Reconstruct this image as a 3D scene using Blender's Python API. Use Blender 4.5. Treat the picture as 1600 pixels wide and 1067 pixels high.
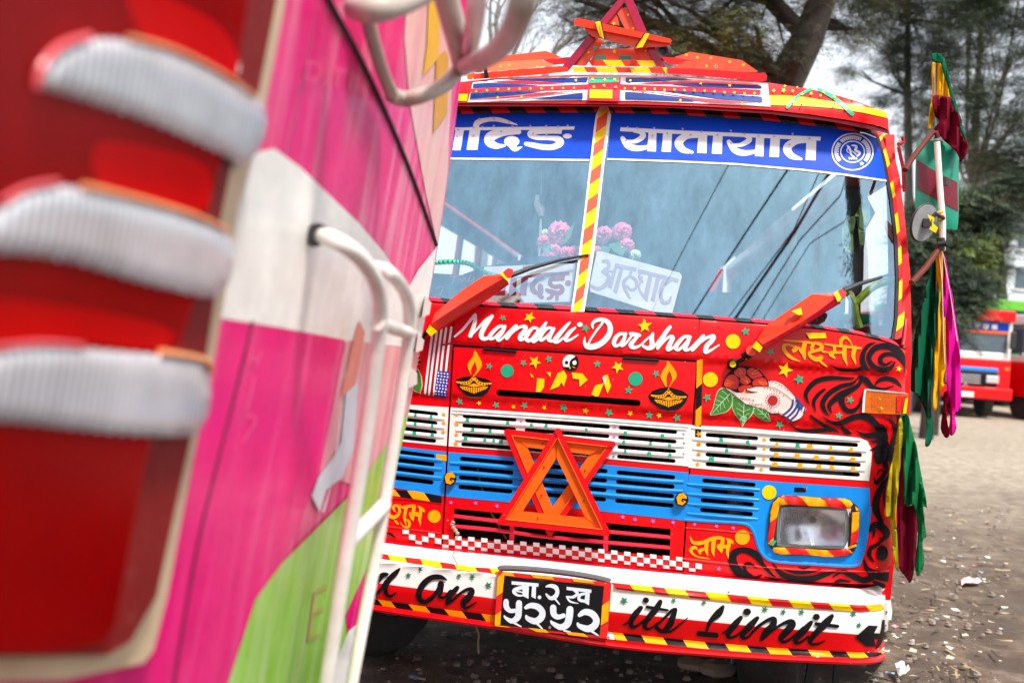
import bpy, bmesh, math, random
import numpy as np
from mathutils import Vector, Matrix
from mathutils.geometry import delaunay_2d_cdt
random.seed(7)
for o in list(bpy.data.objects): bpy.data.objects.remove(o)
SC = bpy.context.scene; COL = SC.collection
R = math.radians
# ------------------------------------------------------------------ camera
FPX = 1556.0; CAMH = 1.30; ROLL = R(4.0); PITCH = R(-0.5)
cr_ = Vector((math.cos(ROLL), 0, math.sin(ROLL)))
fw_ = Vector((0, math.cos(PITCH), math.sin(PITCH)))
cr_ = (cr_ - fw_*cr_.dot(fw_)).normalized(); up_ = cr_.cross(fw_).normalized()
CAM = Vector((0, 0, CAMH))
cd = bpy.data.cameras.new('camera'); cam = bpy.data.objects.new('camera', cd); COL.objects.link(cam)
M = Matrix((( cr_.x, up_.x, -fw_.x, 0), (cr_.y, up_.y, -fw_.y, 0), (cr_.z, up_.z, -fw_.z, 0), (0, 0, 0, 1)))
cam.matrix_world = Matrix.Translation(CAM) @ M
cd.sensor_width = 36; cd.lens = FPX/1600*36; cd.clip_start = 0.02; cd.clip_end = 2000
cd.dof.use_dof = True; cd.dof.focus_distance = 3.2; cd.dof.aperture_fstop = 2.9; cd.dof.aperture_blades = 0
SC.camera = cam
# ------------------------------------------------------------------ world and light
wd = bpy.data.worlds.new('World'); SC.world = wd; wd.use_nodes = True
nt = wd.node_tree; nt.nodes.clear()
sky = nt.nodes.new('ShaderNodeTexSky'); sky.sky_type = 'NISHITA'; sky.sun_disc = False
SUN_EL, SUN_AZ = R(58), R(148)     # azimuth from +Y clockwise: behind the camera, to its right
sky.sun_elevation = SUN_EL; sky.sun_rotation = SUN_AZ; sky.air_density = 1.2; sky.dust_density = 5.0; sky.ozone_density = 1.0
mx = nt.nodes.new('ShaderNodeMix'); mx.data_type = 'RGBA'; mx.inputs[0].default_value = 0.72
mx.inputs[7].default_value = (7.6, 7.9, 8.4, 1)
bg = nt.nodes.new('ShaderNodeBackground'); bg.inputs[1].default_value = 0.10
wo = nt.nodes.new('ShaderNodeOutputWorld')
nt.links.new(sky.outputs[0], mx.inputs[6]); nt.links.new(mx.outputs[2], bg.inputs[0]); nt.links.new(bg.outputs[0], wo.inputs[0])
sl = bpy.data.lights.new('sun', 'SUN'); sl.energy = 3.4; sl.angle = R(9); sl.color = (1.0, 0.95, 0.87)
so = bpy.data.objects.new('sun', sl); COL.objects.link(so)
sdir = Vector((math.sin(SUN_AZ)*math.cos(SUN_EL), math.cos(SUN_AZ)*math.cos(SUN_EL), math.sin(SUN_EL)))
so.rotation_euler = sdir.to_track_quat('Z', 'Y').to_euler(); so.location = sdir*20
vs = SC.view_settings; vs.view_transform = 'Standard'; vs.look = 'None'; vs.gamma = 1; vs.use_curve_mapping = False; vs.exposure = 0.90
SC.render.engine = 'CYCLES'
SC.cycles.max_bounces = 8; SC.cycles.transparent_max_bounces = 12

# ------------------------------------------------------------------ pixel geometry: photograph pixel -> ray
def ray(px, py):
    return (cr_*((px-800)/FPX) + up_*((533.5-py)/FPX) + fw_)
def W(px, py, d): return CAM + ray(px, py)*d          # a point at depth d
def G(px, py, z=0.0):
    r = ray(px, py); return CAM + r*((z-CAMH)/r.z)
def proj(p):
    q = p-CAM; z = q.dot(fw_); return (800+FPX*q.dot(cr_)/z, 533.5-FPX*q.dot(up_)/z)
# bus frame: u to the right, w backwards, z up
YAW = R(7); D0 = 3.25
o_ = W(889, 700, D0); BO = Vector((o_.x, o_.y, 0))
eu = Vector((math.cos(YAW), -math.sin(YAW), 0)); ew = Vector((math.sin(YAW), math.cos(YAW), 0))
def toB(p): q = p-BO; return Vector((q.dot(eu), q.dot(ew), q.z))
def fromB(q): return BO + eu*q[0] + ew*q[1] + Vector((0, 0, q[2]))
camB = toB(CAM)
def rayB(px, py): r = ray(px, py); return Vector((r.dot(eu), r.dot(ew), r.z))
def lin(x, xs, ys):
    if x <= xs[0]: return ys[0]
    if x >= xs[-1]: return ys[-1]
    for i in range(len(xs)-1):
        if x <= xs[i+1]: return ys[i] + (ys[i+1]-ys[i])*(x-xs[i])/(xs[i+1]-xs[i])
def zat(px, py, w=0.0):
    r = rayB(px, py); t = (w-camB.y)/r.y; return camB.z + r.z*t
ZC1 = zat(1250, 573); ZC2 = zat(1078, 647.5); ZW0 = zat(1000, 492); ZW1 = zat(1000, 176, .22)
LZ = [(0.30, .03), (0.50, .012), (0.62, 0.0), (ZC2-.005, 0.0), (ZC2+.004, -.007), (ZC1-.005, -.007), (ZC1+.004, -.014), (ZW0-.01, -.010),
      (ZW0+.02, 0.012), (ZW1, .215), (ZW1+.025, .17), (ZW1+.05, .165), (ZW1+.10, .20), (ZW1+.15, .27), (ZW1+.19, .36), (ZW1+.25, .60), (ZW1+.32, 1.2)]
LX = [a for a, b in LZ]; LY = [b for a, b in LZ]
def Lz(z): return lin(z, LX, LY)
CR = 0.13
sil = [(1362, 168), (1386, 195), (1402, 275), (1418, 420), (1421, 520), (1420, 620), (1412, 740), (1396, 860), (1388, 918)]
hs = []
for (x, y) in sil:
    w = .19
    for _ in range(4): w = .045+CR+Lz(zat(x, y, w))
    r = rayB(x, y); t = (w-camB.y)/r.y; hs.append((camB.z+r.z*t, camB.x+r.x*t))
hs.sort(); HX = [a for a, b in hs]; HY = [b for a, b in hs]
def hw(z): return lin(z, HX, HY)
def corner(u, h, rad):
    e = (abs(u)-(h-rad))/rad
    if e <= 0: return 0.0
    if e < 0.97: return rad*(1-math.sqrt(1-e*e))
    return rad*(1-math.sqrt(1-.97*.97)) + (e-.97)*rad*6
def w_body(u, z): return .04*u*u + Lz(z) + corner(u, hw(z), CR)
def w_glass(u, z): return .04*u*u + .022 + .015 + lin(z, [ZW0-.05, ZW1+.05], [0.0-.010, .235]) + corner(u, hw(z), .2)*.7
BZ0 = zat(1000, 1008, -.13); BZ1 = zat(1000, 999, -.13); BZ2 = zat(960, 919, -.13); BZ3 = zat(960, 909, -.12); BZ4 = zat(960, 891, 0)
def w_bump(u, z):
    p = lin(z, [BZ0-.02, BZ1, BZ1+.008, BZ1+.02, (BZ1+BZ2)/2, BZ2, BZ2+.01, BZ3, BZ4+.01], [-.145, -.15, -.135, -.138, -.15, -.145, -.15, -.125, -.03])
    return p + .06*u*u + corner(u, 1.06, .22)
def w_flat(c): return lambda u, z: c
KIND = {'body': w_body, 'glass': w_glass, 'bump': w_bump}
def S(px, py, off=0.0, kind='body'):
    f = KIND[kind] if isinstance(kind, str) else kind
    r = rayB(px, py)
    def g(t):
        return camB.y+r.y*t - f(camB.x+r.x*t, camB.z+r.z*t) + off
    a, b = 2.4/r.y, 5.2/r.y
    n = 24; pa = a; ga = g(a)
    for i in range(1, n+1):
        pb = a+(b-a)*i/n; gb = g(pb)
        if gb >= 0:
            for _ in range(26):
                m = (pa+pb)/2
                if g(m) >= 0: pb = m
                else: pa = m
            break
        pa = pb
    t = pb
    return Vector((camB.x+r.x*t, camB.y+r.y*t, camB.z+r.z*t))
def Z(crop, pts):
    x0, y0, s = crop
    return [(x0+p[0]/s, y0+p[1]/s) + tuple(q/s for q in p[2:3]) for p in pts]

# ------------------------------------------------------------------ materials
MATS = {}
def mat(name, col, rough=.35, dirt=.25, metal=0.0, coat=0.0, var=.12, scale=14, bump=0.0, sheen=0, dcol=(.16, .12, .085), spec=.5, trans=0.0, chips=0.0):
    if name in MATS: return MATS[name]
    m = bpy.data.materials.new(name); m.use_nodes = True; n = m.node_tree; b = n.nodes['Principled BSDF']
    tc = n.nodes.new('ShaderNodeTexCoord')
    n1 = n.nodes.new('ShaderNodeTexNoise'); n1.inputs['Scale'].default_value = scale; n1.inputs['Detail'].default_value = 6; n1.inputs['Roughness'].default_value = .65
    n.links.new(tc.outputs['Object'], n1.inputs['Vector'])
    hv = n.nodes.new('ShaderNodeHueSaturation'); hv.inputs['Color'].default_value = (*col, 1)
    mr = n.nodes.new('ShaderNodeMapRange'); mr.inputs[1].default_value = .3; mr.inputs[2].default_value = .7; mr.inputs[3].default_value = 1-var; mr.inputs[4].default_value = 1+var
    n.links.new(n1.outputs[0], mr.inputs[0]); n.links.new(mr.outputs[0], hv.inputs['Value'])
    n2 = n.nodes.new('ShaderNodeTexNoise'); n2.inputs['Scale'].default_value = scale*5.3; n2.inputs['Detail'].default_value = 8; n2.inputs['Roughness'].default_value = .75
    n.links.new(tc.outputs['Object'], n2.inputs['Vector'])
    r2 = n.nodes.new('ShaderNodeMapRange'); r2.inputs[1].default_value = .56; r2.inputs[2].default_value = .74; r2.inputs[3].default_value = 0; r2.inputs[4].default_value = dirt
    n.links.new(n2.outputs[0], r2.inputs[0])
    mi = n.nodes.new('ShaderNodeMix'); mi.data_type = 'RGBA'
    n.links.new(r2.outputs[0], mi.inputs[0]); n.links.new(hv.outputs[0], mi.inputs[6]); mi.inputs[7].default_value = (*dcol, 1)
    last = mi.outputs[2]
    if chips > 0:
        n3 = n.nodes.new('ShaderNodeTexNoise'); n3.inputs['Scale'].default_value = 95; n3.inputs['Detail'].default_value = 2
        n.links.new(tc.outputs['Object'], n3.inputs['Vector'])
        r3 = n.nodes.new('ShaderNodeMapRange'); r3.inputs[1].default_value = .775; r3.inputs[2].default_value = .79; r3.inputs[4].default_value = chips
        n.links.new(n3.outputs[0], r3.inputs[0])
        m3 = n.nodes.new('ShaderNodeMix'); m3.data_type = 'RGBA'; m3.inputs[7].default_value = (.75, .68, .62, 1)
        n.links.new(r3.outputs[0], m3.inputs[0]); n.links.new(last, m3.inputs[6]); last = m3.outputs[2]
    n.links.new(last, b.inputs['Base Color'])
    rr = n.nodes.new('ShaderNodeMapRange'); rr.inputs[1].default_value = .3; rr.inputs[2].default_value = .75; rr.inputs[3].default_value = rough*.8; rr.inputs[4].default_value = min(1, rough*1.5)
    n.links.new(n2.outputs[0], rr.inputs[0]); n.links.new(rr.outputs[0], b.inputs['Roughness'])
    b.inputs['Metallic'].default_value = metal; b.inputs['Coat Weight'].default_value = coat; b.inputs['Coat Roughness'].default_value = .12
    b.inputs['Specular IOR Level'].default_value = spec; b.inputs['Transmission Weight'].default_value = trans
    if sheen: b.inputs['Sheen Weight'].default_value = sheen
    if bump > 0:
        bp = n.nodes.new('ShaderNodeBump'); bp.inputs['Strength'].default_value = bump; bp.inputs['Distance'].default_value = .004
        n.links.new(n1.outputs[0], bp.inputs['Height']); n.links.new(bp.outputs[0], b.inputs['Normal'])
    MATS[name] = m; return m
RED = mat('red paint', (.68, .001, .004), .3, .08, coat=.22, var=.05, scale=5, bump=.2, chips=.9, spec=.25)
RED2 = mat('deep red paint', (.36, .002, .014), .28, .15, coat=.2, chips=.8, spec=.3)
PINKRED = mat('faded red paint', (.74, .012, .04), .35, .12, coat=.1, spec=.25, chips=.6)
WHITE = mat('white paint', (.80, .78, .74), .3, .14, coat=.3, var=.05, chips=.3)
BLUE = mat('blue paint', (.004, .24, .74), .3, .10, coat=.2, spec=.3, chips=.7)
NAVY = mat('navy paint', (.004, .035, .22), .4, .1, spec=.2)
BANNER = mat('banner blue vinyl', (.002, .06, .60), .35, .04, spec=.2)
BLACK = mat('black vinyl', (.005, .004, .006), .4, .08, dcol=(.12, .11, .11), spec=.2)
BLACKT = mat('black tape', (.012, .014, .018), .28, .1, bump=.8, scale=30)
YEL = mat('yellow vinyl', (.88, .56, .001), .4, .05, chips=.4, spec=.2)
ORY = mat('amber vinyl', (.86, .33, .001), .4, .05, chips=.3, spec=.2)
GRN = mat('green vinyl', (.004, .36, .19), .35, .1)
DGRN = mat('dark green vinyl', (.002, .17, .09), .4, .1)
PUR = mat('violet vinyl', (.42, .14, .62), .4, .1)
TAPER = mat('red tape', (.66, .006, .004), .38, .12, bump=.4, scale=30)
ORED = mat('orange red plastic', (.80, .035, .006), .35, .10, coat=.1, bump=.3, chips=.4, spec=.25)
ORANGE = mat('orange plastic', (.88, .12, .004), .45, .10, chips=.5, spec=.25)
SALMON = mat('salmon plastic', (.82, .085, .04), .4, .15, chips=.4, spec=.25)
CRIM = mat('crimson reflector', (.34, .001, .04), .3, .15, coat=.2, spec=.3)
LRED = mat('red reflector', (.66, .001, .006), .28, .10, coat=.2, chips=.6, spec=.3)
RUB = mat('black rubber', (.016, .016, .018), .5, .25)
DARK = mat('dark cavity', (.012, .008, .009), .7, .2)
LETW = mat('white vinyl', (.82, .80, .80), .4, .12, var=.05)
PLATEW = mat('silver paint', (.60, .66, .72), .45, .2)
CREAM = mat('cream paint', (.80, .68, .52), .4, .1)
STEEL = mat('bare steel', (.42, .42, .43), .4, .3, metal=.7)
RUST = mat('rusty brown steel', (.11, .022, .014), .5, .4, spec=.2)
MAROON = mat('maroon cloth', (.15, .001, .016), .85, .15, spec=.1, sheen=0)
CGRN = mat('green cloth', (.002, .085, .04), .85, .15, spec=.1, sheen=0)
CYEL = mat('yellow cloth', (.68, .36, .004), .85, .1, spec=.1, sheen=0)
COLV = mat('olive yellow cloth', (.34, .26, .008), .85, .2, spec=.1, sheen=0)
CMAG = mat('magenta cloth', (.52, .001, .24), .85, .05, spec=.1, sheen=0)
BOARDW = mat('worn white board', (.66, .62, .58), .5, .55, var=.12, scale=22)
BMAR = mat('maroon board paint', (.26, .002, .03), .4, .1)
BMAV = mat('mauve board paint', (.36, .24, .33), .4, .2)

# ------------------------------------------------------------------ objects
def link(name, me, parent=None, loc=None):
    o = bpy.data.objects.new(name, me); COL.objects.link(o)
    if parent: o.parent = parent
    if loc is not None: o.location = loc
    return o
def tag(o, label=None, cat=None, group=None, kind=None):
    if label: o['label'] = label
    if cat: o['category'] = cat
    if group: o['group'] = group
    if kind: o['kind'] = kind
    return o
def empty(name, loc=(0, 0, 0), rz=0, **k):
    o = link(name, None); o.location = loc; o.rotation_euler = (0, 0, rz); o.empty_display_size = .2
    return tag(o, **k)
def mesh(name, vs, fs, mats, parent=None, mi=None, smooth=False, angle=35, loc=None):
    me = bpy.data.meshes.new(name); me.from_pydata([tuple(v) for v in vs], [], fs)
    if not isinstance(mats, (list, tuple)): mats = [mats]
    for m in mats: me.materials.append(m)
    if mi is not None: me.polygons.foreach_set('material_index', mi)
    me.validate(); me.update()
    if smooth:
        me.shade_smooth(); me.set_sharp_from_angle(angle=R(angle))
    return link(name, me, parent, loc)
class MB:
    """mesh collector"""
    def __init__(s): s.v = []; s.f = []; s.m = []
    def add(s, vs, fs, m=0):
        n = len(s.v); s.v += [Vector(v) for v in vs]; s.f += [tuple(i+n for i in f) for f in fs]; s.m += [m]*len(fs)
    def box(s, c, d, m=0, rot=None):
        c = Vector(c); vs = []
        for x in (-1, 1):
            for y in (-1, 1):
                for z in (-1, 1):
                    p = Vector((x*d[0]/2, y*d[1]/2, z*d[2]/2))
                    if rot is not None: p = rot @ p
                    vs.append(c+p)
        s.add(vs, [(0, 1, 3, 2), (4, 6, 7, 5), (0, 4, 5, 1), (2, 3, 7, 6), (0, 2, 6, 4), (1, 5, 7, 3)], m)
    def tube(s, pts, r, seg=8, m=0, cap=True):
        pts = [Vector(p) for p in pts]; n = len(pts); rs = r if isinstance(r, (list, tuple)) else [r]*n
        vs = []; prev = None
        for i, p in enumerate(pts):
            t = (pts[min(i+1, n-1)]-pts[max(i-1, 0)]).normalized()
            if prev is None:
                a = t.orthogonal().normalized()
            else:
                a = (prev - t*prev.dot(t)).normalized()
            prev = a; b = t.cross(a)
            for k in range(seg):
                th = 2*math.pi*k/seg; vs.append(p + (a*math.cos(th)+b*math.sin(th))*rs[i])
        fs = []
        for i in range(n-1):
            for k in range(seg):
                fs.append((i*seg+k, i*seg+(k+1) % seg, (i+1)*seg+(k+1) % seg, (i+1)*seg+k))
        if cap: fs.append(tuple(range(seg))[::-1]); fs.append(tuple((n-1)*seg+k for k in range(seg)))
        s.add(vs, fs, m)
    def ring(s, c, ax, R0, r, seg=28, sub=8, m=0, sq=1.0):
        c = Vector(c); ax = Vector(ax).normalized(); a = ax.orthogonal().normalized(); b = ax.cross(a); vs = []; fs = []
        for i in range(seg):
            th = 2*math.pi*i/seg; d = a*math.cos(th)+b*math.sin(th)
            for k in range(sub):
                ph = 2*math.pi*k/sub; vs.append(c + d*(R0+r*math.cos(ph)) + ax*r*sq*math.sin(ph))
        for i in range(seg):
            for k in range(sub):
                fs.append((i*sub+k, ((i+1) % seg)*sub+k, ((i+1) % seg)*sub+(k+1) % sub, i*sub+(k+1) % sub))
        s.add(vs, fs, m)
    def build(s, name, mats, parent=None, smooth=False, angle=35, loc=None):
        return mesh(name, s.v, s.f, mats, parent, s.m, smooth, angle, loc)
def smoothpts(pts, k=6, closed=False):
    """Catmull-Rom through tuples of any length"""
    n = len(pts); out = []
    P = lambda i: np.array(pts[i % n] if closed else pts[max(0, min(n-1, i))], float)
    for i in range(n if closed else n-1):
        p0, p1, p2, p3 = P(i-1), P(i), P(i+1), P(i+2)
        for j in range(k):
            t = j/k
            out.append(tuple(.5*((2*p1)+(-p0+p2)*t+(2*p0-5*p1+4*p2-p3)*t*t+(-p0+3*p1-3*p2+p3)*t**3)))
    if not closed: out.append(tuple(pts[-1]))
    return out
def inpoly(x, y, poly):
    """vectorised even-odd test"""
    c = np.zeros(x.shape, bool); n = len(poly); j = n-1
    for i in range(n):
        xi, yi = poly[i]; xj, yj = poly[j]
        if yi != yj:
            c ^= ((yi > y) != (yj > y)) & (x < (xj-xi)*(y-yi)/(yj-yi)+xi)
        j = i
    return c
def dens(loop, step):
    out = []
    for i in range(len(loop)):
        a = loop[i]; b = loop[(i+1) % len(loop)]; L = math.hypot(b[0]-a[0], b[1]-a[1]); k = max(1, int(L/step+.5))
        for j in range(k): out.append((a[0]+(b[0]-a[0])*j/k, a[1]+(b[1]-a[1])*j/k))
    return out
def tri2d(loops, holes=(), step=10, extra=()):
    loops = [dens(l, step) for l in loops]; holes = [dens(l, step) for l in holes]
    pts = []; ed = []
    for l in loops+holes:
        n = len(pts); pts += l; ed += [(n+i, n+(i+1) % len(l)) for i in range(len(l))]
    A = np.array(pts); lo = A.min(0); hi = A.max(0)
    gx, gy = np.meshgrid(np.arange(lo[0]+step*.5, hi[0], step), np.arange(lo[1]+step*.5, hi[1], step)); gx = gx.ravel(); gy = gy.ravel()
    if len(gx):
        ins = np.zeros(gx.shape, bool)
        for l in loops: ins |= inpoly(gx, gy, l)
        for l in holes: ins &= ~inpoly(gx, gy, l)
        g = np.stack([gx[ins], gy[ins]], 1)
        if len(g):
            keep = np.ones(len(g), bool)
            for q in range(0, len(A), 400):
                d = np.min(np.hypot(g[:, None, 0]-A[None, q:q+400, 0], g[:, None, 1]-A[None, q:q+400, 1]), axis=1); keep &= d > step*.35
            pts += [tuple(p) for p in g[keep]]
    for e in extra:
        ee = [p for p in e if any(inpoly(np.array([p[0]]), np.array([p[1]]), l)[0] for l in loops) and not any(inpoly(np.array([p[0]]), np.array([p[1]]), l)[0] for l in holes)]
        pts += ee
    vs, es, fs, ov, oe, of = delaunay_2d_cdt([Vector(p) for p in pts], ed, [], 0, 1e-4, True)
    V = np.array([(v.x, v.y) for v in vs]); F = np.array([f for f in fs]); C = V[F].mean(1)
    ins = np.zeros(len(F), bool)
    for l in loops: ins |= inpoly(C[:, 0], C[:, 1], l)
    for l in holes: ins &= ~inpoly(C[:, 0], C[:, 1], l)
    return V, F[ins], loops, holes
def decal(name, loops, m, parent, off=.0015, kind='body', holes=(), step=10, smooth=True, fn=None, rim=0.0, extra=(), label=None, offfn=None, angle=35):
    """a sheet lying on the bus surface (or on fn) inside the given outlines; rim > 0 adds an edge of that depth"""
    V, F, L, H = tri2d(loops, holes, step, extra)
    f = fn or (lambda x, y, o: S(x, y, o, kind))
    used = np.unique(F); idx = {int(u): i for i, u in enumerate(used)}
    vs = [f(V[u][0], V[u][1], off+(offfn(V[u][0], V[u][1]) if offfn else 0)) for u in used]
    fs = []
    for t in F:
        a, b, c = [idx[int(i)] for i in t]; fs.append((a, c, b))     # pixel y runs down: flip
    if rim > 0:
        for loop in L+H:
            n = len(vs); k = len(loop)
            for p in loop: vs.append(f(p[0], p[1], off+(offfn(p[0], p[1]) if offfn else 0)))
            for p in loop: vs.append(f(p[0], p[1], off-rim))
            for i in range(k): fs.append((n+i, n+(i+1) % k, n+k+(i+1) % k, n+k+i))
    o = mesh(name, vs, fs, m, parent, smooth=smooth, angle=angle)
    if label: o['label'] = label
    return o
def stroke_faces(pts, k=5):
    """quads of one brush stroke in pixel space; pts = (x, y, width)"""
    p = smoothpts(pts, k) if len(pts) > 2 else [tuple(pts[0])]+[tuple(np.array(pts[0])+(np.array(pts[1])-np.array(pts[0]))*.5)]+[tuple(pts[1])]
    n = len(p); L = []; Rr = []
    for i in range(n):
        a = p[max(i-1, 0)]; b = p[min(i+1, n-1)]; dx, dy = b[0]-a[0], b[1]-a[1]; l = math.hypot(dx, dy) or 1
        h = max(p[i][2], .3)/2; nx, ny = -dy/l*h, dx/l*h; L.append((p[i][0]+nx, p[i][1]+ny)); Rr.append((p[i][0]-nx, p[i][1]-ny))
    F = [[L[i], L[i+1], Rr[i+1], Rr[i]] for i in range(n-1)]
    for i in range(0, n, 2 if n > 8 else 1):
        h = max(p[i][2], .3)/2*.985
        F.append([(p[i][0]+h*math.cos(2*math.pi*j/8+.2), p[i][1]+h*math.sin(2*math.pi*j/8+.2)) for j in range(8)])
    return F
def union(name, faces, m, parent, off=.003, kind='body', fn=None, label=None):
    """overlapping outlines merged into one sheet"""
    pts = []; ed = []; qs = []
    for q in faces:
        A = sum(q[i][0]*q[(i+1) % len(q)][1]-q[(i+1) % len(q)][0]*q[i][1] for i in range(len(q)))
        if abs(A) < 1e-3: continue
        n = len(pts); pts += [Vector((p[0], p[1])) for p in q]; ed += [(n+i, n+(i+1) % len(q)) for i in range(len(q))]; qs.append(q)
    vs, es, fs, ov, oe, of = delaunay_2d_cdt(pts, ed, [], 0, 1e-3, True)
    V = np.array([(v.x, v.y) for v in vs]); F = np.array([tuple(t) for t in fs]); C = V[F].mean(1); ins = np.zeros(len(F), bool)
    for q in qs: ins |= inpoly(C[:, 0], C[:, 1], q)
    f = fn or (lambda x, y, o: S(x, y, o, kind))
    keep = [tuple(int(i) for i in t) for t in F[ins]]
    used = sorted({i for t in keep for i in t}); ix = {u: i for i, u in enumerate(used)}
    o = mesh(name, [f(vs[u].x, vs[u].y, off) for u in used], [tuple(ix[i] for i in t[::-1]) for t in keep], m, parent)
    if label: o['label'] = label
    return o
def brush(name, strokes, m, parent, crop=(0, 0, 1), polys=(), off=.003, kind='body', fn=None, label=None, discs=()):
    F = []
    for s in strokes: F += stroke_faces(Z(crop, s))
    for q in polys: F.append([p[:2] for p in Z(crop, q)])
    for d in discs:
        x, y, rx = d[:3]; ry = d[3] if len(d) > 3 else rx
        F.append([p[:2] for p in Z(crop, [(x+rx*math.cos(2*math.pi*j/18), y+ry*math.sin(2*math.pi*j/18)) for j in range(18)])])
    return union(name, F, m, parent, off, kind, fn, label)
def disc(cx, cy, r, ry=None, n=24): return [(cx+r*math.cos(2*math.pi*i/n), cy+(ry or r)*math.sin(2*math.pi*i/n)) for i in range(n)]
def starpts(cx, cy, r, rot=None, wob=.22, inner=.42):
    rot = random.uniform(0, 6.28) if rot is None else rot; out = []
    for i in range(10):
        rr = (r if i % 2 == 0 else r*inner)*random.uniform(1-wob, 1+wob*.5); a = rot+math.pi*i/5-math.pi/2
        out.append((cx+rr*math.cos(a), cy+rr*math.sin(a)))
    return out
def slot(xa, ya, xb, yb, h, n=5):
    a = math.atan2(yb-ya, xb-xa); out = []
    for i in range(n+1):
        t = a+math.pi/2+math.pi*i/n; out.append((xa+h+h*math.cos(t), ya+h*math.sin(t)))
    for i in range(n+1):
        t = a-math.pi/2+math.pi*i/n; out.append((xb-h+h*math.cos(t), yb+h*math.sin(t)))
    return out
def tape(name, top, bot, xs, slant, m2, parent, off=.003, kind='body', fn=None, step=7, label=None, m3=None, bulge=0.0):
    """striped tape between two pixel polylines; xs = stripe borders on the top line, slant = shift at the bottom"""
    f = fn or (lambda x, y, o: S(x, y, o, kind))
    tx, ty = zip(*top); bx, by = zip(*bot); vs = []; fs = []; mi = []
    for i in range(len(xs)-1):
        a, b = xs[i], xs[i+1]; k = max(1, int((b-a)/step)); n = len(vs)
        for j in range(k+1):
            x = a+(b-a)*j/k
            xt = min(max(x, tx[0]), tx[-1]); xb = min(max(x+slant, bx[0]), bx[-1])
            yt = lin(xt, tx, ty); yb = lin(xb, bx, by)
            for t in (0, .33, .67, 1):
                vs.append(f(xt+(xb-xt)*t, yt+(yb-yt)*t, off+(bulge if t in (.33, .67) else 0)))
        for j in range(k):
            for r in range(3):
                q = n+j*4+r; fs.append((q, q+1, q+5, q+4)); mi.append(i % len(m2))
    o = mesh(name, vs, fs, list(m2), parent, mi, smooth=True)
    if label: o['label'] = label
    return o
def solid(name, outline, m, parent, off, depth, kind, step=12, fn=None, bevel=0, holes=(), label=None):
    """a plate of real thickness standing off the surface"""
    return decal(name, [outline], m, parent, off, kind, holes=holes, step=step, fn=fn, rim=depth, label=label)
# ================================================================== THE RED BUS
bus = empty('bus', BO, -YAW, label='red bus front painted with swirls, stars and lettering, grille white over blue', cat='bus')
C1 = (700, 160, 5); C2 = (960, 180, 3.636); C3 = (700, 480, 6.667); C4 = (900, 480, 6.667); C5 = (1200, 510, 6.667); C6 = (1080, 560, 7.62)
C7 = (1220, 520, 5.333); C8 = (580, 680, 4.64); C9 = (1060, 800, 4.706); C10 = (570, 850, 7.273); C11 = (960, 890, 6.667); C12 = (1180, 900, 6.667)
C13 = (760, 870, 7.619); C14 = (1300, 660, 4.1); K7 = (600, 480, 4.447); K8 = (880, 480, 4.447); K1 = (1080, 500, 4.103); K3 = (740, 640, 3.953); K4 = (1060, 720, 4.21)
CT = (730, 60, 5.926); CT2 = (860, 0, 4.444); CT3 = (1180, 110, 4.85); CM = (1180, 300, 4.446)
def zz(c, pts): return [p[:2] for p in Z(c, pts)]
def const_z(z, u0=-.9, u1=1.06, n=70, d=.0):
    out = []
    for i in range(n):
        u = u0+(u1-u0)*i/(n-1)
        for dz in (-.006, .005): out.append(proj(fromB((u, w_body(u, z+dz), z+dz))))
    return out
creases = [const_z(ZC1), const_z(ZC2)]
# ---- seam lines (pixel x of the two vertical gaps at a given y)
gl = lambda y: lin(y, [480, 539, 862], [711, 708, 690.5])
gr = lambda y: lin(y, [480, 562, 893], [1093, 1090, 1066.5])
yw_low = [(540, 462), (620, 468), (705, 476), (760, 480), (900, 487.5), (1000, 493.5), (1090, 499), (1200, 508), (1280, 515), (1340, 524), (1385, 535), (1412, 546), (1422, 552)]   # lower edge of the windscreen rubber
hatch_top = [(560, 529), (640, 534), (708, 539.5), (800, 546), (880, 551), (1000, 559), (1090, 564.5)]
bottom_l = [(560, 840), (600, 847), (650, 855), (690.5, 861)]
bottom_c = [(691.5, 862), (800, 872), (950, 884), (1066, 892)]
bottom_r = [(1067, 893), (1150, 900), (1250, 908), (1340, 912), (1380, 914.5), (1388, 914)]
yt = lambda x: lin(x, [p[0] for p in yw_low], [p[1] for p in yw_low])
# ---- grille slots
S_W = []; S_B = []; S_L = []; S_R = []
row = lambda x: lin(x, [723, 803, 821, 950, 970, 1058], [649.6, 655.4, 656.6, 666.6, 668.0, 675.0])
for k in range(4):
    for (a, b) in ((723, 807), (820.5, 953), (966.5, 1058)):
        o = -k*.8
        S_W.append(slot(a+o, row(a+3)+14.7*k+(.35*k if a > 900 else 0), b+o, row(b-3)+14.7*k+(.35*k if a > 900 else 0), 3.1))
rowb = lambda x: lin(x, [718, 803, 818, 949, 964, 1054], [716, 723.6, 725, 736, 737.6, 745.5])
for k in range(4):
    for (a, b) in ((718.5, 803), (817.5, 949.5), (963.5, 1055)):
        S_B.append(slot(a-k*.8, rowb(a+3)+14.7*k, b-k*.8, rowb(b-3)+14.7*k, 3.3))
for k in range(4):
    S_L.append(slot(560, [633, 647, 661, 676][k], [684.5, 683.5, 683, 681.5][k], [646.8, 661, 675.4, 688.6][k], 3.1))
    S_L.append(slot(560, [698, 711.5, 724.5, 739][k], [679.5, 679, 678.5, 677.5][k], [712.6, 725.4, 739.2, 753.4][k], 3.3))
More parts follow.
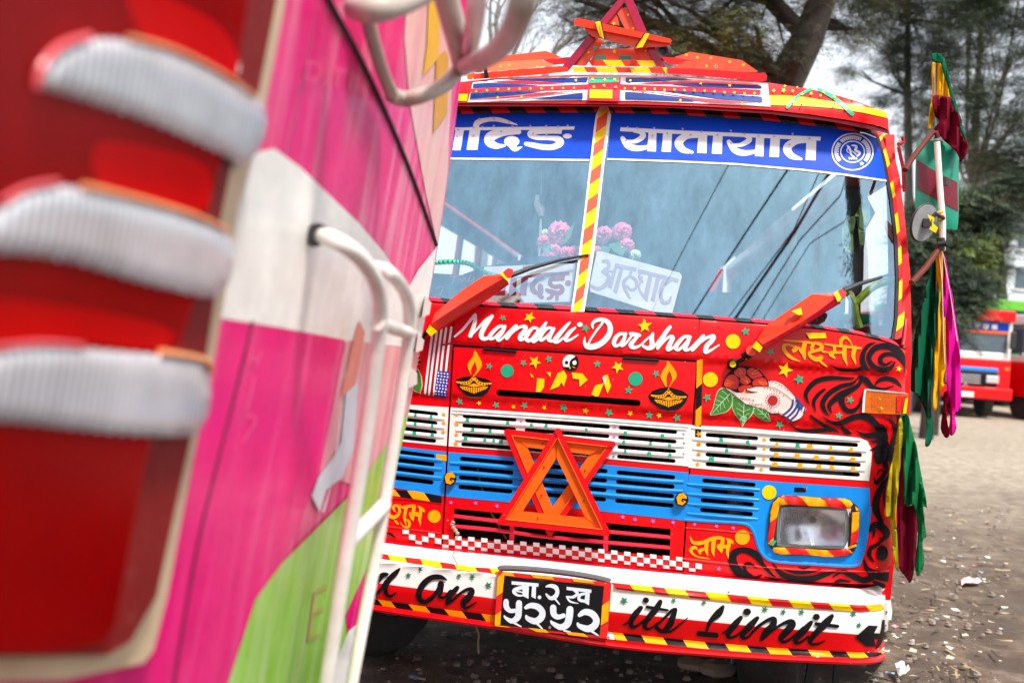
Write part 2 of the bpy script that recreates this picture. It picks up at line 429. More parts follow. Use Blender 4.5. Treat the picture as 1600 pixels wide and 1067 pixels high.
for k in range(4):
    a, b = zz(K1, [(92, [735, 798, 861, 922][k]), (430-7*k, [758, 821, 885, 946][k])]); S_R.append(slot(a[0], a[1], b[0], b[1], 3.2))
    a, b = zz(K1, [(500, [767, 830, 892, 953][k]), ([1070, 1095, 1088, 1082][k], [800, 864, 928, 990][k])]); S_R.append(slot(a[0], a[1], b[0], b[1], 3.2))
for k in range(4):
    a, b = zz(K4, [([157, 150, 146, 142][k], [128, 192, 257, 321][k]), ([508, 501, 497, 491][k], [156, 219, 285, 349][k])]); S_R.append(slot(a[0], a[1], b[0], b[1], 3.3))
# lower opening of the centre hatch and the long slot above the grille
OPEN_C = zz(C8, [(603, 530), (1035, 572)])+zz(K3, [(860, 702), (1216, 736), (1212, 906)])+zz(C8, [(1050, 782), (598, 737)])
LONG = slot(775.5, 613.5, 1001, 629.5, 4.9)
FRAMEHL = zz(K4, [(598, 300), (640, 240), (690, 226), (1050, 240), (1140, 268), (1192, 330), (1186, 520), (1150, 590), (1090, 628), (900, 630), (650, 612), (600, 570), (586, 500)])
LAMPHOLE = zz(K4, [(668, 300), (1110, 312), (1140, 340), (1130, 540), (1095, 580), (700, 562), (640, 520)])
# ---- body panels (real slots with depth)
def poly_top(x0, x1): return [(x0, yt(x0))]+[p for p in yw_low if x0 < p[0] < x1]+[(x1, yt(x1))]
strip = poly_top(gl(520)+.2, 1092)+[(1091, 563)]+[(x, y-1.6) for x, y in hatch_top[::-1] if 708 < x < 1090]+[(708.5, 538)]
decal('cowl_panel', [strip], RED, bus, 0, rim=.02, step=9, extra=creases)
hatch = [(709.3, 542)]+[(x, y+1.2) for x, y in hatch_top if 709 < x < 1089]+[(1088.8, 566)]+[(gr(y)-1.3, y) for y in (650, 750, 891)]+bottom_c[::-1][1:]+[(gl(y)+1.3, y) for y in (760, 640)]
decal('hatch_panel', [hatch], RED, bus, 0, holes=S_W+S_B+[OPEN_C, LONG], rim=.02, step=8, extra=creases, label='red centre hatch with white and blue slotted grille')
rpanel = [(1093.2, 499.6)]+[p for p in yw_low if p[0] > 1095]+[(1423, 600), (1417, 700), (1406, 800), (1396, 880), (1390, 913)]+bottom_r[::-1][2:]+[(1068, 893)]+[(gr(y)+1.0, y) for y in (760, 640, 566)]
decal('corner_panel', [rpanel], RED, bus, 0, holes=S_R+[LAMPHOLE], rim=.02, step=7, extra=creases, label='red corner panel with black swirls and headlight')
lpanel = poly_top(560, 708)+[(gl(y)-1.2, y) for y in (540, 640, 760, 860)]+bottom_l[::-1][1:]
decal('side_panel', [lpanel], RED, bus, 0, holes=S_L, rim=.02, step=9, extra=creases)
# the hidden left end of the front, mirrored from the right one
m = MB(); us = [-1.08, -1.075, -1.06, -1.03, -.99, -.95, -.9, -.82, -.74, -.66]; zs = [.53, .6, .75, .9, 1.0, ZC2-.006, ZC2+.004, ZC1-.006, ZC1+.004, ZW0-.02]
um = lambda u, z: max(u, -hw(z)+.001) if u > -1.08 else -hw(z)
m.add([(um(uu, zv), w_body(um(uu, zv)*.9999, zv)+.004, zv) for zv in zs for uu in us], [(i*10+j, i*10+j+1, (i+1)*10+j+1, (i+1)*10+j) for i in range(9) for j in range(9)])
m.build('side_panel', RED, bus, smooth=True)
# dark cavity behind the grille, with radiator fins
m = MB(); m.box((0, .55, .82), (1.9, .02, .7)); m.box((0, .3, .5), (1.9, .5, .02)); m.box((0, .32, 1.22), (1.9, .5, .02))
m.box((-.98, .33, .85), (.02, .45, .72)); m.box((.93, .36, .85), (.02, .4, .72))
m.build('engine_bay', DARK, bus)
m = MB()
for i in range(46): m.box((-.42+i*.02, .30, .82), (.004, .04, .5))
m.box((.03, .29, 1.08), (.98, .06, .04)); m.box((.03, .29, .56), (.98, .06, .04))
m.build('radiator', mat('radiator metal', (.05, .045, .045), .5, .4, metal=.4), bus)
m = MB()
for (u0, u1, z) in ((.52, .98, .98), (.55, .9, .90)): m.box(((u0+u1)/2, .16, z), (u1-u0, .03, .05))
m.tube([(.56, .14, .75), (.56, .16, 1.08)], .03, 8)
m.build('bracket', mat('grey engine metal', (.30, .29, .28), .5, .4, metal=.3), bus)
m = MB(); m.tube([S(x, y, -.06) for x, y in zz(C8, [(770, 240), (790, 350), (870, 560), (980, 750)])], .004, 6); m.build('hose', mat('old yellow hose', (.25, .19, .03), .6), bus)

# ---- colour fields on the panels
def clipslots(x0, x1, sl): return [s for s in sl if x0 < sum(p[0] for p in s)/len(s) < x1]
wtop = lambda x: lin(x, [560, 704, 900, 1080], [627, 636.5, 649.5, 663.5])
wbot = lambda x: lin(x, [560, 702, 900, 1076], [683, 697, 712, 728.5])
btop = lambda x: lin(x, [560, 700, 900, 1076], [690, 706, 721.5, 738])
bbot = lambda x: lin(x, [560, 693, 900, 1070], [752, 775, 794, 813])
def band(t, b, x0t, x1t, x0b, x1b, n=14):
    return [(x0t+(x1t-x0t)*i/n, t(x0t+(x1t-x0t)*i/n)) for i in range(n+1)]+[(x1b+(x0b-x1b)*i/n, b(x1b+(x0b-x1b)*i/n)) for i in range(n+1)]
decal('grille_surround', [band(wtop, wbot, gl(640)+1.6, gr(660)-1.6, gl(700)+1.6, gr(727)-1.6)], WHITE, bus, .0016, holes=S_W, step=9, label='white painted grille field')
decal('grille_surround', [band(btop, bbot, gl(706)+1.6, gr(738)-1.6, gl(775)+1.6, gr(813)-1.6)], BLUE, bus, .0016, holes=S_B, step=9, label='blue painted grille field')
decal('grille_surround', [band(wtop, wbot, 560, gl(640)-1.6, 560, gl(698)-1.6)], WHITE, bus, .0016, holes=clipslots(0, 700, S_L[0::2]), step=9)
decal('grille_surround', [band(btop, bbot, 560, gl(706)-1.6, 560, gl(770)-1.6)], BLUE, bus, .0016, holes=clipslots(0, 700, S_L[1::2]), step=9)
wr = [(1081.4, 664.3)]+zz(K1, [(300, 688), (700, 722), (960, 742), (1080, 755), (1130, 775), (1158, 830), (1153, 930), (1140, 1030), (700, 1000), (300, 972), (-18, 945)])
decal('grille_surround', [wr], WHITE, bus, .0016, holes=S_R[0:8], step=8)
br = zz(K4, [(70, 88), (700, 140), (1258, 178), (1262, 300), (1235, 500), (1205, 620), (1155, 690), (900, 672), (660, 660), (580, 640), (530, 590), (515, 540), (500, 480), (460, 420), (400, 402), (200, 392), (38, 382)])
decal('grille_surround', [br], BLUE, bus, .0016, holes=S_R[8:]+[LAMPHOLE], step=8)
# ---- pressed ridges between the slots: every slat is a part
def slat(pts, r, m, off=.0):
    pts = [p for p in pts]; n = len(pts); vs = []; fs = []
    for i, (x, y) in enumerate(pts):
        e = min(1, i/1.5, (n-1-i)/1.5) if n > 3 else 1
        for k, (dy, h) in enumerate(((-r, 0), (-r*.7, .7), (0, 1), (r*.7, .7), (r, 0))):
            vs.append(S(x, y+dy, off+.002+h*.0065*(.25+.75*e)))
    for i in range(n-1):
        for k in range(4): fs.append((i*5+k, i*5+k+1, i*5+k+6, i*5+k+5))
    mesh('slat', vs, fs, m, bus, smooth=True, angle=60)
N = 12
for k in range(3):
    y = lambda x, k=k: row(x)+14.8*k+7.3
    slat([(712+(1069-712)*i/N, y(712+(1069-712)*i/N)) for i in range(N+1)], 3.4, WHITE)
    y2 = lambda x, k=k: rowb(x)+14.7*k+7.4
    slat([(703+(1068-703)*i/N-k*.8, y2(703+(1068-703)*i/N)) for i in range(N+1)], 3.0, BLUE)
    slat([(560+(694-560)*i/8, [640, 654, 668.5][k]+(560+(694-560)*i/8-560)*.105) for i in range(9)], 3.4, WHITE)
    slat([(560+(690-560)*i/8, [704.5, 718, 731.8][k]+(130*i/8)*.117) for i in range(9)], 3.0, BLUE)
for k in range(3):
    a, b, c, d = zz(K1, [(10, [762, 824, 887][k]), (430, [791, 853, 917][k]), (700, [812, 874, 936][k]), ([1120, 1118, 1112][k], [838, 899, 962][k])])
    xs_, ys_ = [a[0], b[0], c[0], d[0]], [a[1], b[1], c[1], d[1]]
    slat([(a[0]+(d[0]-a[0])*i/N, lin(a[0]+(d[0]-a[0])*i/N, xs_, ys_)) for i in range(N+1)], 3.3, WHITE)
for k in range(5):
    a, b = zz(K4, [(58, [84+4, 152, 216, 281, 345][k]+1), ([540, 536, 530, 528, 522][k], [122, 190, 256, 320, 383][k])])
    if k: slat([(a[0]+(b[0]-a[0])*i/6, a[1]+(b[1]-a[1])*i/6) for i in range(7)], 2.2, BLUE)
# ridge lines on top of the white field
for (t0, o_) in ((wtop, 3.5),):
    slat([(707+(1076-707)*i/N, wtop(707+(1076-707)*i/N)+3.6) for i in range(N+1)], 2.0, WHITE)
    slat([(706+(1074-706)*i/N, wtop(706+(1074-706)*i/N)+8.4) for i in range(N+1)], 1.5, WHITE)
a, b = zz(K1, [(0, 690), (1085, 772)]); slat([(a[0]+(b[0]-a[0])*i/N, a[1]+(b[1]-a[1])*i/N) for i in range(N+1)], 2.2, WHITE)
# red bars across the lower opening
def bar(name, pts, r, m, off): 
    t = MB(); t.tube([S(x, y, off) for x, y in smoothpts(pts, 4)], r, 8); return t.build(name, m, bus, smooth=True)
for k in range(2):
    pts = zz(C8, [(590, [583, 658][k])])+zz(K3, [(130, [685, 742][k]), (500, [722, 790][k]), (1219, [788, 852][k])])
    bar('slat', pts, .0065, PINKRED, -.006)
for x0, y0, x1, y1 in ((238, 700, 236, 812), (819, 760, 815, 870)):
    a, b = zz(K3, [(x0, y0), (x1, y1)]); solid('post', [(a[0]-3.8, a[1]), (a[0]+3.8, a[1]), (b[0]+3.8, b[1]), (b[0]-3.8, b[1])], PINKRED, bus, -.002, .01, 'body')
for q_, r_ in ((zz(K4, [(48, 440), (200, 452), (360, 466), (495, 478)]), .003), (zz(K4, [(22, 640), (300, 672), (700, 708), (1000, 722), (1250, 728), (1380, 725)]), .0035), (zz(C8, [(-60, 430), (140, 452), (300, 465), (515, 494)]), .003), (zz(C8, [(-60, 640), (110, 658), (280, 680), (500, 706)]), .003)):
    m = MB(); m.tube([S(x, y, .0) for x, y in smoothpts(q_, 4)], r_, 6); m.build('pressed_ridge', RED, bus, smooth=True)
# blue rim of the headlight recess
m = MB()
rl = smoothpts(zz(K4, [(38, 384), (220, 396), (400, 406), (465, 425), (500, 478), (520, 545), (545, 600), (600, 648), (700, 664), (900, 676), (1150, 688), (1200, 640), (1235, 500), (1262, 300)]), 6)
m.tube([S(x, y, -.001) for x, y in rl], .006, 8); m.build('recess_rim', BLUE, bus, smooth=True)
# hinges and catch
for pts in (zz(C3, [(370, 432), (712, 462)]), zz(C4, [(490, 528), (862, 552)])):
    t = MB(); t.tube([S(x, y, .004) for x, y in pts], .0048, 8); t.build('hinge', BLACK, bus, smooth=True)
def knob(cx, cy):
    t = MB(); c = S(cx, cy, .012)
    t.ring(c, (0, 1, 0), .013, .009, 20, 8); t.tube([c+Vector((0, -.004, 0)), c+Vector((0, .02, 0))], .013, 16)
    k = t.build('catch_knob', BLACK, bus, smooth=True)
    union('paint_patch', [zz((cx, cy, 1), q) for q in ([(-8, -3), (-4, -9), (3, -10), (8, -5), (8, -1), (1, -2), (-1, 2), (5, 6), (1, 9), (-6, 7)], [(2, 1), (7, 3), (5, 6)])], ORY, k, off=.0215, kind=w_body)
knob(703, 747.5); knob(1065, 780)

# ---- windscreen: rubber, tape, glass, banner, divider
GL = [(560, 171), (700, 173.5), (800, 173), (940, 173.5), (1040, 176), (1200, 187), (1300, 198), (1352, 206), (1372, 214), (1383, 250), (1394, 310), (1402, 380), (1404, 440), (1401, 500), (1397, 525), (1388, 529), (1340, 517), (1280, 508), (1200, 500.5), (1090, 493), (1000, 487), (905, 482), (890, 481.5), (760, 472), (705, 468), (620, 462), (560, 457)]
gm = bpy.data.materials.new('windscreen glass'); gm.use_nodes = True; n = gm.node_tree; n.nodes.clear()
out = n.nodes.new('ShaderNodeOutputMaterial'); mxs = n.nodes.new('ShaderNodeMixShader'); tr = n.nodes.new('ShaderNodeBsdfTransparent'); gs = n.nodes.new('ShaderNodeBsdfGlossy')
tr.inputs[0].default_value = (.93, .96, .98, 1); gs.inputs[0].default_value = (.48, .80, 1.0, 1); gs.inputs['Roughness'].default_value = .012
tc = n.nodes.new('ShaderNodeTexCoord'); no = n.nodes.new('ShaderNodeTexNoise'); no.inputs['Scale'].default_value = 9; no.inputs['Detail'].default_value = 9; no.inputs['Roughness'].default_value = .75
mp = n.nodes.new('ShaderNodeMapping'); mp.inputs['Scale'].default_value = (1.6, 1, .6); mp.inputs['Rotation'].default_value = (0, .5, 0)
n.links.new(tc.outputs['Object'], mp.inputs[0]); n.links.new(mp.outputs[0], no.inputs['Vector'])
fw0 = n.nodes.new('ShaderNodeLayerWeight'); fw0.inputs[0].default_value = .5; fr = n.nodes.new('ShaderNodeMath'); fr.operation = 'POWER'; fr.inputs[1].default_value = 3.5; n.links.new(fw0.outputs[1], fr.inputs[0])
ma = n.nodes.new('ShaderNodeMath'); ma.operation = 'MULTIPLY_ADD'; ma.inputs[1].default_value = .8; 
mr = n.nodes.new('ShaderNodeMapRange'); mr.inputs[1].default_value = .3; mr.inputs[2].default_value = .7; mr.inputs[3].default_value = .27; mr.inputs[4].default_value = .45  # noise mottles the mirror strength in place of blurred tree reflections
n.links.new(no.outputs[0], mr.inputs[0]); n.links.new(fr.outputs[0], ma.inputs[0]); n.links.new(mr.outputs[0], ma.inputs[2])
n.links.new(ma.outputs[0], mxs.inputs[0]); n.links.new(tr.outputs[0], mxs.inputs[1]); n.links.new(gs.outputs[0], mxs.inputs[2]); n.links.new(mxs.outputs[0], out.inputs[0])
pane_l = [p for p in GL if p[0] < 905]; pane_l = [(560, 171), (700, 173.5), (800, 173), (932, 173.5), (897, 482), (760, 472), (705, 468), (620, 462), (560, 457)]
pane_r = [(944, 173.5), (1040, 176), (1200, 187), (1300, 198), (1352, 206), (1372, 214), (1383, 250), (1394, 310), (1402, 380), (1404, 440), (1401, 500), (1397, 525), (1388, 529), (1340, 517), (1280, 508), (1200, 500.5), (1090, 493), (1000, 487), (908, 482)]
decal('windscreen_pane', [pane_l], gm, bus, 0, 'glass', step=10, label='left windscreen pane'); decal('windscreen_pane', [pane_r], gm, bus, 0, 'glass', step=8, label='right windscreen pane')
# upper rubber with red and black tape
rt = [(560, 160), (700, 166), (800, 165.5), (940, 165.5), (1050, 168), (1200, 177), (1300, 190), (1360, 200), (1383, 207)]
rb = [(560, 172), (700, 178.5), (800, 177), (940, 176.5), (1050, 179), (1200, 189), (1300, 200), (1352, 208), (1372, 216)]
xs = [560, 590, 626, 660, 692, 714, 733, 762, 790, 817, 845, 869, 896, 923, 950, 955, 984, 1012, 1039, 1068, 1096, 1125, 1150, 1185, 1212, 1243, 1268, 1302, 1330, 1358, 1382]
tape('rubber_seal', rt, rb, xs, 8, [BLACKT, TAPER], bus, .004, 'glass', bulge=.007, label='black windscreen rubber wrapped with red tape')
rt2 = [(560, 455), (620, 460), (705, 467), (760, 471), (900, 478.5), (1000, 485.5), (1090, 492), (1200, 500), (1280, 508), (1340, 517), (1390, 529), (1402, 536)]
rb2 = [(x, y-.4) for x, y in yw_low]
xs = [560, 600, 640, 665, 686, 702, 721, 747, 775, 803, 833, 863, 905]
tape('rubber_seal', rt2, rb2, xs, 10, [BLACKT, PINKRED], bus, .006, 'glass', bulge=.006)
xs = [911, 932, 960, 990, 1020, 1050, 1085, 1113, 1144, 1172, 1204, 1236, 1262, 1284, 1305, 1326, 1348, 1372, 1400]
tape('rubber_seal', rt2, rb2, xs, 9, [BLACKT, PINKRED], bus, .006, 'glass', bulge=.006)
# right edge: dark rubber, striped tape, deep red pillar
edge_in = [(1372, 208), (1384, 250), (1395, 310), (1403, 380), (1405, 440), (1403, 500), (1398, 530)]
def side_tape(name, inn, w, ys, slant, mats_, off, bulge=0):
    vs = []; fs = []; mi = []; iy = [p[1] for p in inn]; ix = [p[0] for p in inn]
    for i in range(len(ys)-1):
        a, b = ys[i], ys[i+1]; k = max(1, int((b-a)/8)); n = len(vs)
        for j in range(k+1):
            y = a+(b-a)*j/k
            for t in (0, .5, 1): yy = min(max(y-slant*t, iy[0]), iy[-1]); vs.append(S(lin(yy, iy, ix)+w*t, yy, off+(bulge if t == .5 else 0), 'glass'))
        for j in range(k):
            for r in range(2): q = n+j*3+r; fs.append((q, q+1, q+4, q+3)); mi.append(i % len(mats_))
    return mesh(name, vs, fs, mats_, bus, mi, smooth=True)
side_tape('rubber_seal', [(x-5, y) for x, y in edge_in], 6.5, [208, 530], 0, [BLACKT], .003, .003)
side_tape('striped_tape', edge_in, 10, [200, 221, 236, 262, 287, 310, 336, 366, 388, 415, 440, 470, 495, 518, 536], 9, [YEL, TAPER], .006, .003)
pil = [(1378, 196), (1386, 204), (1396, 255), (1407, 310), (1414, 380), (1416, 440), (1414, 500), (1408, 540), (1422, 551), (1423, 510), (1420, 420), (1408, 310), (1398, 240), (1387, 196)]
decal('windscreen_pillar', [pil], RED2, bus, 0, kind=lambda u, z: w_glass(u, z)-.005, step=7, rim=.02)
m = MB(); m.tube([S(x, y, .004, 'glass') for x, y in smoothpts([(1388, 215), (1399, 260), (1409, 320), (1415, 390), (1416, 450), (1414, 510), (1410, 540)], 5)], .006, 8); m.build('drip_rail', RED2, bus, smooth=True)
# banner on the glass
ban = lambda y0: None
bl = [(560, 172), (700, 178), (928, 176), (922, 249), (705, 246.5), (560, 245)]; blw = [(560, 245), (705, 246.5), (922, 249), (921.5, 251.8), (705, 249.5), (560, 248)]
decal('banner', [[(560, 173), (700, 178), (931, 177), (923, 249), (705, 246.5), (560, 245)]], BANNER, bus, .003, 'glass', label='blue sun strip with white lettering, left half')
decal('banner_edge', [blw], LETW, bus, .0032, 'glass')
btm = [(949, 250.2), (1050, 253.5), (1150, 258), (1250, 266.5), (1320, 274.5), (1385, 284)]
decal('banner', [[(955, 177), (1050, 179.5), (1200, 189.5), (1300, 200.5), (1352, 209), (1372, 217), (1380, 245), (1385.5, 280.5)]+[(x, y-3) for x, y in btm[::-1]]], BANNER, bus, .003, 'glass', label='blue sun strip with white lettering and round emblem')
decal('banner_edge', [[(x, y-2.8) for x, y in btm]+btm[::-1]], LETW, bus, .0032, 'glass')
brush('lettering', [[(215, 205, 46), (232, 160, 46), (300, 138, 34), (380, 134, 34), (450, 150, 30), (545, 178, 6)],
    [(555, 232, 36), (430, 238, 56), (335, 268, 78), (325, 312, 72), (380, 342, 46), (450, 338, 16)], [(500, 330, 66), (525, 366, 40), (577, 350, 8)],
    [(870, 230, 30), (700, 228, 46), (642, 248, 48), (690, 276, 36), (800, 280, 36), (865, 290, 50), (875, 320, 56), (820, 350, 44), (740, 350, 44), (660, 335, 40), (608, 325, 30)]], LETW, bus, C1,
    polys=[[(55, 198), (990, 189), (985, 215), (55, 220)], [(62, 200), (128, 200), (98, 375), (35, 375)], [(172, 195), (255, 195), (230, 372), (145, 372)], [(470, 200), (568, 200), (558, 252), (465, 248)], [(800, 200), (895, 200), (885, 248), (800, 246)]],
    discs=[(498, 306, 60, 42), (932, 265, 35, 19)], off=.0042, kind='glass', label='white lettering on the blue strip, left half')
brush('lettering', [[(110, 96, 8), (150, 98, 26), (162, 122, 32), (115, 150, 24), (66, 148, 14)], [(46, 132, 26), (78, 175, 36), (135, 190, 32), (205, 178, 18)],
    [(478, 118, 24), (410, 120, 36), (366, 155, 48), (388, 196, 38), (445, 212, 14)],
    [(712, 115, 8), (752, 118, 26), (765, 143, 32), (715, 170, 24), (668, 168, 14)], [(650, 152, 26), (685, 200, 36), (740, 216, 32), (808, 206, 18)],
    [(1095, 146, 24), (1030, 150, 36), (982, 186, 48), (1004, 230, 38), (1062, 250, 14)]], LETW, bus, C2,
    polys=[[(35, 70), (1172, 124), (1170, 146), (32, 92)], [(195, 80), (240, 82), (236, 208), (186, 206)], [(278, 84), (330, 86), (320, 210), (268, 208)], [(478, 94), (528, 97), (523, 218), (470, 215)],
           [(562, 98), (616, 101), (610, 222), (553, 219)], [(805, 108), (852, 110), (846, 236), (798, 233)], [(888, 114), (942, 117), (934, 240), (880, 237)], [(1092, 124), (1148, 127), (1143, 258), (1086, 255)]],
    off=.0042, kind='glass', label='white lettering on the blue strip, right half')
# emblem
em = []
for (ra, rb_) in ((120, 112), (71, 64)):
    for i in range(36):
        a, b = 2*math.pi*i/36, 2*math.pi*(i+1)/36; k = .89
        em.append([p[:2] for p in Z(C2, [(1353+ra*math.cos(a), 209+ra*k*math.sin(a)), (1353+ra*math.cos(b), 209+ra*k*math.sin(b)), (1353+rb_*math.cos(b), 209+rb_*k*math.sin(b)), (1353+rb_*math.cos(a), 209+rb_*k*math.sin(a))])])
rr = random.Random(3)
for i in range(34):
    a = R(-215+i*7.6) if i < 34 else 0
    if i in (10, 21): continue
    r0 = 91; c, s = math.cos(a), math.sin(a)
    for q in range(2):
        l = rr.uniform(9, 14); t = (q-.5)*7; 
        x0, y0 = r0*c-t*s, r0*s+t*c
        em += stroke_faces(Z(C2, [(1353+x0-l*c*.8, 209+(y0-l*s*.8)*.89, 4), (1353+x0+l*c*.8, 209+(y0+l*s*.8)*.89, 4.5)]))
    em += stroke_faces(Z(C2, [(1353+(r0+10)*c+5*s, 209+((r0+10)*s-5*c)*.89, 4), (1353+(r0+10)*c-5*s, 209+((r0+10)*s+5*c)*.89, 4)]))
for a in (R(55), R(150)): em.append(starpts(1353/3.636+960+92*math.cos(a)/3.636, 180+(209+82*math.sin(a))/3.636, 4.2, 0, 0))
for s in ([(1325, 175, 10), (1340, 200, 14), (1345, 225, 10), (1365, 240, 8)], [(1350, 172, 8), (1375, 178, 12), (1370, 200, 16), (1395, 215, 12), (1380, 232, 10)], [(1335, 180, 8), (1320, 200, 6), (1330, 215, 5)], [(1350, 205, 6), (1372, 222, 7)]): em += stroke_faces(Z(C2, s))
for q in range(5): em += stroke_faces(Z(C2, [(1333+q*10, 243, 7), (1337+q*10, 250, 7)]))
union('emblem', em, LETW, bus, .0042, 'glass', label='round white emblem')
# divider between the panes
div = [(937.5, 166), (949, 166), (955, 180), (944, 260), (929, 390), (913, 487), (892, 487), (899, 440), (912, 340), (928, 200), (931, 180)]
solid('windscreen_divider', div, WHITE, bus, .012, .02, 'glass', step=8)
td = lambda y: lin(y, [168, 180, 260, 340, 440, 490], [938, 933, 924, 914.5, 902, 893.5]); te = lambda y: lin(y, [168, 180, 260, 340, 440, 490], [947, 950, 940.5, 931.5, 917, 908])
ys = [168, 180, 202, 219, 239, 261, 283, 307, 329, 353, 378, 402, 425, 447, 470, 490]
vs = []; fs = []; mi = []
for i in range(len(ys)-1):
    for j in range(3):
        n = len(vs); a = ys[i]+(ys[i+1]-ys[i])*j/3; b = ys[i]+(ys[i+1]-ys[i])*(j+1)/3
        f2 = lambda y: min(490, max(168, y))
        vs += [S(td(a), f2(a+6), .0135, 'glass'), S(te(a), f2(a-6), .0135, 'glass'), S(te(b), f2(b-6), .0135, 'glass'), S(td(b), f2(b+6), .0135, 'glass')]; fs.append((n, n+1, n+2, n+3)); mi.append(i % 2)
mesh('striped_tape', vs, fs, [YEL, mat('orange red tape', (.76, .07, .02), .35, .15)], bus, mi)

# ---- forehead over the windscreen (Union flag and yellow band) and roof
TOP = [(560, 148), (640, 138), (735, 127), (800, 121.5), (880, 118.5), (940, 118), (1040, 120), (1120, 124), (1200, 130), (1270, 141), (1320, 153), (1360, 167), (1384, 181), (1388, 190)]
BOT = [(1388, 203), (1372, 196.5), (1330, 188.5), (1262, 178.5), (1200, 172), (1100, 166.5), (1000, 163.5), (940, 163), (800, 161.5), (700, 161.5), (560, 157)]
fk = lambda u, z: .04*u*u + .165 + 3.2*max(0, (z-ZW1-.01))**2/.5 + corner(u, hw(ZW1)+.02, .16)
KIND['fore'] = fk
decal('forehead_panel', [TOP+BOT], RED, bus, 0, 'fore', step=9, rim=.04)
tp = [S(x, y, 0, 'fore') for x, y in smoothpts([p for p in TOP], 3)]
m = MB(); n = len(tp); vs = []
for k, (dw, dz) in enumerate(((0, 0), (.04, .012), (.15, .03), (.5, .06), (6.5, .08))): vs += [Vector((p.x*(1 if k < 4 else 1.0), p.y+dw, p.z+dz)) for p in tp]
fs = [(k*n+i, k*n+i+1, (k+1)*n+i+1, (k+1)*n+i) for k in range(4) for i in range(n-1)]
m.add(vs, fs); m.build('roof_panel', RED, bus, smooth=True, angle=50)
# hidden left end of forehead + roof
hz = tp[0]; m = MB()
m.add([hz, (-hw(2.1), .33, 2.05), (-hw(2.1), .33, 1.98), S(560, 157, 0, 'fore'), (hz.x, 6.8, hz.z+.08), (-hw(2.1), 6.8, 2.08)], [(0, 1, 2, 3), (0, 4, 5, 1)]); m.build('roof_panel', RED, bus)
m = MB(); m.add([(-hw(zv)+a, .28+a*.3, zv) for zv in (1.34, 1.7, 2.0) for a in (0, .1)], [(0, 1, 3, 2), (2, 3, 5, 4)]); m.build('windscreen_pillar', RED2, bus)
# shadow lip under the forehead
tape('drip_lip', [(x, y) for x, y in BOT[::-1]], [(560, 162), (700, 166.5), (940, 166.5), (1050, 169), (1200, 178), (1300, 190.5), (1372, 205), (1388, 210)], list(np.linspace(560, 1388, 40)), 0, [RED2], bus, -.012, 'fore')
# Union flag painting
jt = lambda x: lin(x, [732, 780, 880, 940, 1000, 1100, 1200], [131, 126.5, 122.5, 122, 122.5, 126, 132]); jb = lambda x: lin(x, [732, 780, 880, 940, 1000, 1100, 1200], [158.5, 157.5, 157.3, 158, 159.2, 162.2, 166.5])
def jk(x, t): return (x, jt(x)+(jb(x)-jt(x))*t)
def jpoly(q, n=8):
    out = []
    for i in range(len(q)):
        a, b = q[i], q[(i+1) % len(q)]
        for j in range(n): s = j/n; out.append(jk(a[0]+(b[0]-a[0])*s, a[1]+(b[1]-a[1])*s))
    return out
FJ = (720, 80, 3.2)
J = lambda name, q, m, off: decal(name, [zz(FJ, q)], m, bus, off, 'fore', step=4)
J('flag_field', [(35, 256), (60, 158), (240, 137), (640, 128), (800, 128), (1100, 135), (1300, 148), (1535, 165), (1548, 278), (1200, 262), (900, 250), (600, 246), (300, 250)], LETW, .003)
for q in ([(235, 142), (635, 132), (630, 157), (480, 157), (400, 150), (310, 148)], [(62, 163), (140, 159), (300, 167), (420, 172), (250, 179), (60, 184)], [(50, 211), (300, 203), (420, 202), (250, 221), (140, 231), (45, 240)], [(610, 207), (610, 240), (330, 240), (450, 228)],
          [(825, 132), (1050, 133), (1160, 141), (1000, 151), (825, 157)], [(1040, 168), (1250, 165), (1500, 172), (1502, 188), (1200, 181)], [(822, 204), (822, 240), (1190, 252), (1100, 232), (950, 214)], [(1010, 200), (1200, 205), (1505, 228), (1508, 256), (1300, 240)]): J('flag_field', q, NAVY, .006)
for q in ([(52, 189), (640, 166), (800, 166), (1500, 194), (1500, 216), (820, 190), (640, 188), (45, 205)], [(50, 246), (300, 222), (430, 205), (600, 200), (470, 212), (300, 232), (150, 243)], [(130, 153), (240, 147), (400, 154), (560, 163), (420, 164), (280, 160)],
          [(850, 163), (1100, 150), (1200, 148), (1500, 164), (1480, 170), (1250, 161), (1000, 165)], [(820, 196), (900, 200), (1200, 235), (1510, 264), (1400, 262), (1250, 254), (1000, 216)]): J('flag_field', q, PINKRED, .008)
J('flag_field', [(640, 130), (800, 130), (795, 252), (632, 248)], PINKRED, .0105)
J('colour_patch', [(642, 135), (790, 130), (788, 155), (642, 160)], GRN, .013); J('colour_patch', [(645, 192), (758, 195), (757, 238), (643, 236)], YEL, .013)
for i in range(10): decal('star_sticker', [starpts(744+i*17, jk(744+i*17, .44)[1]+random.uniform(-.5, .5), 2.6)], YEL, bus, .0165, 'fore')
for i in range(14): decal('star_sticker', [starpts(976+i*15.6, jk(976+i*15.6, .45)[1]+random.uniform(-.8, .8), 2.8)], YEL, bus, .0165, 'fore')
for x, t in ((928, .38), (944, .33), (962, .38), (778, .84), (815, .82), (900, .1), (985, .1), (1095, .12), (1140, .15), (1063, .88), (1160, .93), (926, .05), (945, .08), (960, .06)): decal('star_sticker', [starpts(*jk(x, t), 3.0)], YEL, bus, .017, 'fore')
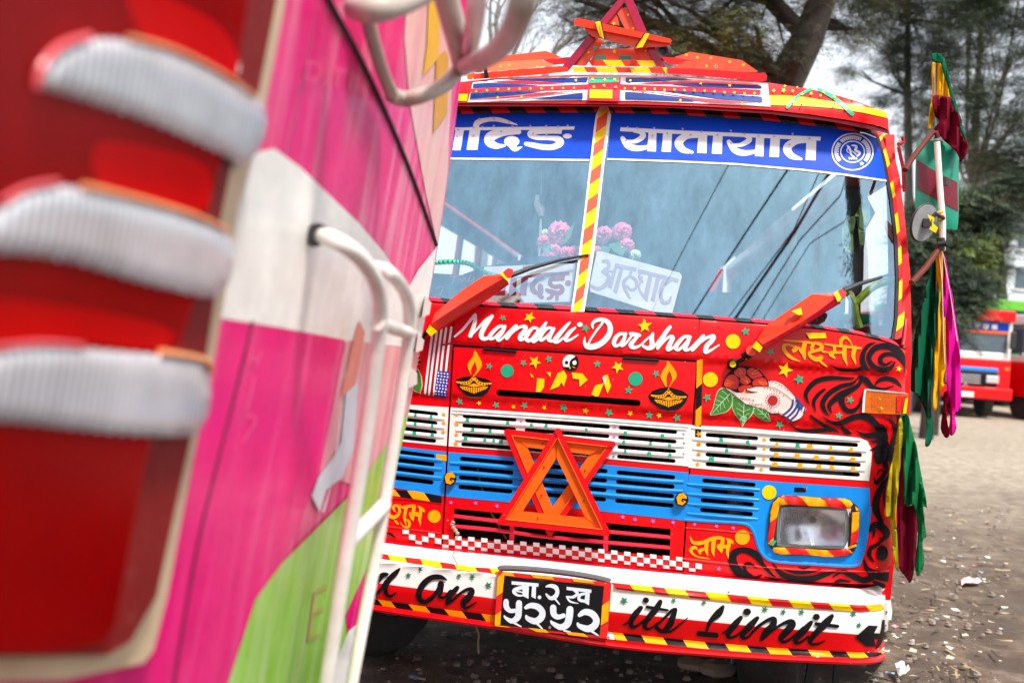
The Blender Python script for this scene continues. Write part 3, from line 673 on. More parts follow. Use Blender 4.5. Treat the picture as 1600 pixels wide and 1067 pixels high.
# yellow band and green cross tapes on the right end
decal('yellow_band', [zz(CT3, [(110, 190), (200, 190), (350, 200), (600, 240), (800, 270), (960, 305), (1000, 330), (1000, 362), (820, 322), (600, 288), (350, 270), (118, 265)])], YEL, bus, .002, 'fore', step=8)
decal('yellow_band', [[(560, 150), (731, 147), (730, 158.5), (560, 154)]], YEL, bus, .002, 'fore', step=8)
for pts in ([(245, 280, 26), (330, 195, 24), (420, 143, 22)], [(480, 145, 22), (600, 210, 30), (735, 330, 32)]): brush('tape_strip', [pts], GRN, bus, CT3, off=.0036, kind='fore')
for x, y, r in ((140, 152, 17), (215, 152, 22), (285, 155, 15), (225, 120, 14), (425, 175, 18), (495, 190, 14), (600, 200, 14), (660, 195, 12), (740, 215, 14), (355, 180, 16), (290, 240, 12), (520, 165, 14), (690, 290, 14), (850, 255, 11), (320, 128, 10)):
    decal('star_sticker', [starpts(*zz(CT3, [(x, y)])[0], r/4.85)], YEL, bus, .010, 'fore')
for p in zz(CT3, [(352, 262), (600, 257)]): decal('rivet', [disc(p[0], p[1], 1.5)], BLACK, bus, .010, 'fore')

# ---- side walls with window openings, rear wall, floor: the shell behind the front
def sidewall(sg, name):
    m = MB(); m2 = MB(); u = lambda z: sg*(hw(min(z, 2.0))-.004) if z > .6 else sg*(hw(.6)-.004)
    w0 = .19; zlo, zwin, zwt, zt = .5, 1.42, 1.93, 2.09
    cols = [w0, .42, .95, 1.04, 1.75, 1.85, 2.6, 2.7, 3.45, 3.55, 4.3, 4.4, 5.15, 5.25, 6.0, 6.6]
    aw = lambda a, z: max(a, .185+Lz(min(z, ZW1))) if a < .3 else a
    def q(a, b, z0, z1):
        n_ = 3 if a < .3 else 1
        for i in range(n_): c, d = z0+(z1-z0)*i/n_, z0+(z1-z0)*(i+1)/n_; m.add([(u(c), aw(a, c), c), (u(c), b, c), (u(d), b, d), (u(d), aw(a, d), d)], [(0, 1, 2, 3)])
    zsp = [zlo, .75, 1.0, 1.2, zwin]
    for i in range(4): q(w0, 6.6, zsp[i], zsp[i+1])
    q(w0+.06, 6.6, zwt, zt)
    for i in range(0, len(cols)-1, 2): q(cols[i], cols[i+1], zwin, zwt)
    o = m.build(name, RED, bus)
    md = o.modifiers.new('thick', 'SOLIDIFY'); md.thickness = .03; md.offset = 0
    if sg > 0:
        m = MB(); m.box((hw(1.7)-.02, 3.85, 1.675), (.01, 5.5, .54)); m.build('window_blind', mat('grey blue blind', (.12, .15, .18), .7, .3), bus)
    return cols
sidewall(1, 'side_wall'); sidewall(-1, 'side_wall')
m = MB(); m.box((0, 6.62, 1.28), (2.0, .03, 1.56)); m.build('rear_wall', RED, bus)
m = MB(); m.box((0, 3.6, .52), (2.05, 6.0, .04)); m.build('floor_pan', DARK, bus)
m = MB(); m.box((0, 3.6, 2.06), (1.9, 6.0, .02)); m.build('headliner', mat('grey headliner', (.10, .13, .16), .8), bus)
# interior: dashboard, seats, wheel, curtain, door bracket
IN = mat('dark blue grey trim', (.02, .03, .05), .5, .3)
m = MB(); m.box((0, .42, 1.20), (1.9, .36, .30)); m.box((0, .30, 1.345), (1.86, .22, .02)); m.build('dashboard', IN, bus)
SEAT = mat('dark seat vinyl', (.03, .03, .045), .6, .3)
for (x, y) in ((-.5, 1.1), (.5, 1.15), (-.6, 2.0), (.6, 2.0), (-.6, 2.9), (.6, 2.9)):
    m = MB(); m.box((x, y, .85), (.55, .45, .14)); m.box((x, y+.24, 1.22), (.55, .10, .66)); m.build('seat', SEAT, bus)
hub = S(775, 560, 0, w_flat(.30)); m = MB()
fnw = w_flat(.26)
m.ring(S(760, 540, 0, fnw), (0, -.75, .55), .26, .014, 40, 8); 
for a in (0, 120, 240): m.tube([S(760, 540, 0, fnw), S(760, 540, 0, fnw)+Vector((.25*math.cos(R(a)), .15*math.sin(R(a)), .20*math.sin(R(a))))], .01, 6)
m.build('steering_wheel', RUB, bus, smooth=True)
hood = [(660, 480), (682, 462), (700, 445), (725, 428), (760, 416), (800, 409), (845, 400), (876, 401), (890, 412), (900, 440), (900, 480)]
decal('instrument_hood', [hood], mat('navy dash cover', (.008, .018, .07), .4, .2), bus, 0, w_flat(.14), step=12, rim=.12)
m = MB(); gp = smoothpts([(680, 410.5), (712, 409.5), (735, 413), (760, 427), (790, 432)], 10); t_ = [S(x, y, 0, w_flat(.10)) for x, y in gp]
m.tube(t_, [.0075+.0022*(i % 2) for i in range(len(t_))], 8); m.build('tinsel_cord', mat('green tinsel', (.004, .30, .10), .25, 0, metal=.5), bus, smooth=False)
brush('lettering', [[(160, 650, 10), (200, 640, 8), (180, 690, 8)], [(240, 580, 8), (300, 575, 10)], [(270, 575, 8), (255, 620, 8)], [(300, 590, 7), (310, 612, 7), (330, 590, 7), (335, 610, 7), (350, 600, 7)], [(365, 570, 7), (350, 612, 7), (372, 600, 7), (385, 585, 7), (370, 640, 7)]], mat('brown gold paint', (.30, .12, .04), .5), bus, (640, 280, 3.81), off=.003, kind=w_flat(.14), label='faint cursive lettering on navy cover')
# pillar, curtain and bracket seen at the right end of the windscreen
PG = mat('drab green curtain', (.16, .26, .10), .8, .3)
fk2 = lambda c: w_flat(c)
decal('inner_pillar', [zz(CM, [(628, -40), (720, -40), (790, 60), (835, 145), (770, 260), (755, 400), (752, 600), (740, 690), (700, 700), (610, 650), (598, 500), (596, 300), (615, 230)])], mat('dark brown trim', (.035, .02, .018), .5, .3), bus, 0, fk2(.34), rim=.05, step=12)
decal('curtain', [zz(CM, [(625, 175), (690, 170), (740, 60), (775, 10), (795, 80), (800, 180), (770, 250), (755, 370), (730, 400), (715, 250), (700, 180), (680, 300), (685, 430), (640, 440), (600, 340), (600, 270)])], PG, bus, .03, fk2(.34), step=8, offfn=lambda x, y: .01*math.sin(x*.9))
cm = mat('camouflage cloth', (.30, .42, .04), .7, 1.0, dcol=(.03, .06, .02), scale=8)
t = MB()
for pts in (zz(CM, [(985, 610), (870, 635), (780, 690), (690, 780)]), zz(CM, [(690, 780), (700, 860), (725, 945)]), zz(CM, [(690, 780), (660, 720), (640, 690)])): t.tube([S(x, y, 0, fk2(.24)) for x, y in smoothpts(pts, 5)], .013, 8)
t.build('grab_bar', cm, bus, smooth=True)
decal('oval_pad', [zz(CM, [(515, 690), (560, 665), (600, 670), (628, 730), (625, 830), (590, 895), (545, 905), (510, 870), (498, 820)])], mat('navy pad', (.01, .04, .13), .4), bus, 0, fk2(.16), step=8, rim=.01)
# destination boards lie behind the glass
bd = empty('destination_board', BO, -YAW, label='worn white board with maroon lettering behind the left windscreen pane', cat='sign')
BK = (750, 390, 9.7); kb = lambda u, z: w_glass(u, z)+.018
decal('board', [zz(BK, [(60, 275), (75, 262), (880, 228), (1380, 210), (1440, 215), (1450, 240), (1375, 790), (150, 820), (20, 800), (40, 620)])], BOARDW, bd, 0, kb, step=12, rim=.006)
brush('lettering', [[(945, 430, 60), (870, 455, 70), (800, 540, 80), (810, 620, 80), (870, 660, 50)], [(915, 560, 90), (920, 640, 80), (900, 690, 60), (950, 725, 60)],
   [(1240, 440, 60), (1090, 450, 66), (1060, 510, 60), (1120, 560, 60), (1220, 560, 70), (1250, 620, 66), (1180, 660, 70), (1060, 630, 70), (1010, 610, 50)], [(1100, 680, 60), (1080, 720, 50), (1030, 740, 40)], [(1170, 670, 50), (1165, 755, 50)], [(660, 265, 30), (790, 260, 40)]], BMAR, bd, BK,
   polys=[[(430, 440), (990, 350), (1350, 335), (1358, 385), (1000, 410), (640, 420)], [(300, 500), (400, 440), (380, 690), (165, 690), (190, 610)], [(465, 440), (560, 430), (545, 690), (430, 690)], [(630, 420), (730, 410), (700, 695), (600, 690)], [(870, 400), (975, 400), (970, 440), (880, 450)], [(1180, 380), (1290, 370), (1280, 470), (1180, 460)]], discs=[(1335, 507, 44)], off=.0015, kind=kb)
bd2 = empty('destination_board', BO, -YAW, label='tilted white board with pale mauve lettering behind the right windscreen pane', cat='sign')
BQ = (900, 330, 6.278)
decal('board', [zz(BQ, [(205, 392), (250, 395), (600, 490), (1020, 605), (1040, 640), (945, 1000), (760, 985), (140, 790), (135, 730)])], BOARDW, bd2, 0, kb, step=12, rim=.006)
brush('lettering', [[(265, 490, 30), (310, 490, 34), (320, 545, 34), (270, 580, 30)], [(260, 590, 26), (320, 640, 36), (290, 720, 40), (220, 760, 34), (150, 730, 26)], [(270, 590, 20), (350, 590, 20)],
   [(540, 600, 30), (520, 640, 26), (470, 690, 34), (480, 760, 30), (530, 850, 20)], [(540, 640, 26), (590, 680, 30), (590, 750, 30), (540, 770, 26), (500, 730, 20)],
   [(640, 590, 24), (620, 640, 24), (650, 690, 26)], [(650, 640, 18), (620, 760, 20), (680, 850, 30)], [(860, 690, 40), (830, 790, 36), (850, 890, 36), (910, 890, 34), (930, 840, 20)]], BMAV, bd2, BQ,
   polys=[[(385, 510), (595, 555), (590, 590), (380, 550)], [(610, 565), (1010, 665), (1000, 700), (605, 600)], [(370, 560), (400, 560), (350, 760), (310, 740)], [(430, 565), (465, 570), (400, 810), (365, 780)], [(715, 610), (755, 620), (700, 890), (660, 850)], [(790, 630), (830, 640), (770, 890), (735, 870)], [(860, 650), (960, 675), (880, 730), (850, 700)]], off=.0015, kind=kb)

# ---- lettering and pictures on the body
brush('lettering', [[(70, 305, 20), (150, 235, 26), (222, 150, 30), (278, 85, 34)], [(282, 80, 36), (280, 150, 40), (258, 230, 44), (228, 308, 44)], [(240, 295, 20), (330, 200, 26), (400, 130, 30), (462, 92, 30)], [(458, 94, 40), (410, 160, 48), (368, 230, 50), (345, 290, 50), (365, 325, 44), (410, 322, 34), (475, 265, 20)],
   [(590, 215, 34), (545, 197, 32), (490, 235, 38), (442, 290, 42), (440, 325, 38), (480, 320, 28), (540, 265, 26), (580, 225, 28)], [(592, 200, 36), (560, 265, 42), (518, 318, 42), (530, 345, 30), (570, 322, 22), (625, 265, 22), (700, 195, 28)],
   [(712, 195, 36), (665, 250, 42), (612, 322, 42)], [(615, 320, 22), (685, 250, 26), (760, 203, 30), (808, 208, 42), (795, 250, 46), (755, 300, 48), (755, 335, 42), (800, 325, 26), (845, 285, 20)],
   [(935, 225, 30), (890, 215, 32), (842, 260, 42), (812, 315, 44), (840, 350, 36), (890, 312, 28), (940, 240, 26)], [(1022, 160, 26), (985, 215, 40), (930, 280, 48), (888, 330, 46), (895, 358, 32), (950, 325, 20)],
   [(1090, 225, 30), (1045, 215, 32), (992, 255, 42), (960, 312, 42), (975, 342, 34), (1030, 305, 26), (1085, 245, 26)], [(1102, 222, 34), (1070, 280, 44), (1050, 330, 46), (1085, 352, 30), (1135, 318, 22)],
   [(1268, 158, 22), (1220, 210, 38), (1152, 290, 48), (1112, 348, 46), (1145, 360, 30), (1210, 312, 22)], [(1325, 212, 22), (1270, 258, 40), (1226, 320, 44), (1238, 347, 32), (1290, 330, 24), (1358, 283, 14)]],
   LETW, bus, C3, discs=[(1374, 180, 30, 24)], off=.003, label='white cursive lettering, first word')
brush('lettering', [[(178, 218, 16), (170, 175, 30), (210, 138, 36), (275, 130, 44), (335, 160, 50), (358, 225, 54), (335, 300, 58), (270, 370, 58), (190, 408, 60), (118, 408, 52), (88, 365, 30), (92, 310, 8)], [(275, 165, 24), (210, 250, 22), (155, 330, 20), (128, 385, 20)],
   [(510, 280, 32), (460, 278, 34), (418, 312, 42), (395, 368, 44), (412, 402, 34), (455, 385, 26), (508, 310, 26)], [(518, 272, 30), (500, 335, 38), (475, 392, 42), (510, 385, 24), (560, 325, 22), (585, 290, 24)],
   [(568, 275, 36), (615, 285, 46), (662, 292, 34)], [(655, 290, 26), (610, 340, 38), (570, 395, 46), (605, 418, 38), (665, 400, 24), (740, 330, 20), (795, 285, 20)],
   [(800, 275, 30), (788, 330, 48), (792, 390, 50), (755, 428, 42), (700, 405, 28)], [(750, 435, 26), (800, 425, 22), (860, 350, 24), (930, 262, 26), (985, 205, 26)],
   [(980, 205, 36), (930, 270, 44), (875, 370, 48), (848, 432, 30)], [(850, 435, 20), (920, 350, 26), (980, 305, 30), (1008, 320, 44), (975, 390, 48), (958, 438, 44), (1010, 422, 26), (1065, 370, 20)],
   [(1185, 308, 32), (1130, 308, 34), (1080, 352, 42), (1040, 412, 46), (1062, 442, 34), (1110, 410, 28), (1180, 325, 26)], [(1188, 308, 34), (1160, 370, 44), (1135, 432, 46), (1172, 442, 26), (1235, 385, 22), (1310, 305, 24)],
   [(1328, 300, 38), (1275, 370, 46), (1212, 442, 40)], [(1215, 440, 22), (1290, 370, 26), (1370, 315, 30), (1432, 305, 48), (1412, 352, 48), (1365, 400, 48), (1350, 462, 46), (1400, 450, 26), (1490, 393, 14)]],
   LETW, bus, C4, off=.003, label='white cursive lettering, second word')
brush('lettering', [[(165, 142, 12), (250, 152, 20), (330, 155, 22), (420, 168, 24), (520, 178, 14)], [(590, 182, 16), (700, 200, 22), (850, 214, 26), (975, 228, 20)],
   [(385, 170, 44), (368, 250, 48), (378, 310, 34), (385, 350, 6)], [(215, 185, 18), (165, 205, 36), (178, 262, 38), (245, 325, 32), (332, 362, 8)], [(220, 190, 16), (300, 225, 36), (265, 265, 20)], [(262, 245, 34), (320, 225, 26), (345, 260, 30), (380, 300, 30)],
   [(490, 172, 26), (550, 190, 36), (560, 230, 36), (500, 252, 30), (435, 272, 34), (445, 312, 34), (510, 342, 50), (560, 320, 44)], [(545, 215, 20), (570, 258, 22), (640, 270, 14)], [(475, 178, 36), (455, 230, 34), (480, 250, 20)], [(520, 335, 24), (565, 380, 22), (612, 416, 12)],
   [(690, 200, 30), (692, 262, 34), (655, 285, 48), (700, 332, 14)], [(665, 272, 26), (790, 270, 24)], [(800, 210, 40), (795, 300, 46), (810, 360, 26), (825, 400, 6)], [(905, 222, 44), (888, 300, 42), (905, 360, 22), (915, 395, 6)], [(885, 212, 8), (850, 145, 14), (800, 112, 36), (758, 150, 38), (765, 198, 28)]],
   ORY, bus, C5, off=.003, label='amber lettering at the right corner')
LA = (600, 780, 20); LBB = (1070, 830, 20)
brush('lettering', [[(375, 400, 10), (315, 330, 70), (300, 235, 90), (370, 180, 80), (450, 225, 85), (490, 330, 90), (460, 450, 95), (370, 535, 110), (280, 555, 120), (195, 515, 110), (170, 440, 70)], [(325, 640, 20), (380, 700, 70), (440, 765, 50)], [(485, 145, 10), (540, 220, 40), (600, 250, 90), (750, 215, 90), (900, 200, 90), (970, 190, 60)],
   [(690, 270, 100), (660, 420, 95), (640, 560, 90), (665, 700, 60), (700, 830, 8)], [(690, 615, 20), (760, 665, 80), (800, 760, 80), (760, 855, 75), (650, 860, 55), (560, 790, 30), (505, 700, 8)], [(940, 210, 110), (925, 330, 110), (920, 410, 100)], [(1080, 225, 60), (1160, 275, 80), (1235, 340, 80), (1250, 385, 40)], [(1150, 300, 100), (1140, 450, 100), (1110, 620, 90), (1130, 720, 50), (1135, 830, 6)]],
   ORY, bus, LA, polys=[[(880, 370), (980, 380), (1100, 410), (1095, 545), (960, 515), (915, 685), (820, 580), (780, 470), (790, 410)]], off=.003, label='amber lettering on the left panel')
brush('lettering', [[(165, 140, 8), (200, 260, 60), (280, 345, 100), (450, 365, 120), (650, 315, 120), (800, 245, 120), (950, 205, 115), (1100, 195, 105), (1190, 240, 90)], [(400, 590, 6), (340, 505, 90), (250, 510, 110), (190, 580, 110), (230, 670, 70), (320, 750, 50), (450, 800, 40), (620, 825, 40), (780, 850, 16)], [(620, 545, 60), (540, 565, 100), (470, 620, 110), (490, 705, 30)],
   [(690, 350, 120), (670, 520, 120), (690, 660, 70), (725, 765, 8)], [(910, 250, 130), (890, 450, 130), (880, 620, 100), (925, 775, 8)], [(1190, 230, 120), (1170, 390, 120)], [(1300, 220, 40), (1380, 265, 90), (1470, 315, 90), (1510, 380, 30)], [(1390, 300, 120), (1370, 450, 120), (1330, 640, 90), (1350, 750, 60), (1365, 865, 8)]],
   ORY, bus, LBB, polys=[[(1110, 370), (1250, 415), (1320, 425), (1300, 530), (1210, 520), (1160, 680), (1060, 580), (1000, 500), (1010, 420)]], off=.003, label='amber lettering below the right blue grille')
# black swirls
brush('swirl', [[(650, 400, 4), (740, 445, 30), (900, 455, 34), (1000, 430, 34), (1070, 460, 4)], [(1120, 170, 8), (1055, 192, 34), (1002, 260, 46), (985, 350, 52), (1015, 425, 50), (1065, 458, 6)],
   [(1428, 480, 6), (1425, 420, 16), (1400, 310, 56), (1330, 235, 70), (1230, 202, 66), (1125, 222, 60), (1065, 285, 60), (1055, 350, 50), (1110, 420, 50), (1195, 452, 54), (1280, 430, 44), (1325, 365, 16)],
   [(1425, 400, 14), (1345, 310, 34), (1250, 285, 42), (1182, 315, 46), (1178, 375, 44), (1230, 398, 30), (1292, 360, 16)],
   [(895, 540, 16), (800, 540, 30), (650, 535, 46), (520, 562, 52), (435, 630, 50), (395, 715, 40), (435, 818, 4)], [(592, 655, 24), (530, 702, 36), (478, 785, 38), (500, 890, 4)],
   [(942, 530, 6), (880, 592, 32), (760, 622, 46), (640, 695, 52), (575, 785, 52), (585, 865, 40), (645, 938, 4)], [(965, 520, 20), (958, 592, 38), (880, 652, 54), (765, 710, 74), (690, 762, 60), (640, 825, 44), (665, 905, 8)],
   [(762, 722, 80), (775, 805, 54), (822, 872, 52), (900, 872, 44), (958, 805, 26), (962, 735, 4)], [(958, 522, 40), (1020, 560, 64), (1090, 632, 50), (1200, 652, 30), (1312, 618, 12)], [(1115, 608, 10), (1160, 560, 38), (1240, 540, 46), (1325, 565, 46), (1398, 638, 6)],
   [(442, 928, 20), (540, 1000, 34), (655, 1078, 44)], [(565, 930, 4), (640, 988, 28), (740, 1010, 54), (850, 962, 60), (950, 935, 62), (1055, 955, 76), (1130, 1025, 70), (1190, 1085, 90)]], BLACK, bus, C5, off=.003)
brush('swirl', [[(836, 800, 86), (850, 880, 90), (840, 950, 64), (805, 1010, 60), (815, 1067, 60)], [(510, 788, 24), (550, 822, 44), (590, 838, 8)], [(630, 815, 6), (700, 850, 34), (800, 852, 60)], [(870, 712, 4), (925, 735, 14), (960, 800, 30), (960, 870, 44), (920, 960, 34), (905, 1067, 36)],
   [(985, 690, 20), (990, 740, 20), (970, 780, 16)], [(85, 770, 4), (170, 812, 28), (330, 812, 36), (420, 800, 30), (500, 838, 4)], [(252, 690, 16), (330, 755, 26), (400, 805, 24)], [(735, 902, 4), (790, 905, 22), (835, 890, 30)], [(745, 975, 6), (790, 960, 30), (830, 920, 24)]], BLACK, bus, C7, off=.0036)
brush('swirl', [[(322, 100, 56), (345, 160, 50), (332, 230, 46), (352, 300, 26), (330, 335, 26), (285, 388, 26), (272, 350, 6)], [(300, 250, 14), (292, 205, 16), (315, 195, 16), (325, 215, 10), (312, 245, 6)], [(290, 330, 8), (310, 300, 12), (332, 310, 10)], [(375, 330, 14), (325, 400, 32), (288, 480, 44), (284, 560, 46), (320, 638, 26)], [(352, 362, 6), (335, 450, 16), (338, 545, 6)],
   [(400, 170, 26), (385, 250, 20), (392, 310, 6)], [(242, 692, 20), (275, 655, 44), (325, 672, 50), (352, 712, 44), (330, 745, 20), (300, 738, 8)], [(270, 690, 26), (268, 735, 8)], [(340, 745, 10), (285, 782, 24), (250, 805, 28), (240, 850, 28), (270, 893, 8)], [(205, 868, 6), (222, 930, 32), (280, 972, 56), (365, 985, 70)], [(0, 1040, 4), (50, 1012, 24), (115, 1020, 10)], [(5, 990, 8), (60, 955, 24), (120, 975, 40), (200, 1010, 40), (260, 990, 40)], [(270, 1020, 20), (330, 1045, 30)]], BLACK, bus, C14, off=.003, discs=[(322, 835, 38, 50)])
brush('swirl', [[(612, 462, 10), (545, 486, 34), (455, 450, 64), (402, 375, 66), (408, 305, 56), (480, 278, 44), (565, 310, 56), (622, 385, 32), (680, 450, 20), (722, 480, 4)], [(580, 412, 6), (520, 378, 28), (485, 395, 24), (500, 440, 26), (545, 472, 20)], [(692, 375, 8), (755, 450, 38), (850, 490, 50), (960, 492, 50), (1065, 462, 38), (1185, 425, 6)], [(780, 420, 6), (860, 442, 26), (960, 440, 24), (1052, 420, 4)], [(632, 475, 6), (700, 490, 16), (772, 490, 4)], [(880, 400, 4), (920, 412, 14), (972, 400, 4)], [(-60, 1, 1), (-60, 2, 1)]][:-1], BLACK, bus, C9, off=.003)
brush('swirl', [[(105, 705, 4), (140, 715, 18), (178, 748, 4)]], BLACK, bus, C8, off=.003)
# hand with flowers
LEAF = mat('leaf green paint', (.05, .18, .02), .35, .1); LEAFL = mat('pale green line', (.42, .72, .38), .4, .1); HAND = mat('pale hand paint', (.80, .62, .56), .35, .1); FLW = mat('flower red paint', (.62, .01, .005), .3, .1); FORG = mat('flower orange line', (.9, .25, .01), .4, 0); BAN2 = mat('bangle blue', (.005, .04, .22), .3, .1); DOT = mat('henna red', (.42, .002, .006), .35, .1)
lf = [[(400, 345), (470, 400), (495, 470), (485, 560), (430, 630), (340, 660), (225, 672), (255, 600), (280, 500), (310, 400), (345, 360)], [(500, 440), (560, 480), (640, 520), (745, 570), (740, 640), (700, 700), (640, 760), (605, 812), (580, 740), (530, 680), (490, 600), (488, 520)], [(755, 580), (830, 590), (900, 610), (930, 690), (942, 748), (860, 735), (780, 690), (740, 640)]]
for l in lf: decal('leaf', [[p[:2] for p in smoothpts(zz(C6, l), 3, True)]], LEAFL, bus, .0022, step=8); cx = sum(p[0] for p in l)/len(l); cy = sum(p[1] for p in l)/len(l); decal('leaf_blade', [[p[:2] for p in smoothpts(zz(C6, [(cx+(x-cx)*.92, cy+(y-cy)*.94) for x, y in l]), 3, True)]], LEAF, bus, .0029, step=8)
brush('leaf_veins', [[(245, 660, 4), (330, 560, 7), (470, 410, 8)], [(330, 560, 6), (280, 545, 4)], [(300, 600, 5), (330, 640, 4)], [(360, 520, 6), (300, 490, 5)], [(375, 510, 6), (400, 590, 5)], [(400, 480, 6), (330, 440, 5)], [(420, 455, 6), (450, 520, 5)], [(350, 545, 5), (350, 620, 4)], [(440, 440, 5), (370, 385, 4)],
   [(612, 790, 4), (622, 680, 8), (630, 520, 7)], [(622, 700, 5), (550, 650, 5)], [(622, 690, 5), (690, 650, 5)], [(625, 640, 5), (540, 590, 5)], [(626, 630, 5), (700, 600, 5)], [(628, 590, 5), (560, 530, 4)], [(622, 740, 4), (590, 730, 4)], [(930, 730, 4), (860, 660, 7), (780, 590, 6)], [(880, 680, 5), (900, 640, 4)], [(860, 660, 5), (800, 660, 4)], [(890, 690, 4), (850, 710, 4)], [(840, 640, 4), (850, 600, 4)]], LEAFL, bus, C6, off=.0036)
hp = [(400, 345), (440, 350), (480, 380), (540, 405), (600, 410), (650, 370), (700, 345), (780, 330), (860, 332), (915, 335), (920, 262), (1000, 265), (1080, 300), (1150, 360), (1240, 460), (1300, 540), (1370, 600), (1340, 660), (1300, 710), (1215, 750), (1130, 690), (1040, 655), (950, 650), (870, 600), (760, 570), (650, 540), (560, 470), (470, 400)]
decal('painted_hand', [zz(C6, hp)], HAND, bus, .0042, step=10)
decal('painted_flowers', [[p[:2] for p in smoothpts(zz(C6, [(380, 330), (390, 260), (430, 190), (500, 130), (600, 85), (720, 100), (800, 130), (860, 190), (910, 260), (920, 335), (820, 325), (720, 335), (650, 355), (560, 405), (470, 370)]), 3, True)]], BLACK, bus, .0049, step=10)
for q in ([(395, 325), (410, 240), (480, 190), (560, 240), (560, 330), (520, 370), (450, 350)], [(510, 175), (540, 120), (600, 110), (650, 130), (650, 190), (600, 225), (540, 210)], [(665, 150), (720, 110), (800, 150), (850, 210), (790, 225), (740, 245), (680, 200)], [(580, 250), (650, 205), (710, 270), (660, 310), (590, 290)], [(735, 270), (800, 235), (870, 235), (910, 290), (905, 330), (820, 320), (740, 325)], [(560, 345), (620, 320), (710, 320), (720, 335), (640, 365), (590, 400), (565, 380)], [(650, 375), (720, 400), (690, 410), (640, 400)]):
    decal('petal', [[p[:2] for p in smoothpts(zz(C6, q), 3, True)]], FLW, bus, .0056, step=10)
brush('petal_lines', [[(410, 255, 4), (520, 290, 5)], [(400, 290, 4), (510, 300, 5)], [(395, 315, 4), (480, 315, 4)], [(570, 115, 4), (610, 175, 6)], [(565, 150, 4), (590, 190, 5)], [(800, 125, 5), (715, 180, 8)], [(810, 165, 5), (725, 188, 6)], [(580, 220, 4), (675, 290, 8)], [(640, 205, 4), (675, 285, 6)], [(800, 280, 5), (880, 335, 5)], [(900, 290, 5), (810, 275, 7)], [(900, 305, 4), (820, 295, 5)], [(640, 365, 6), (605, 430, 5)], [(642, 370, 6), (645, 445, 4)], [(645, 370, 6), (690, 410, 5)]], FORG, bus, C6, off=.0063)
brush('hand_outline', [[(400, 350, 8), (470, 405, 8), (560, 475, 7), (650, 545, 6), (760, 575, 5)], [(910, 262, 8), (1000, 265, 6), (1090, 305, 6), (1180, 390, 6), (1245, 465, 6)], [(690, 355, 6), (780, 332, 7), (900, 335, 7), (1010, 360, 6), (1120, 430, 6), (1205, 500, 6)], [(650, 370, 12), (700, 395, 18), (790, 400, 5)], [(590, 485, 4), (680, 490, 4), (755, 508, 3)], [(700, 545, 4), (800, 555, 4), (890, 562, 3)], [(880, 605, 4), (985, 610, 3)], [(910, 640, 6), (960, 655, 8), (1050, 652, 7), (1090, 660, 6)], [(1215, 748, 6), (1300, 712, 6), (1350, 640, 6)], [(1230, 530, 5), (1300, 610, 5), (1340, 640, 4)]], BLACK, bus, C6, off=.0063)
brush('bangles', [[(1215, 490, 18), (1200, 570, 26), (1150, 630, 24), (1090, 675, 22)], [(1250, 455, 14), (1270, 540, 26), (1210, 640, 26), (1125, 712, 20)], [(1285, 600, 22), (1250, 670, 24), (1160, 750, 18)], [(1290, 490, 16), (1275, 560, 30), (1320, 600, 16)], [(1320, 530, 12), (1310, 600, 14)], [(1365, 575, 12), (1345, 640, 16)], [(1250, 500, 20), (1330, 570, 22)]], BAN2, bus, C6, off=.0063)
dots = [(590, 465), (620, 468), (655, 470), (690, 478), (740, 495), (695, 533), (730, 537), (770, 543), (800, 540), (838, 540), (832, 585), (870, 585), (905, 588), (948, 583), (950, 632), (1000, 632), (1040, 634), (875, 350), (910, 357), (945, 365), (985, 378), (1020, 393), (1055, 408), (1100, 442), (935, 268), (975, 275), (1010, 290), (1050, 312), (1080, 326), (1118, 350), (1145, 372)]
dots += [(972+82*math.cos(2*math.pi*i/18), 500+82*math.sin(2*math.pi*i/18)) for i in range(18)]
brush('henna_dots', [], DOT, bus, C6, discs=[(x, y, 7) for x, y in dots]+[(972, 498, 60)], off=.0063)
# oil lamps
def diya(c, fl, bowl, crest, cen):
    decal('flame', [[p[:2] for p in smoothpts(zz(c, fl), 4, True)]], ORY, bus, .0022, step=8)
    decal('lamp_bowl', [zz(c, bowl)], BLACK, bus, .0022, step=8)
    x0, y0 = cen; s = 1
    O = lambda pts: [(x0+a, y0+b) for a, b in pts]
    union('lamp_gilding', sum([stroke_faces(Z(c, [(p[0]+x0, p[1]+y0, p[2]) for p in st])) for st in (
        [(-180, 5, 14), (-110, 20, 34), (-50, 10, 36), (-10, -35, 26)], [(180, 20, 14), (110, 30, 34), (50, 15, 36), (8, -35, 26)], [(-2, -60, 14), (0, -20, 30)])], []), ORY, bus, .0029)
    dd = [(-150, 22), (-120, 24), (-92, 20), (-65, 12), (-42, 0), (-22, -20), (0, -45), (25, -20), (45, 4), (70, 20), (100, 28), (130, 34), (150, 32)]
    brush('lamp_beads', [], BLACK, bus, c, discs=[(x0+a, y0+b, 6.5, 8) for a, b in dd], off=.0036)
    pn = []
    for a in range(-5, 6):
        xa = a*26; h = 105-abs(a)*14
        if abs(a) % 2 == 0 or True: pn.append(O([(xa-9+abs(a)*0, 62), (xa+9, 62), (xa*.86+8, 62+h*.62), (xa*.86-7, 62+h*.62)]))
    pn.append(O([(-70, 45), (0, 20), (70, 48), (0, 58)])); pn.append(O([(-150, 50), (-60, 55), (-60, 60), (-140, 62)])); pn.append(O([(150, 55), (60, 58), (60, 62), (140, 66)]))
    union('lamp_ribs', [zz(c, q) for q in pn], ORY, bus, .0031)
    brush('lamp_shadow', [[(x0-130, y0+150, 3), (x0, y0+168, 16), (x0+90, y0+165, 4)]], RED2, bus, c, off=.002)
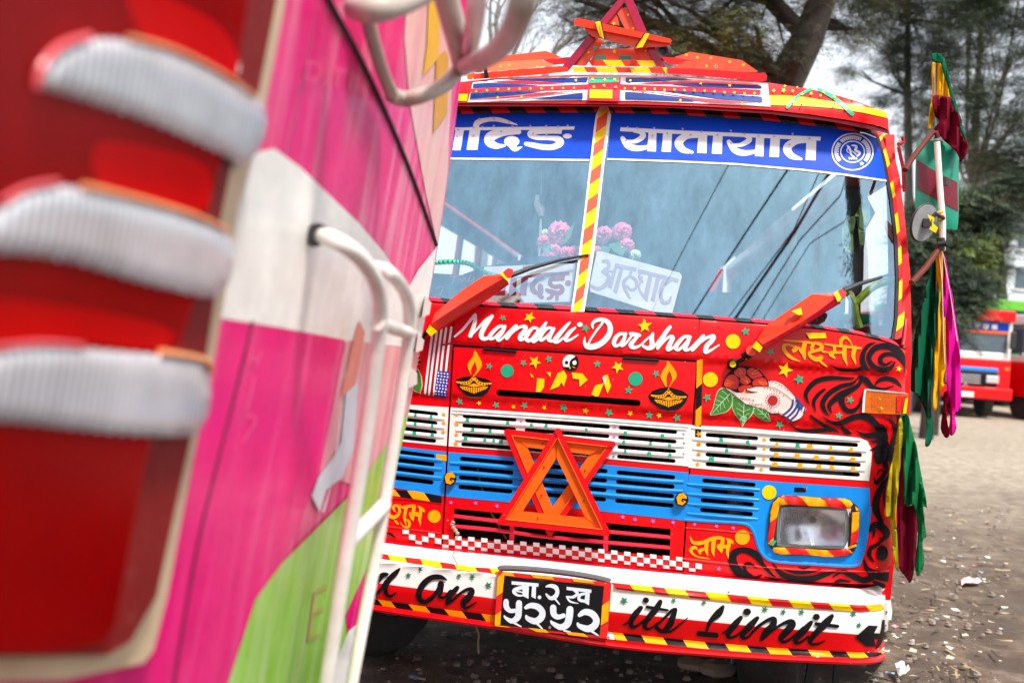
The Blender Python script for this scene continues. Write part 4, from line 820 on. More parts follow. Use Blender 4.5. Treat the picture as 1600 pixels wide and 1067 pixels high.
diya(C3, [(280, 452), (325, 520), (352, 580), (345, 630), (300, 690), (272, 715), (300, 650), (290, 600), (282, 570), (262, 600), (240, 650), (240, 700), (215, 650), (205, 600), (225, 560), (262, 510)], [(84, 752), (160, 725), (240, 718), (270, 712), (310, 725), (400, 745), (458, 780), (440, 840), (400, 900), (340, 932), (270, 938), (190, 915), (120, 850), (95, 800)], None, (270, 772))
diya(C4, [(955, 560), (1000, 610), (1045, 680), (1045, 730), (1000, 790), (962, 845), (1000, 760), (990, 700), (972, 670), (945, 720), (945, 800), (938, 830), (900, 770), (882, 720), (905, 660), (940, 610)], [(755, 915), (800, 870), (880, 840), (940, 835), (965, 832), (1020, 845), (1110, 870), (1172, 915), (1150, 980), (1100, 1040), (1040, 1070), (960, 1080), (880, 1060), (800, 1000), (765, 960)], None, (965, 912))
# yin and yang disc
decal('round_sticker', [disc(891.2, 566.4, 12.8)], BLACK, bus, .0022, step=8); decal('round_sticker', [disc(891.2, 566.4, 12.3)], LETW, bus, .0029, step=8)
brush('disc_pattern', [[(1335, 520, 26), (1348, 580, 30), (1320, 630, 40), (1260, 640, 36), (1215, 625, 14)], [(1330, 530, 30), (1290, 560, 30), (1285, 600, 40), (1300, 620, 40)]], BLACK, bus, C3, discs=[(1235, 576, 18)], off=.0036)
brush('disc_pattern', [], LETW, bus, C3, discs=[(1318, 578, 22)], off=.0042)
brush('disc_pattern', [[(1265, 620, 10), (1270, 635, 14)], [(1295, 618, 5), (1325, 632, 5)]], YEL, bus, C3, off=.0046)
# coloured dots and torn yellow letters
for (x, y, r, m_) in ((792.5, 579.5, 10.2, GRN), (993, 592, 11, GRN), (1110, 593, 11.6, YEL), (1145.5, 533.5, 11.4, YEL), (1202, 769, 11.2, YEL), (1160, 839, 11.5, ORY), (678.5, 806.5, 10, ORY)): decal('round_sticker', [disc(x, y, r)], m_, bus, .0022 if y != 769 else .004, step=8)
for c, q, m_ in ((C3, [(855, 685), (880, 705), (892, 730), (868, 728)], YEL), (C3, [(930, 738), (1005, 745), (1000, 830), (965, 882), (915, 880)], YEL), (C3, [(1025, 672), (1072, 678), (1066, 728)], YEL), (C3, [(1205, 660), (1225, 690), (1240, 720), (1205, 825), (1180, 780), (1155, 825), (1062, 860), (1105, 770), (1145, 685)], YEL), (C3, [(1290, 680), (1400, 690), (1455, 755), (1370, 828), (1368, 750), (1300, 742)], YEL),
    (C4, [(200, 815), (290, 790), (235, 925), (205, 928), (160, 905)], YEL), (C4, [(290, 712), (330, 702), (365, 820), (328, 898), (300, 820)], YEL), (C4, [(275, 730), (300, 712), (312, 790), (295, 800)], LETW), (K1, [(733, 82), (860, 82), (868, 115), (760, 120)], YEL), (K1, [(733, 84), (752, 116), (742, 116)], BLACK), (K4, [(763, 173), (820, 175), (842, 172), (838, 205), (763, 203)], BLACK), (K4, [(822, 173), (846, 172), (840, 190)], YEL)):
    decal('sticker_scrap', [zz(c, q)], m_, bus, .0028, step=12)
decal('sticker_scrap', [zz(C8, [(470, 135), (548, 142), (546, 186), (475, 178)])], ORY, bus, .003)
# stars: x, y, radius, colour
G_, Y_, P_, O_, D_ = GRN, YEL, PUR, ORY, DGRN
st = []
for x, y, r, m_ in ((570, 112, 40, G_), (850, 105, 66, Y_), (1432, 215, 48, G_), (430, 615, 42, G_), (785, 580, 42, G_), (1050, 538, 44, G_), (905, 570, 72, Y_), (1555, 590, 44, G_), (120, 982, 42, G_), (325, 997, 27, Y_), (500, 1018, 42, G_), (682, 1035, 27, Y_), (795, 1022, 44, G_), (1002, 1044, 27, Y_), (1208, 1047, 42, G_)): st.append((C3, x, y, r, m_))
for x, y, r, m_ in ((715, 195, 80, Y_), (435, 620, 72, Y_), (832, 690, 44, G_), (548, 862, 48, G_), (1365, 938, 50, G_)): st.append((C4, x, y, r, m_))
for x, y, r, m_ in ((155, 720, 25, O_), (318, 730, 32, G_), (466, 738, 23, Y_), (598, 748, 32, G_), (666, 752, 22, Y_), (790, 766, 32, G_), (0, 693, 28, G_), (357, 835, 15, P_), (353, 902, 15, P_), (350, 1035, 15, P_), (835, 882, 15, P_), (838, 945, 15, P_), (834, 1020, 15, P_), (522, 942, 12, P_), (943, 880, 24, O_), (942, 950, 22, O_), (942, 1020, 22, O_)): st.append((K8, x, y, r, m_))
for x, y, r, m_ in ((505, 742, 22, O_), (505, 808, 22, O_), (503, 884, 20, O_), (500, 945, 22, O_), (415, 745, 20, O_), (415, 803, 20, O_), (412, 866, 20, O_), (952, 793, 15, P_)): st.append((K7, x, y, r, m_))
for x, y, r, m_ in ((25, 262, 45, G_), (175, 455, 88, Y_), (325, 552, 62, G_), (1363, 440, 34, Y_), (858, 765, 44, G_), (738, 928, 46, G_), (120, 1022, 48, G_)): st.append((C5, x, y, r, m_))
for x, y, r, m_ in ((470, 768, 20, O_), (468, 828, 18, O_), (465, 893, 19, O_), (450, 955, 18, O_), (348, 73, 32, G_), (50, 795, 18, O_), (48, 860, 18, O_), (42, 922, 18, O_)): st.append((K1, x, y, r, m_))
for x, y, r, m_ in ((578, 487, 17, P_), (757, 490, 18, P_), (912, 512, 18, P_)): st.append((C8, x, y, r, m_))
for x, y, r, m_ in ((922, 662, 16, P_), (997, 677, 16, P_), (1108, 688, 17, P_), (1232, 695, 16, P_)): st.append((K3, x, y, r, m_))
for x, y, r, m_ in ((118, 88, 17, P_), (280, 102, 18, P_), (402, 115, 18, P_), (298, 414, 20, P_)): st.append((C9, x, y, r, m_))
for c, x, y, r, m_ in st:
    px, py = zz(c, [(x, y)])[0]; decal('star_sticker', [starpts(px, py, r/c[2], wob=.15)], m_, bus, .0036, step=12)
# purple stars on the sun strip
for x, y in ((245, 130), (358, 128), (478, 155), (505, 192), (645, 187), (768, 187), (858, 190), (935, 183), (358, 187), (270, 195), (200, 197), (200, 262), (200, 325), (78, 215), (70, 265), (60, 330), (415, 230), (335, 295), (497, 298), (510, 352), (665, 247), (768, 258), (845, 310), (795, 340), (740, 352), (645, 320)):
    px, py = zz(C1, [(x, y)])[0]; decal('star_sticker', [starpts(px, py, 2.8)], mat('pale violet vinyl', (.55, .38, .78), .4, .1), bus, .0052, 'glass', step=12)
for x, y in ((75, 70), (128, 74), (225, 75), (388, 78), (66, 145), (125, 185), (216, 118), (208, 182), (300, 105), (290, 183), (432, 113), (375, 173), (495, 95), (493, 183), (585, 113), (578, 185), (662, 90), (740, 108), (663, 160), (820, 118), (820, 205), (908, 122), (908, 210), (1013, 108), (1108, 133), (995, 168), (1028, 236), (1098, 226)):
    px, py = zz(C2, [(x, y)])[0]; decal('star_sticker', [starpts(px, py, 2.8)], MATS['pale violet vinyl'], bus, .0052, 'glass', step=12)
# little tape snips on the slats
for c, lst, m_ in ((K7, ((580, 785), (858, 806), (618, 852), (738, 862), (568, 910), (700, 920), (762, 924), (812, 935), (1025, 820), (1128, 826), (220, 752), (328, 765), (218, 812), (335, 825), (210, 878), (335, 888)), GRN), (K8, ((160, 852), (432, 875), (690, 893), (422, 938), (607, 948), (738, 962), (432, 1000), (598, 1018), (742, 1028)), GRN), (K1, ((190, 768), (362, 785), (230, 838), (130, 892), (374, 910), (682, 805)), GRN), (K1, ((550, 800), (760, 810), (895, 820), (1025, 830), (545, 862), (680, 870), (803, 880), (903, 887), (1035, 893), (538, 925), (700, 933), (820, 940), (900, 945), (1038, 955)), ORY)):
    for x, y in lst:
        s = random.uniform(.7, 1.3)*(11 if c is not K1 else 14); k = random.uniform(-5, 5); decal('tape_snip', [zz(c, [(x-s, y-15+k*.2), (x+s, y-14), (x+s+k, y+15), (x-s+k, y+14)])], m_, bus, .0098, step=4)
# checker band
def cy(x): return lin(x, [636, 690, 740, 850, 950, 1067, 1100], [829.5, 837.5, 841.5, 851, 861, 873, 877])
q = []; fsz = 10.15
m = MB()
for i in range(-6, 42):
    x0 = 691+i*fsz+(0 if i >= 0 else -1.2); x1 = x0+fsz*.97
    if x1 > 1104: break
    for r_ in range(3):
        if (i+r_) % 2 == 0 and not (i < 0 and (i+r_) % 4 == 0 and r_ != 1):
            h0 = [-2.5, 4.0, 12.5][r_]; h1 = [4.0, 12.5, 19][r_]
            if i >= 37 and r_ == 0: continue
            h1 = min(h1, 17.5)
            vs = [S(a, cy(a)+h, .003) for a, h in ((x0, h0), (x1, h0), (x1, h1), (x0, h1))]
            m.add(vs, [(0, 3, 2, 1)])
m.build('checker_band', LETW, bus)
# yellow/black hazard tape and frames
tape('hazard_tape', [(560, 758), (627, 766), (648, 766.5), (692, 776)], [(560, 768), (627, 776), (690, 786)], [600, 617, 636, 663, 690], 9, [ORY, BLACK], bus, .0036)
vs = []; fs = []; mi = []
ys = [560, 604, 638, 668, 688]; xl = lambda y: lin(y, [560, 688], [1087, 1084]) + 2; 
for i in range(3+1):
    n = len(vs); a, b = ys[i], ys[i+1] if i < 4 else 688
    for (x_, y_) in ((xl(a), a+3), (xl(a)+9, a-(5 if i else -1)), (xl(b)+9, b-(5 if i < 3 else 0)), (xl(b), b+(3 if i < 3 else 0))): vs.append(S(x_, min(689, max(560, y_)), .003))
    fs.append((n, n+1, n+2, n+3)); mi.append(i % 2)
mesh('hazard_tape', vs, fs, [ORY, BLACK], bus, mi)

# headlight
HL = (1180, 770, 8.889); HC = zz(HL, [(790, 465)])[0]
lm = bpy.data.materials.new('fluted lamp glass'); lm.use_nodes = True; n = lm.node_tree; n.nodes.clear()
out = n.nodes.new('ShaderNodeOutputMaterial'); mxs = n.nodes.new('ShaderNodeMixShader'); mx2 = n.nodes.new('ShaderNodeMixShader'); tr = n.nodes.new('ShaderNodeBsdfTransparent'); gs = n.nodes.new('ShaderNodeBsdfGlossy'); df = n.nodes.new('ShaderNodeBsdfTranslucent')
tc = n.nodes.new('ShaderNodeTexCoord'); wv = n.nodes.new('ShaderNodeTexWave'); wv.bands_direction = 'X'; wv.inputs['Scale'].default_value = 62; wv.inputs['Distortion'].default_value = .4; n.links.new(tc.outputs['Object'], wv.inputs['Vector'])
mr = n.nodes.new('ShaderNodeMapRange'); mr.inputs[3].default_value = .05; mr.inputs[4].default_value = .40; n.links.new(wv.outputs[0], mr.inputs[0]); n.links.new(mr.outputs[0], mxs.inputs[0])
bp = n.nodes.new('ShaderNodeBump'); bp.inputs['Strength'].default_value = .8; bp.inputs['Distance'].default_value = .003; n.links.new(wv.outputs[0], bp.inputs['Height']); n.links.new(bp.outputs[0], gs.inputs['Normal'])
n.nodes.remove(tr); tr = n.nodes.new('ShaderNodeBsdfRefraction'); tr.inputs['Color'].default_value = (.93, .95, .98, 1); tr.inputs['IOR'].default_value = 1.16; tr.inputs['Roughness'].default_value = .04; n.links.new(bp.outputs[0], tr.inputs['Normal'])
gs.inputs[0].default_value = (.85, .90, .97, 1); gs.inputs['Roughness'].default_value = .12; df.inputs[0].default_value = (.8, .85, .9, 1); mx2.inputs[0].default_value = .03; bp.inputs['Strength'].default_value = 1.0; bp.inputs['Distance'].default_value = .006; mr.inputs[3].default_value = .02; mr.inputs[4].default_value = .30
n.links.new(tr.outputs[0], mxs.inputs[1]); n.links.new(gs.outputs[0], mxs.inputs[2]); n.links.new(mxs.outputs[0], mx2.inputs[1]); n.links.new(df.outputs[0], mx2.inputs[2]); n.links.new(mx2.outputs[0], out.inputs[0])
refl = mat('lamp reflector', (.95, .96, 1.0), .16, .03, metal=1.0, var=.03)
sm_ = lambda q, k=3: [p[:2] for p in smoothpts(zz(HL, q), k, True)]
r_out = sm_([(300, 60), (400, 30), (900, 60), (1260, 78), (1380, 150), (1450, 240), (1440, 500), (1410, 720), (1340, 850), (1100, 888), (760, 868), (350, 858), (250, 800), (178, 690), (180, 500), (205, 250), (240, 120)])
r_in = sm_([(340, 205), (420, 188), (1220, 215), (1300, 280), (1300, 690), (1235, 768), (400, 742), (305, 680), (310, 400)])
ho = decal('headlight', [r_out], RUB, bus, .008, holes=[r_in], step=8, rim=.02)
l_in = sm_([(352, 220), (420, 207), (1215, 245), (1250, 300), (1238, 690), (1190, 733), (410, 700), (335, 640), (340, 400)])
decal('lamp_rim', [r_in], mat('grey lamp rim', (.25, .25, .24), .35, .3, metal=.4), ho, .002, holes=[l_in], step=8, rim=.04)
TP = ([(310, 75), (320, 55), (395, 88), (462, 158), (340, 172)], 1), ([(322, 50), (400, 32), (585, 38), (655, 80), (740, 178), (460, 158), (400, 90)], 0), ([(585, 38), (900, 66), (965, 110), (1020, 192), (740, 178), (655, 80)], 1), ([(900, 66), (1140, 72), (1210, 120), (1292, 222), (1020, 192), (965, 110)], 0), ([(1140, 72), (1250, 76), (1320, 105), (1355, 150), (1310, 232), (1292, 222), (1210, 120)], 1), \
     ([(318, 70), (340, 172), (305, 330), (205, 415), (215, 250), (250, 130)], 1), ([(305, 330), (255, 620), (180, 690), (175, 620), (205, 415)], 0), ([(255, 620), (245, 735), (185, 705), (180, 690)], 1), ([(1350, 268), (1448, 258), (1440, 490), (1335, 562)], 1), ([(1335, 562), (1440, 492), (1420, 680), (1318, 718)], 0), ([(1400, 710), (1410, 735), (1340, 765), (1258, 780), (1320, 730)], 1), ([(1390, 180), (1440, 225), (1435, 250), (1400, 240)], 1), \
     ([(255, 755), (410, 755), (500, 850), (350, 852), (270, 825), (240, 790)], 1), ([(410, 755), (690, 770), (770, 860), (500, 850)], 0), ([(690, 770), (1000, 795), (1100, 885), (980, 885), (770, 862)], 1), ([(1000, 795), (1260, 775), (1330, 825), (1280, 865), (1100, 885)], 0), ([(1290, 775), (1355, 825), (1345, 845), (1300, 800)], 1), ([(220, 655), (300, 658), (250, 735), (225, 700)], 2)
IN_ = np.array(r_in); OUT_ = np.array(r_out)
def bulge(x, y):
    a_ = np.min(np.hypot(IN_[:, 0]-x, IN_[:, 1]-y)); b_ = np.min(np.hypot(OUT_[:, 0]-x, OUT_[:, 1]-y)); t = a_/(a_+b_+1e-6); return .009*math.sin(math.pi*min(1, max(0, t)))
for q, k in TP: decal('tape_piece', [zz(HL, q)], [TAPER, ORY, GRN][k], ho, .010+.0012*(k == 2), step=4, offfn=bulge)
u0 = S(*HC); m = MB(); n1, n2 = 26, 14; cx, cz = u0.x, u0.z; vs = []
for j_ in range(n2+1):
    for i in range(n1+1):
        a = i/n1*2-1; c_ = j_/n2*2-1; uu = cx+a*.114; zv = cz+c_*.070; rr_ = (a*.114)**2*1.0+(c_*.070)**2*1.0
        vs.append((uu, w_body(u0.x, u0.z)+.066-rr_*4.2, zv))
m.add(vs, [(j_*(n1+1)+i, j_*(n1+1)+i+1, (j_+1)*(n1+1)+i+1, (j_+1)*(n1+1)+i) for j_ in range(n2) for i in range(n1)])
m.build('reflector', refl, ho, smooth=True)
bc = S(*zz(HL, [(810, 380)])[0]); m = MB(); c = Vector((bc.x, w_body(cx, cz)+.022, bc.z)); m.tube([c+Vector((0, .035, 0)), c+Vector((0, -.004, 0))], [.008, .012], 14); m.build('bulb', mat('dark bulb cap', (.16, .13, .15), .3, metal=.6), ho, smooth=True)
decal('lens', [l_in], lm, ho, .003, step=4, offfn=lambda x, y: .004*(1-((x-HC[0])/55)**2))
# amber indicator
IB = (1200, 510, 6.667)
am = mat('amber lamp plastic', (.66, .12, .002), .3, .2, coat=.2, bump=.6, scale=60, spec=.3)
ind = decal('indicator_lamp', [zz(IB, [(1010, 655), (1040, 652), (1130, 660), (1380, 690), (1462, 700), (1462, 905), (1380, 915), (1100, 905), (985, 895), (990, 760)])], am, bus, .045, lambda u, z: .04*u*u+.03+max(0, u-1.0)*.15, step=8, rim=.05, label='amber indicator with a red and yellow tape')
fkI = lambda u, z: .04*u*u+.03+max(0, u-1.0)*.15
decal('lamp_rim', [zz(IB, [(1005, 655), (1030, 655), (1015, 700), (1005, 895), (980, 895), (990, 750)])], WHITE, ind, .047, fkI)
decal('lamp_rim', [zz(IB, [(1010, 650), (1040, 650), (1420, 688), (1462, 700), (1400, 700), (1030, 668)])], mat('worn chrome', (.7, .7, .7), .3, .3, metal=.8), ind, .047, fkI)
for q, m_ in (([(1345, 715), (1395, 720), (1388, 890), (1340, 885)], TAPER), ([(1400, 720), (1462, 725), (1462, 905), (1400, 905)], TAPER), ([(1430, 760), (1460, 735), (1440, 905), (1405, 905)], YEL), ([(1155, 730), (1180, 765), (1165, 755)], YEL), ([(1170, 830), (1205, 855), (1180, 865)], YEL)): decal('tape_snip', [zz(IB, q)], m_, ind, .049 if m_ is TAPER else .051, fkI)
for i in range(17): brush('lens_rib', [[(1080+i*16, 695, 2.5), (1078+i*16, 880, 2.5)]], mat('dark amber line', (.30, .05, .004), .4), ind, IB, off=.0465, kind=fkI)

# ---- bumper
RIGHT = [(1386, 925), (1392, 945), (1394, 975), (1388, 1005), (1380, 1027)]
def hline(pts): return [p[0] for p in pts], [p[1] for p in pts]
bt4 = [(560, 845), (620, 851), (700, 858), (800, 866.5), (900, 878), (940, 889.5-4), (1000, 892), (1100, 901), (1200, 909.5), (1300, 917), (1345, 919), (1372, 914), (1386, 911)]
bt4 = [(560, 842), (620, 850.5), (700, 860), (800, 870), (900, 881), (1000, 891), (1100, 900), (1200, 909.5), (1300, 917), (1345, 919.5), (1372, 914), (1384, 908)]
bt3 = [(560, 858), (620, 868.5), (660, 873), (740, 885.5), (780, 888), (955, 909.5), (1060, 920), (1200, 934), (1300, 942), (1345, 945), (1372, 944), (1388, 936)]
bt2 = [(560, 868), (620, 876), (700, 888), (780, 896), (955, 919), (1042, 930), (1200, 946), (1300, 952.5), (1345, 955.5), (1375, 953), (1392, 946)]
bt15 = [(560, 906), (620, 914.6), (700, 925), (775, 935), (960, 955.5), (1100, 970), (1200, 980), (1345, 991), (1380, 990), (1396, 986)]
bt1 = [(560, 931), (620, 940.8), (700, 952), (775, 961), (955, 987), (1100, 1002.5), (1200, 1011), (1345, 1019), (1372, 1018), (1392, 1010)]
bt0 = [(560, 940), (620, 949.7), (700, 961), (775, 973), (955, 998), (1100, 1013), (1200, 1021), (1300, 1026), (1345, 1027.5), (1370, 1025), (1384, 1018)]
btm1 = [(560, 949), (620, 958.7), (700, 970), (775, 981), (955, 1010), (1100, 1023), (1200, 1030), (1300, 1035), (1345, 1036.5), (1368, 1034), (1382, 1028)]
def strip2(name, A, B, m_, off, **k): return decal(name, [A+B[::-1]], m_, bump, off, 'bump', **k)
bump = decal('bumper', [bt4+[(1390, 925), (1394, 955), (1390, 990), (1384, 1020)]+btm1[::-1]], WHITE, bus, 0, 'bump', step=5, rim=.0, label='white and red front bumper with black cursive lettering')
# body of the bumper behind its face
A = [S(x, y, -.002, 'bump') for x, y in bt4]; B = [S(x, y, -.002, 'bump') for x, y in btm1]; n = len(A); m = MB()
m.add([a+Vector((0, .16, .01)) for a in A]+A, [(i, i+1, n+i+1, n+i) for i in range(n-1)]); m.add([b+Vector((0, .2, .02)) for b in B]+B, [(i, i+1, n+i+1, n+i) for i in range(n-1)])
m.build('bumper_back', RED2, bump, smooth=True)
strip2('bumper_field', bt15, bt1, RED, .0022, step=5)
strip2('bumper_lip', bt0, btm1, RED, .006, step=5)
m = MB(); m.tube([S(x, y-3.0, .006, 'bump') for x, y in smoothpts(btm1, 3)], .0095, 8); m.build('bumper_lip', RED, bump, smooth=True)
xs = [560, 581, 606, 632, 657, 687, 710, 742, 765, 779]; tape('striped_tape', bt3, bt2, xs, 4, [YEL, TAPER], bump, .0038, 'bump', bulge=.0012, step=5)
xs = [955, 984, 1017, 1038, 1070, 1102, 1135, 1167, 1199, 1232, 1265, 1295, 1326, 1352, 1375]; tape('striped_tape', bt3, bt2, xs, 8, [TAPER, YEL], bump, .0038, 'bump', bulge=.0012, step=5)
xs = [560, 590, 611, 638, 665, 694, 722, 752, 774]; tape('hazard_tape', bt1, bt0, xs, 8, [BLACK, ORY], bump, .0050, 'bump', step=5)
xs = [956, 973, 1002, 1036, 1067, 1101, 1133, 1167, 1197, 1231, 1262, 1295, 1322, 1350, 1372, 1392]; tape('hazard_tape', bt1, bt0, xs, 7, [ORY, BLACK], bump, .0050, 'bump', step=5)
brush('lettering', [[(255, 340, 36), (200, 352, 60), (135, 420, 54), (60, 470, 40), (20, 540, 40), (60, 590, 34), (130, 560, 34), (190, 500, 38), (245, 420, 50)], [(398, 275, 20), (350, 325, 56), (275, 400, 62), (238, 480, 56), (245, 560, 44), (292, 590, 34), (352, 555, 18)],
   [(930, 405, 16), (860, 372, 54), (760, 378, 62), (670, 445, 70), (618, 540, 68), (622, 620, 62), (680, 655, 54), (760, 608, 48), (830, 520, 46), (875, 440, 50)], [(865, 450, 76), (862, 530, 56), (850, 590, 40), (905, 600, 30), (975, 530, 40)],
   [(1052, 492, 50), (990, 560, 58), (930, 650, 42)], [(932, 675, 38), (990, 640, 32), (1080, 560, 32), (1170, 510, 40), (1218, 525, 62), (1190, 590, 76), (1122, 660, 76), (1132, 728, 30)], [(1140, 732, 30), (1200, 700, 26), (1265, 660, 16)]], BLACK, bump, C10, off=.0048, kind='bump', label='black cursive lettering left of the plate')
brush('lettering', [[(90, 570, 14), (145, 543, 22), (210, 450, 30), (275, 385, 40)], [(278, 392, 44), (225, 452, 64), (175, 530, 58), (182, 590, 44), (240, 580, 26), (310, 520, 24)], [(478, 330, 48), (438, 402, 66), (368, 482, 62), (318, 560, 54), (332, 612, 38), (390, 602, 24), (445, 555, 20)], [(340, 384, 34), (555, 420, 26)],
   [(430, 585, 22), (520, 500, 28), (600, 420, 32), (645, 405, 26)], [(638, 412, 40), (605, 500, 64), (570, 580, 68), (500, 640, 46), (440, 602, 46)], [(500, 645, 36), (585, 640, 24), (680, 570, 20), (765, 495, 10)], [(1132, 382, 34), (1085, 450, 78), (1000, 535, 46), (962, 635, 24)], [(880, 662, 56), (1062, 680, 56)],
   [(1125, 660, 16), (1185, 618, 24), (1262, 540, 30)], [(1318, 495, 44), (1260, 562, 68), (1190, 650, 62), (1192, 702, 38), (1262, 690, 26), (1340, 630, 24)], [(1490, 500, 42), (1422, 572, 70), (1342, 660, 62), (1342, 712, 38), (1405, 688, 26), (1490, 590, 26), (1580, 525, 24)]], BLACK, bump, C11, discs=[(328, 315, 33, 30), (1382, 435, 41, 36)], off=.0048, kind='bump', label='black cursive lettering right of the plate')
brush('lettering', [[(-40, 590, 24), (60, 502, 28), (140, 452, 40), (200, 445, 52), (178, 520, 76), (110, 590, 80), (68, 655, 36)], [(72, 645, 26), (185, 558, 28), (290, 492, 34), (370, 472, 60), (388, 505, 72), (330, 572, 78), (270, 640, 60), (290, 682, 38), (352, 662, 28), (425, 600, 24), (500, 530, 24)], [(582, 480, 44), (520, 552, 70), (430, 642, 62), (425, 692, 36), (482, 680, 26), (560, 620, 24)],
   [(800, 412, 44), (740, 482, 80), (640, 582, 62), (575, 662, 56), (590, 706, 34), (662, 700, 24), (725, 670, 12)], [(635, 495, 40), (858, 520, 38)], [(1338, 462, 26), (1330, 560, 30), (1300, 680, 44), (1258, 752, 14)], [(1300, 620, 36), (1395, 570, 40), (1412, 490, 22), (1395, 462, 20), (1350, 545, 20)]], BLACK, bump, C12,
   discs=[(638, 422, 36, 34)], off=.0048, kind='bump', label='black cursive lettering and arrow at the right end')
decal('arrow', [zz(C12, [(1040, 635), (1180, 510), (1280, 515), (1240, 590), (1380, 600), (1370, 640), (1240, 655), (1258, 730), (1160, 730)])], BLACK, bump, .0058, 'bump', step=3)
for c, x, y, r in [(C10, *p) for p in ((495, 352, 42), (628, 285, 38), (1068, 362, 40), (1222, 368, 42), (1400, 465, 50), (170, 200, 26))]+[(C11, *p) for p in ((103, 322, 50), (618, 318, 34), (935, 340, 36), (1570, 410, 44), (1190, 230, 20))]+[(C12, *p) for p in ((292, 370, 38), (482, 372, 40), (1025, 390, 40), (1082, 508, 38), (1370, 375, 28))]:
    px, py = zz(c, [(x, y)])[0]; decal('star_sticker', [starpts(px, py, r/c[2], wob=.2)], D_, bump, .004, 'bump', step=12)
# number plate
fp = lambda x, y, o: S(x, y, o, lambda u, z: -.165+.08*(z-.45))
pl = decal('number_plate', [zz(C13, [(140, 165), (200, 172), (1490, 305), (1440, 970), (700, 892), (95, 810)])], TAPER, bus, 0, step=12, fn=fp, rim=.012, label='black number plate with white characters in a striped frame')
decal('plate_face', [zz(C13, [(215, 225), (1400, 345), (1350, 930), (165, 805)])], BLACK, pl, .0022, fn=fp)
for q in ([(205, 175), (310, 185), (335, 228), (215, 215), (213, 230), (192, 420), (120, 470), (135, 240)], [(525, 203), (780, 232), (805, 268), (560, 245)], [(1015, 248), (1250, 278), (1285, 315), (1040, 290)], [(175, 640), (165, 805), (98, 812), (105, 690)], [(1465, 515), (1448, 760), (1362, 812), (1378, 575)], [(495, 840), (700, 860), (745, 900), (600, 888)], [(940, 885), (1160, 908), (1215, 950), (980, 925)], [(100, 808), (250, 825), (290, 838), (110, 820)], [(1435, 305), (1400, 330), (1412, 312)], [(1425, 940), (1445, 945), (1440, 972)]):
    decal('tape_snip', [zz(C13, q)], ORY, pl, .003, fn=fp)
brush('lettering', [[(445, 355, 44), (345, 385, 46), (330, 420, 40), (380, 455, 26), (440, 455, 16)], [(360, 405, 16), (440, 420, 16)], [(712, 350, 20), (762, 340, 42), (822, 358, 54), (845, 412, 46), (820, 468, 54), (762, 488, 44), (712, 440, 22)], [(812, 490, 24), (870, 560, 14)],
   [(1050, 400, 30), (1085, 432, 34), (1030, 475, 34), (955, 468, 18)], [(955, 470, 20), (1000, 528, 24), (1095, 550, 6)], [(1190, 432, 30), (1115, 450, 36), (1105, 505, 36), (1170, 520, 34), (1205, 490, 20)],
   [(235, 525, 62), (238, 590, 66), (282, 638, 50), (345, 635, 50)], [(388, 545, 74), (385, 640, 74), (372, 715, 74), (305, 760, 60), (230, 722, 34), (212, 695, 16)], [(335, 785, 26), (412, 825, 14)], [(470, 600, 44), (530, 575, 64), (612, 592, 74), (665, 652, 74), (650, 722, 80), (580, 762, 76), (495, 730, 56), (472, 695, 26)], [(605, 792, 28), (665, 850, 18)],
   [(795, 600, 78), (802, 675, 72), (852, 712, 60), (930, 690, 50)], [(995, 620, 84), (985, 720, 84), (958, 800, 84), (880, 832, 70), (790, 785, 44), (765, 755, 16)], [(925, 872, 24), (1000, 890, 14)], [(1108, 690, 46), (1172, 652, 72), (1255, 672, 80), (1308, 742, 78), (1288, 812, 84), (1210, 852, 80), (1112, 820, 56), (1085, 785, 26)], [(1252, 880, 30), (1330, 930, 18)]], PLATEW, pl, C13,
   polys=[[(300, 285), (622, 312), (618, 352), (300, 325)], [(430, 320), (507, 326), (500, 495), (430, 460)], [(545, 330), (592, 335), (587, 495), (535, 470)], [(955, 352), (1250, 385), (1248, 425), (955, 390)], [(1185, 400), (1232, 405), (1222, 572), (1165, 540)]], discs=[(632, 477, 22)], off=.003, fn=fp, label='white plate characters')
m = MB(); m.tube([fp(x, y, -.012) for x, y in smoothpts(zz(C13, [(150, 152), (220, 130), (600, 150), (1000, 195), (1300, 245), (1480, 290)]), 5)], .010, 8); m.build('plate_gasket', mat('grey wrapped bar', (.10, .10, .11), .6, .5, bump=1, scale=60), pl, smooth=True)
for p in zz(C13, [(755, 835), (1455, 950)]): m = MB(); q0 = fp(p[0], p[1], .002); m.tube([q0, q0+Vector((0, -.004, 0))], .004, 10); m.build('bolt', STEEL, pl)

# ---- wipers with red box covers
def wiper(name, blade, arm, up, lo, tip, tapes, cr, scrap=None, label=None):
    w = empty(name); w.parent = bus
    if label: w['label'] = label
    k = lambda o: (lambda x, y, oo=0: S(x, y, o+oo, 'glass'))
    m = MB(); P = [S(x, y, o, 'glass') for x, y, o in blade]; m.tube(P, [.0085, .007, .005, .0035], 8); m.build('wiper_blade', RUB, w, smooth=True)
    m = MB(); m.tube([S(x, y, o) for x, y, o in arm], .008, 8)
    p0 = S(*arm[-1]); m.ring(p0, (0, 1, 0), .012, .007, 18, 8); m.tube([p0+Vector((0, .02, 0)), p0+Vector((0, -.008, 0))], .011, 14)
    m.build('wiper_arm', BLACK, w, smooth=True)
    return w
CL = (640, 280, 3.81); CRR = (1040, 280, 3.81)
def wcover(w, pts3, faces, m_, name='cover'):
    vs = [S(x, y, o, 'glass') if False else S(x, y, o, w_cov) for x, y, o in pts3]; return mesh(name, vs, faces, m_, w)
w_cov = lambda u, z: .04*u*u - .02 + max(0, z-ZW0)*.25
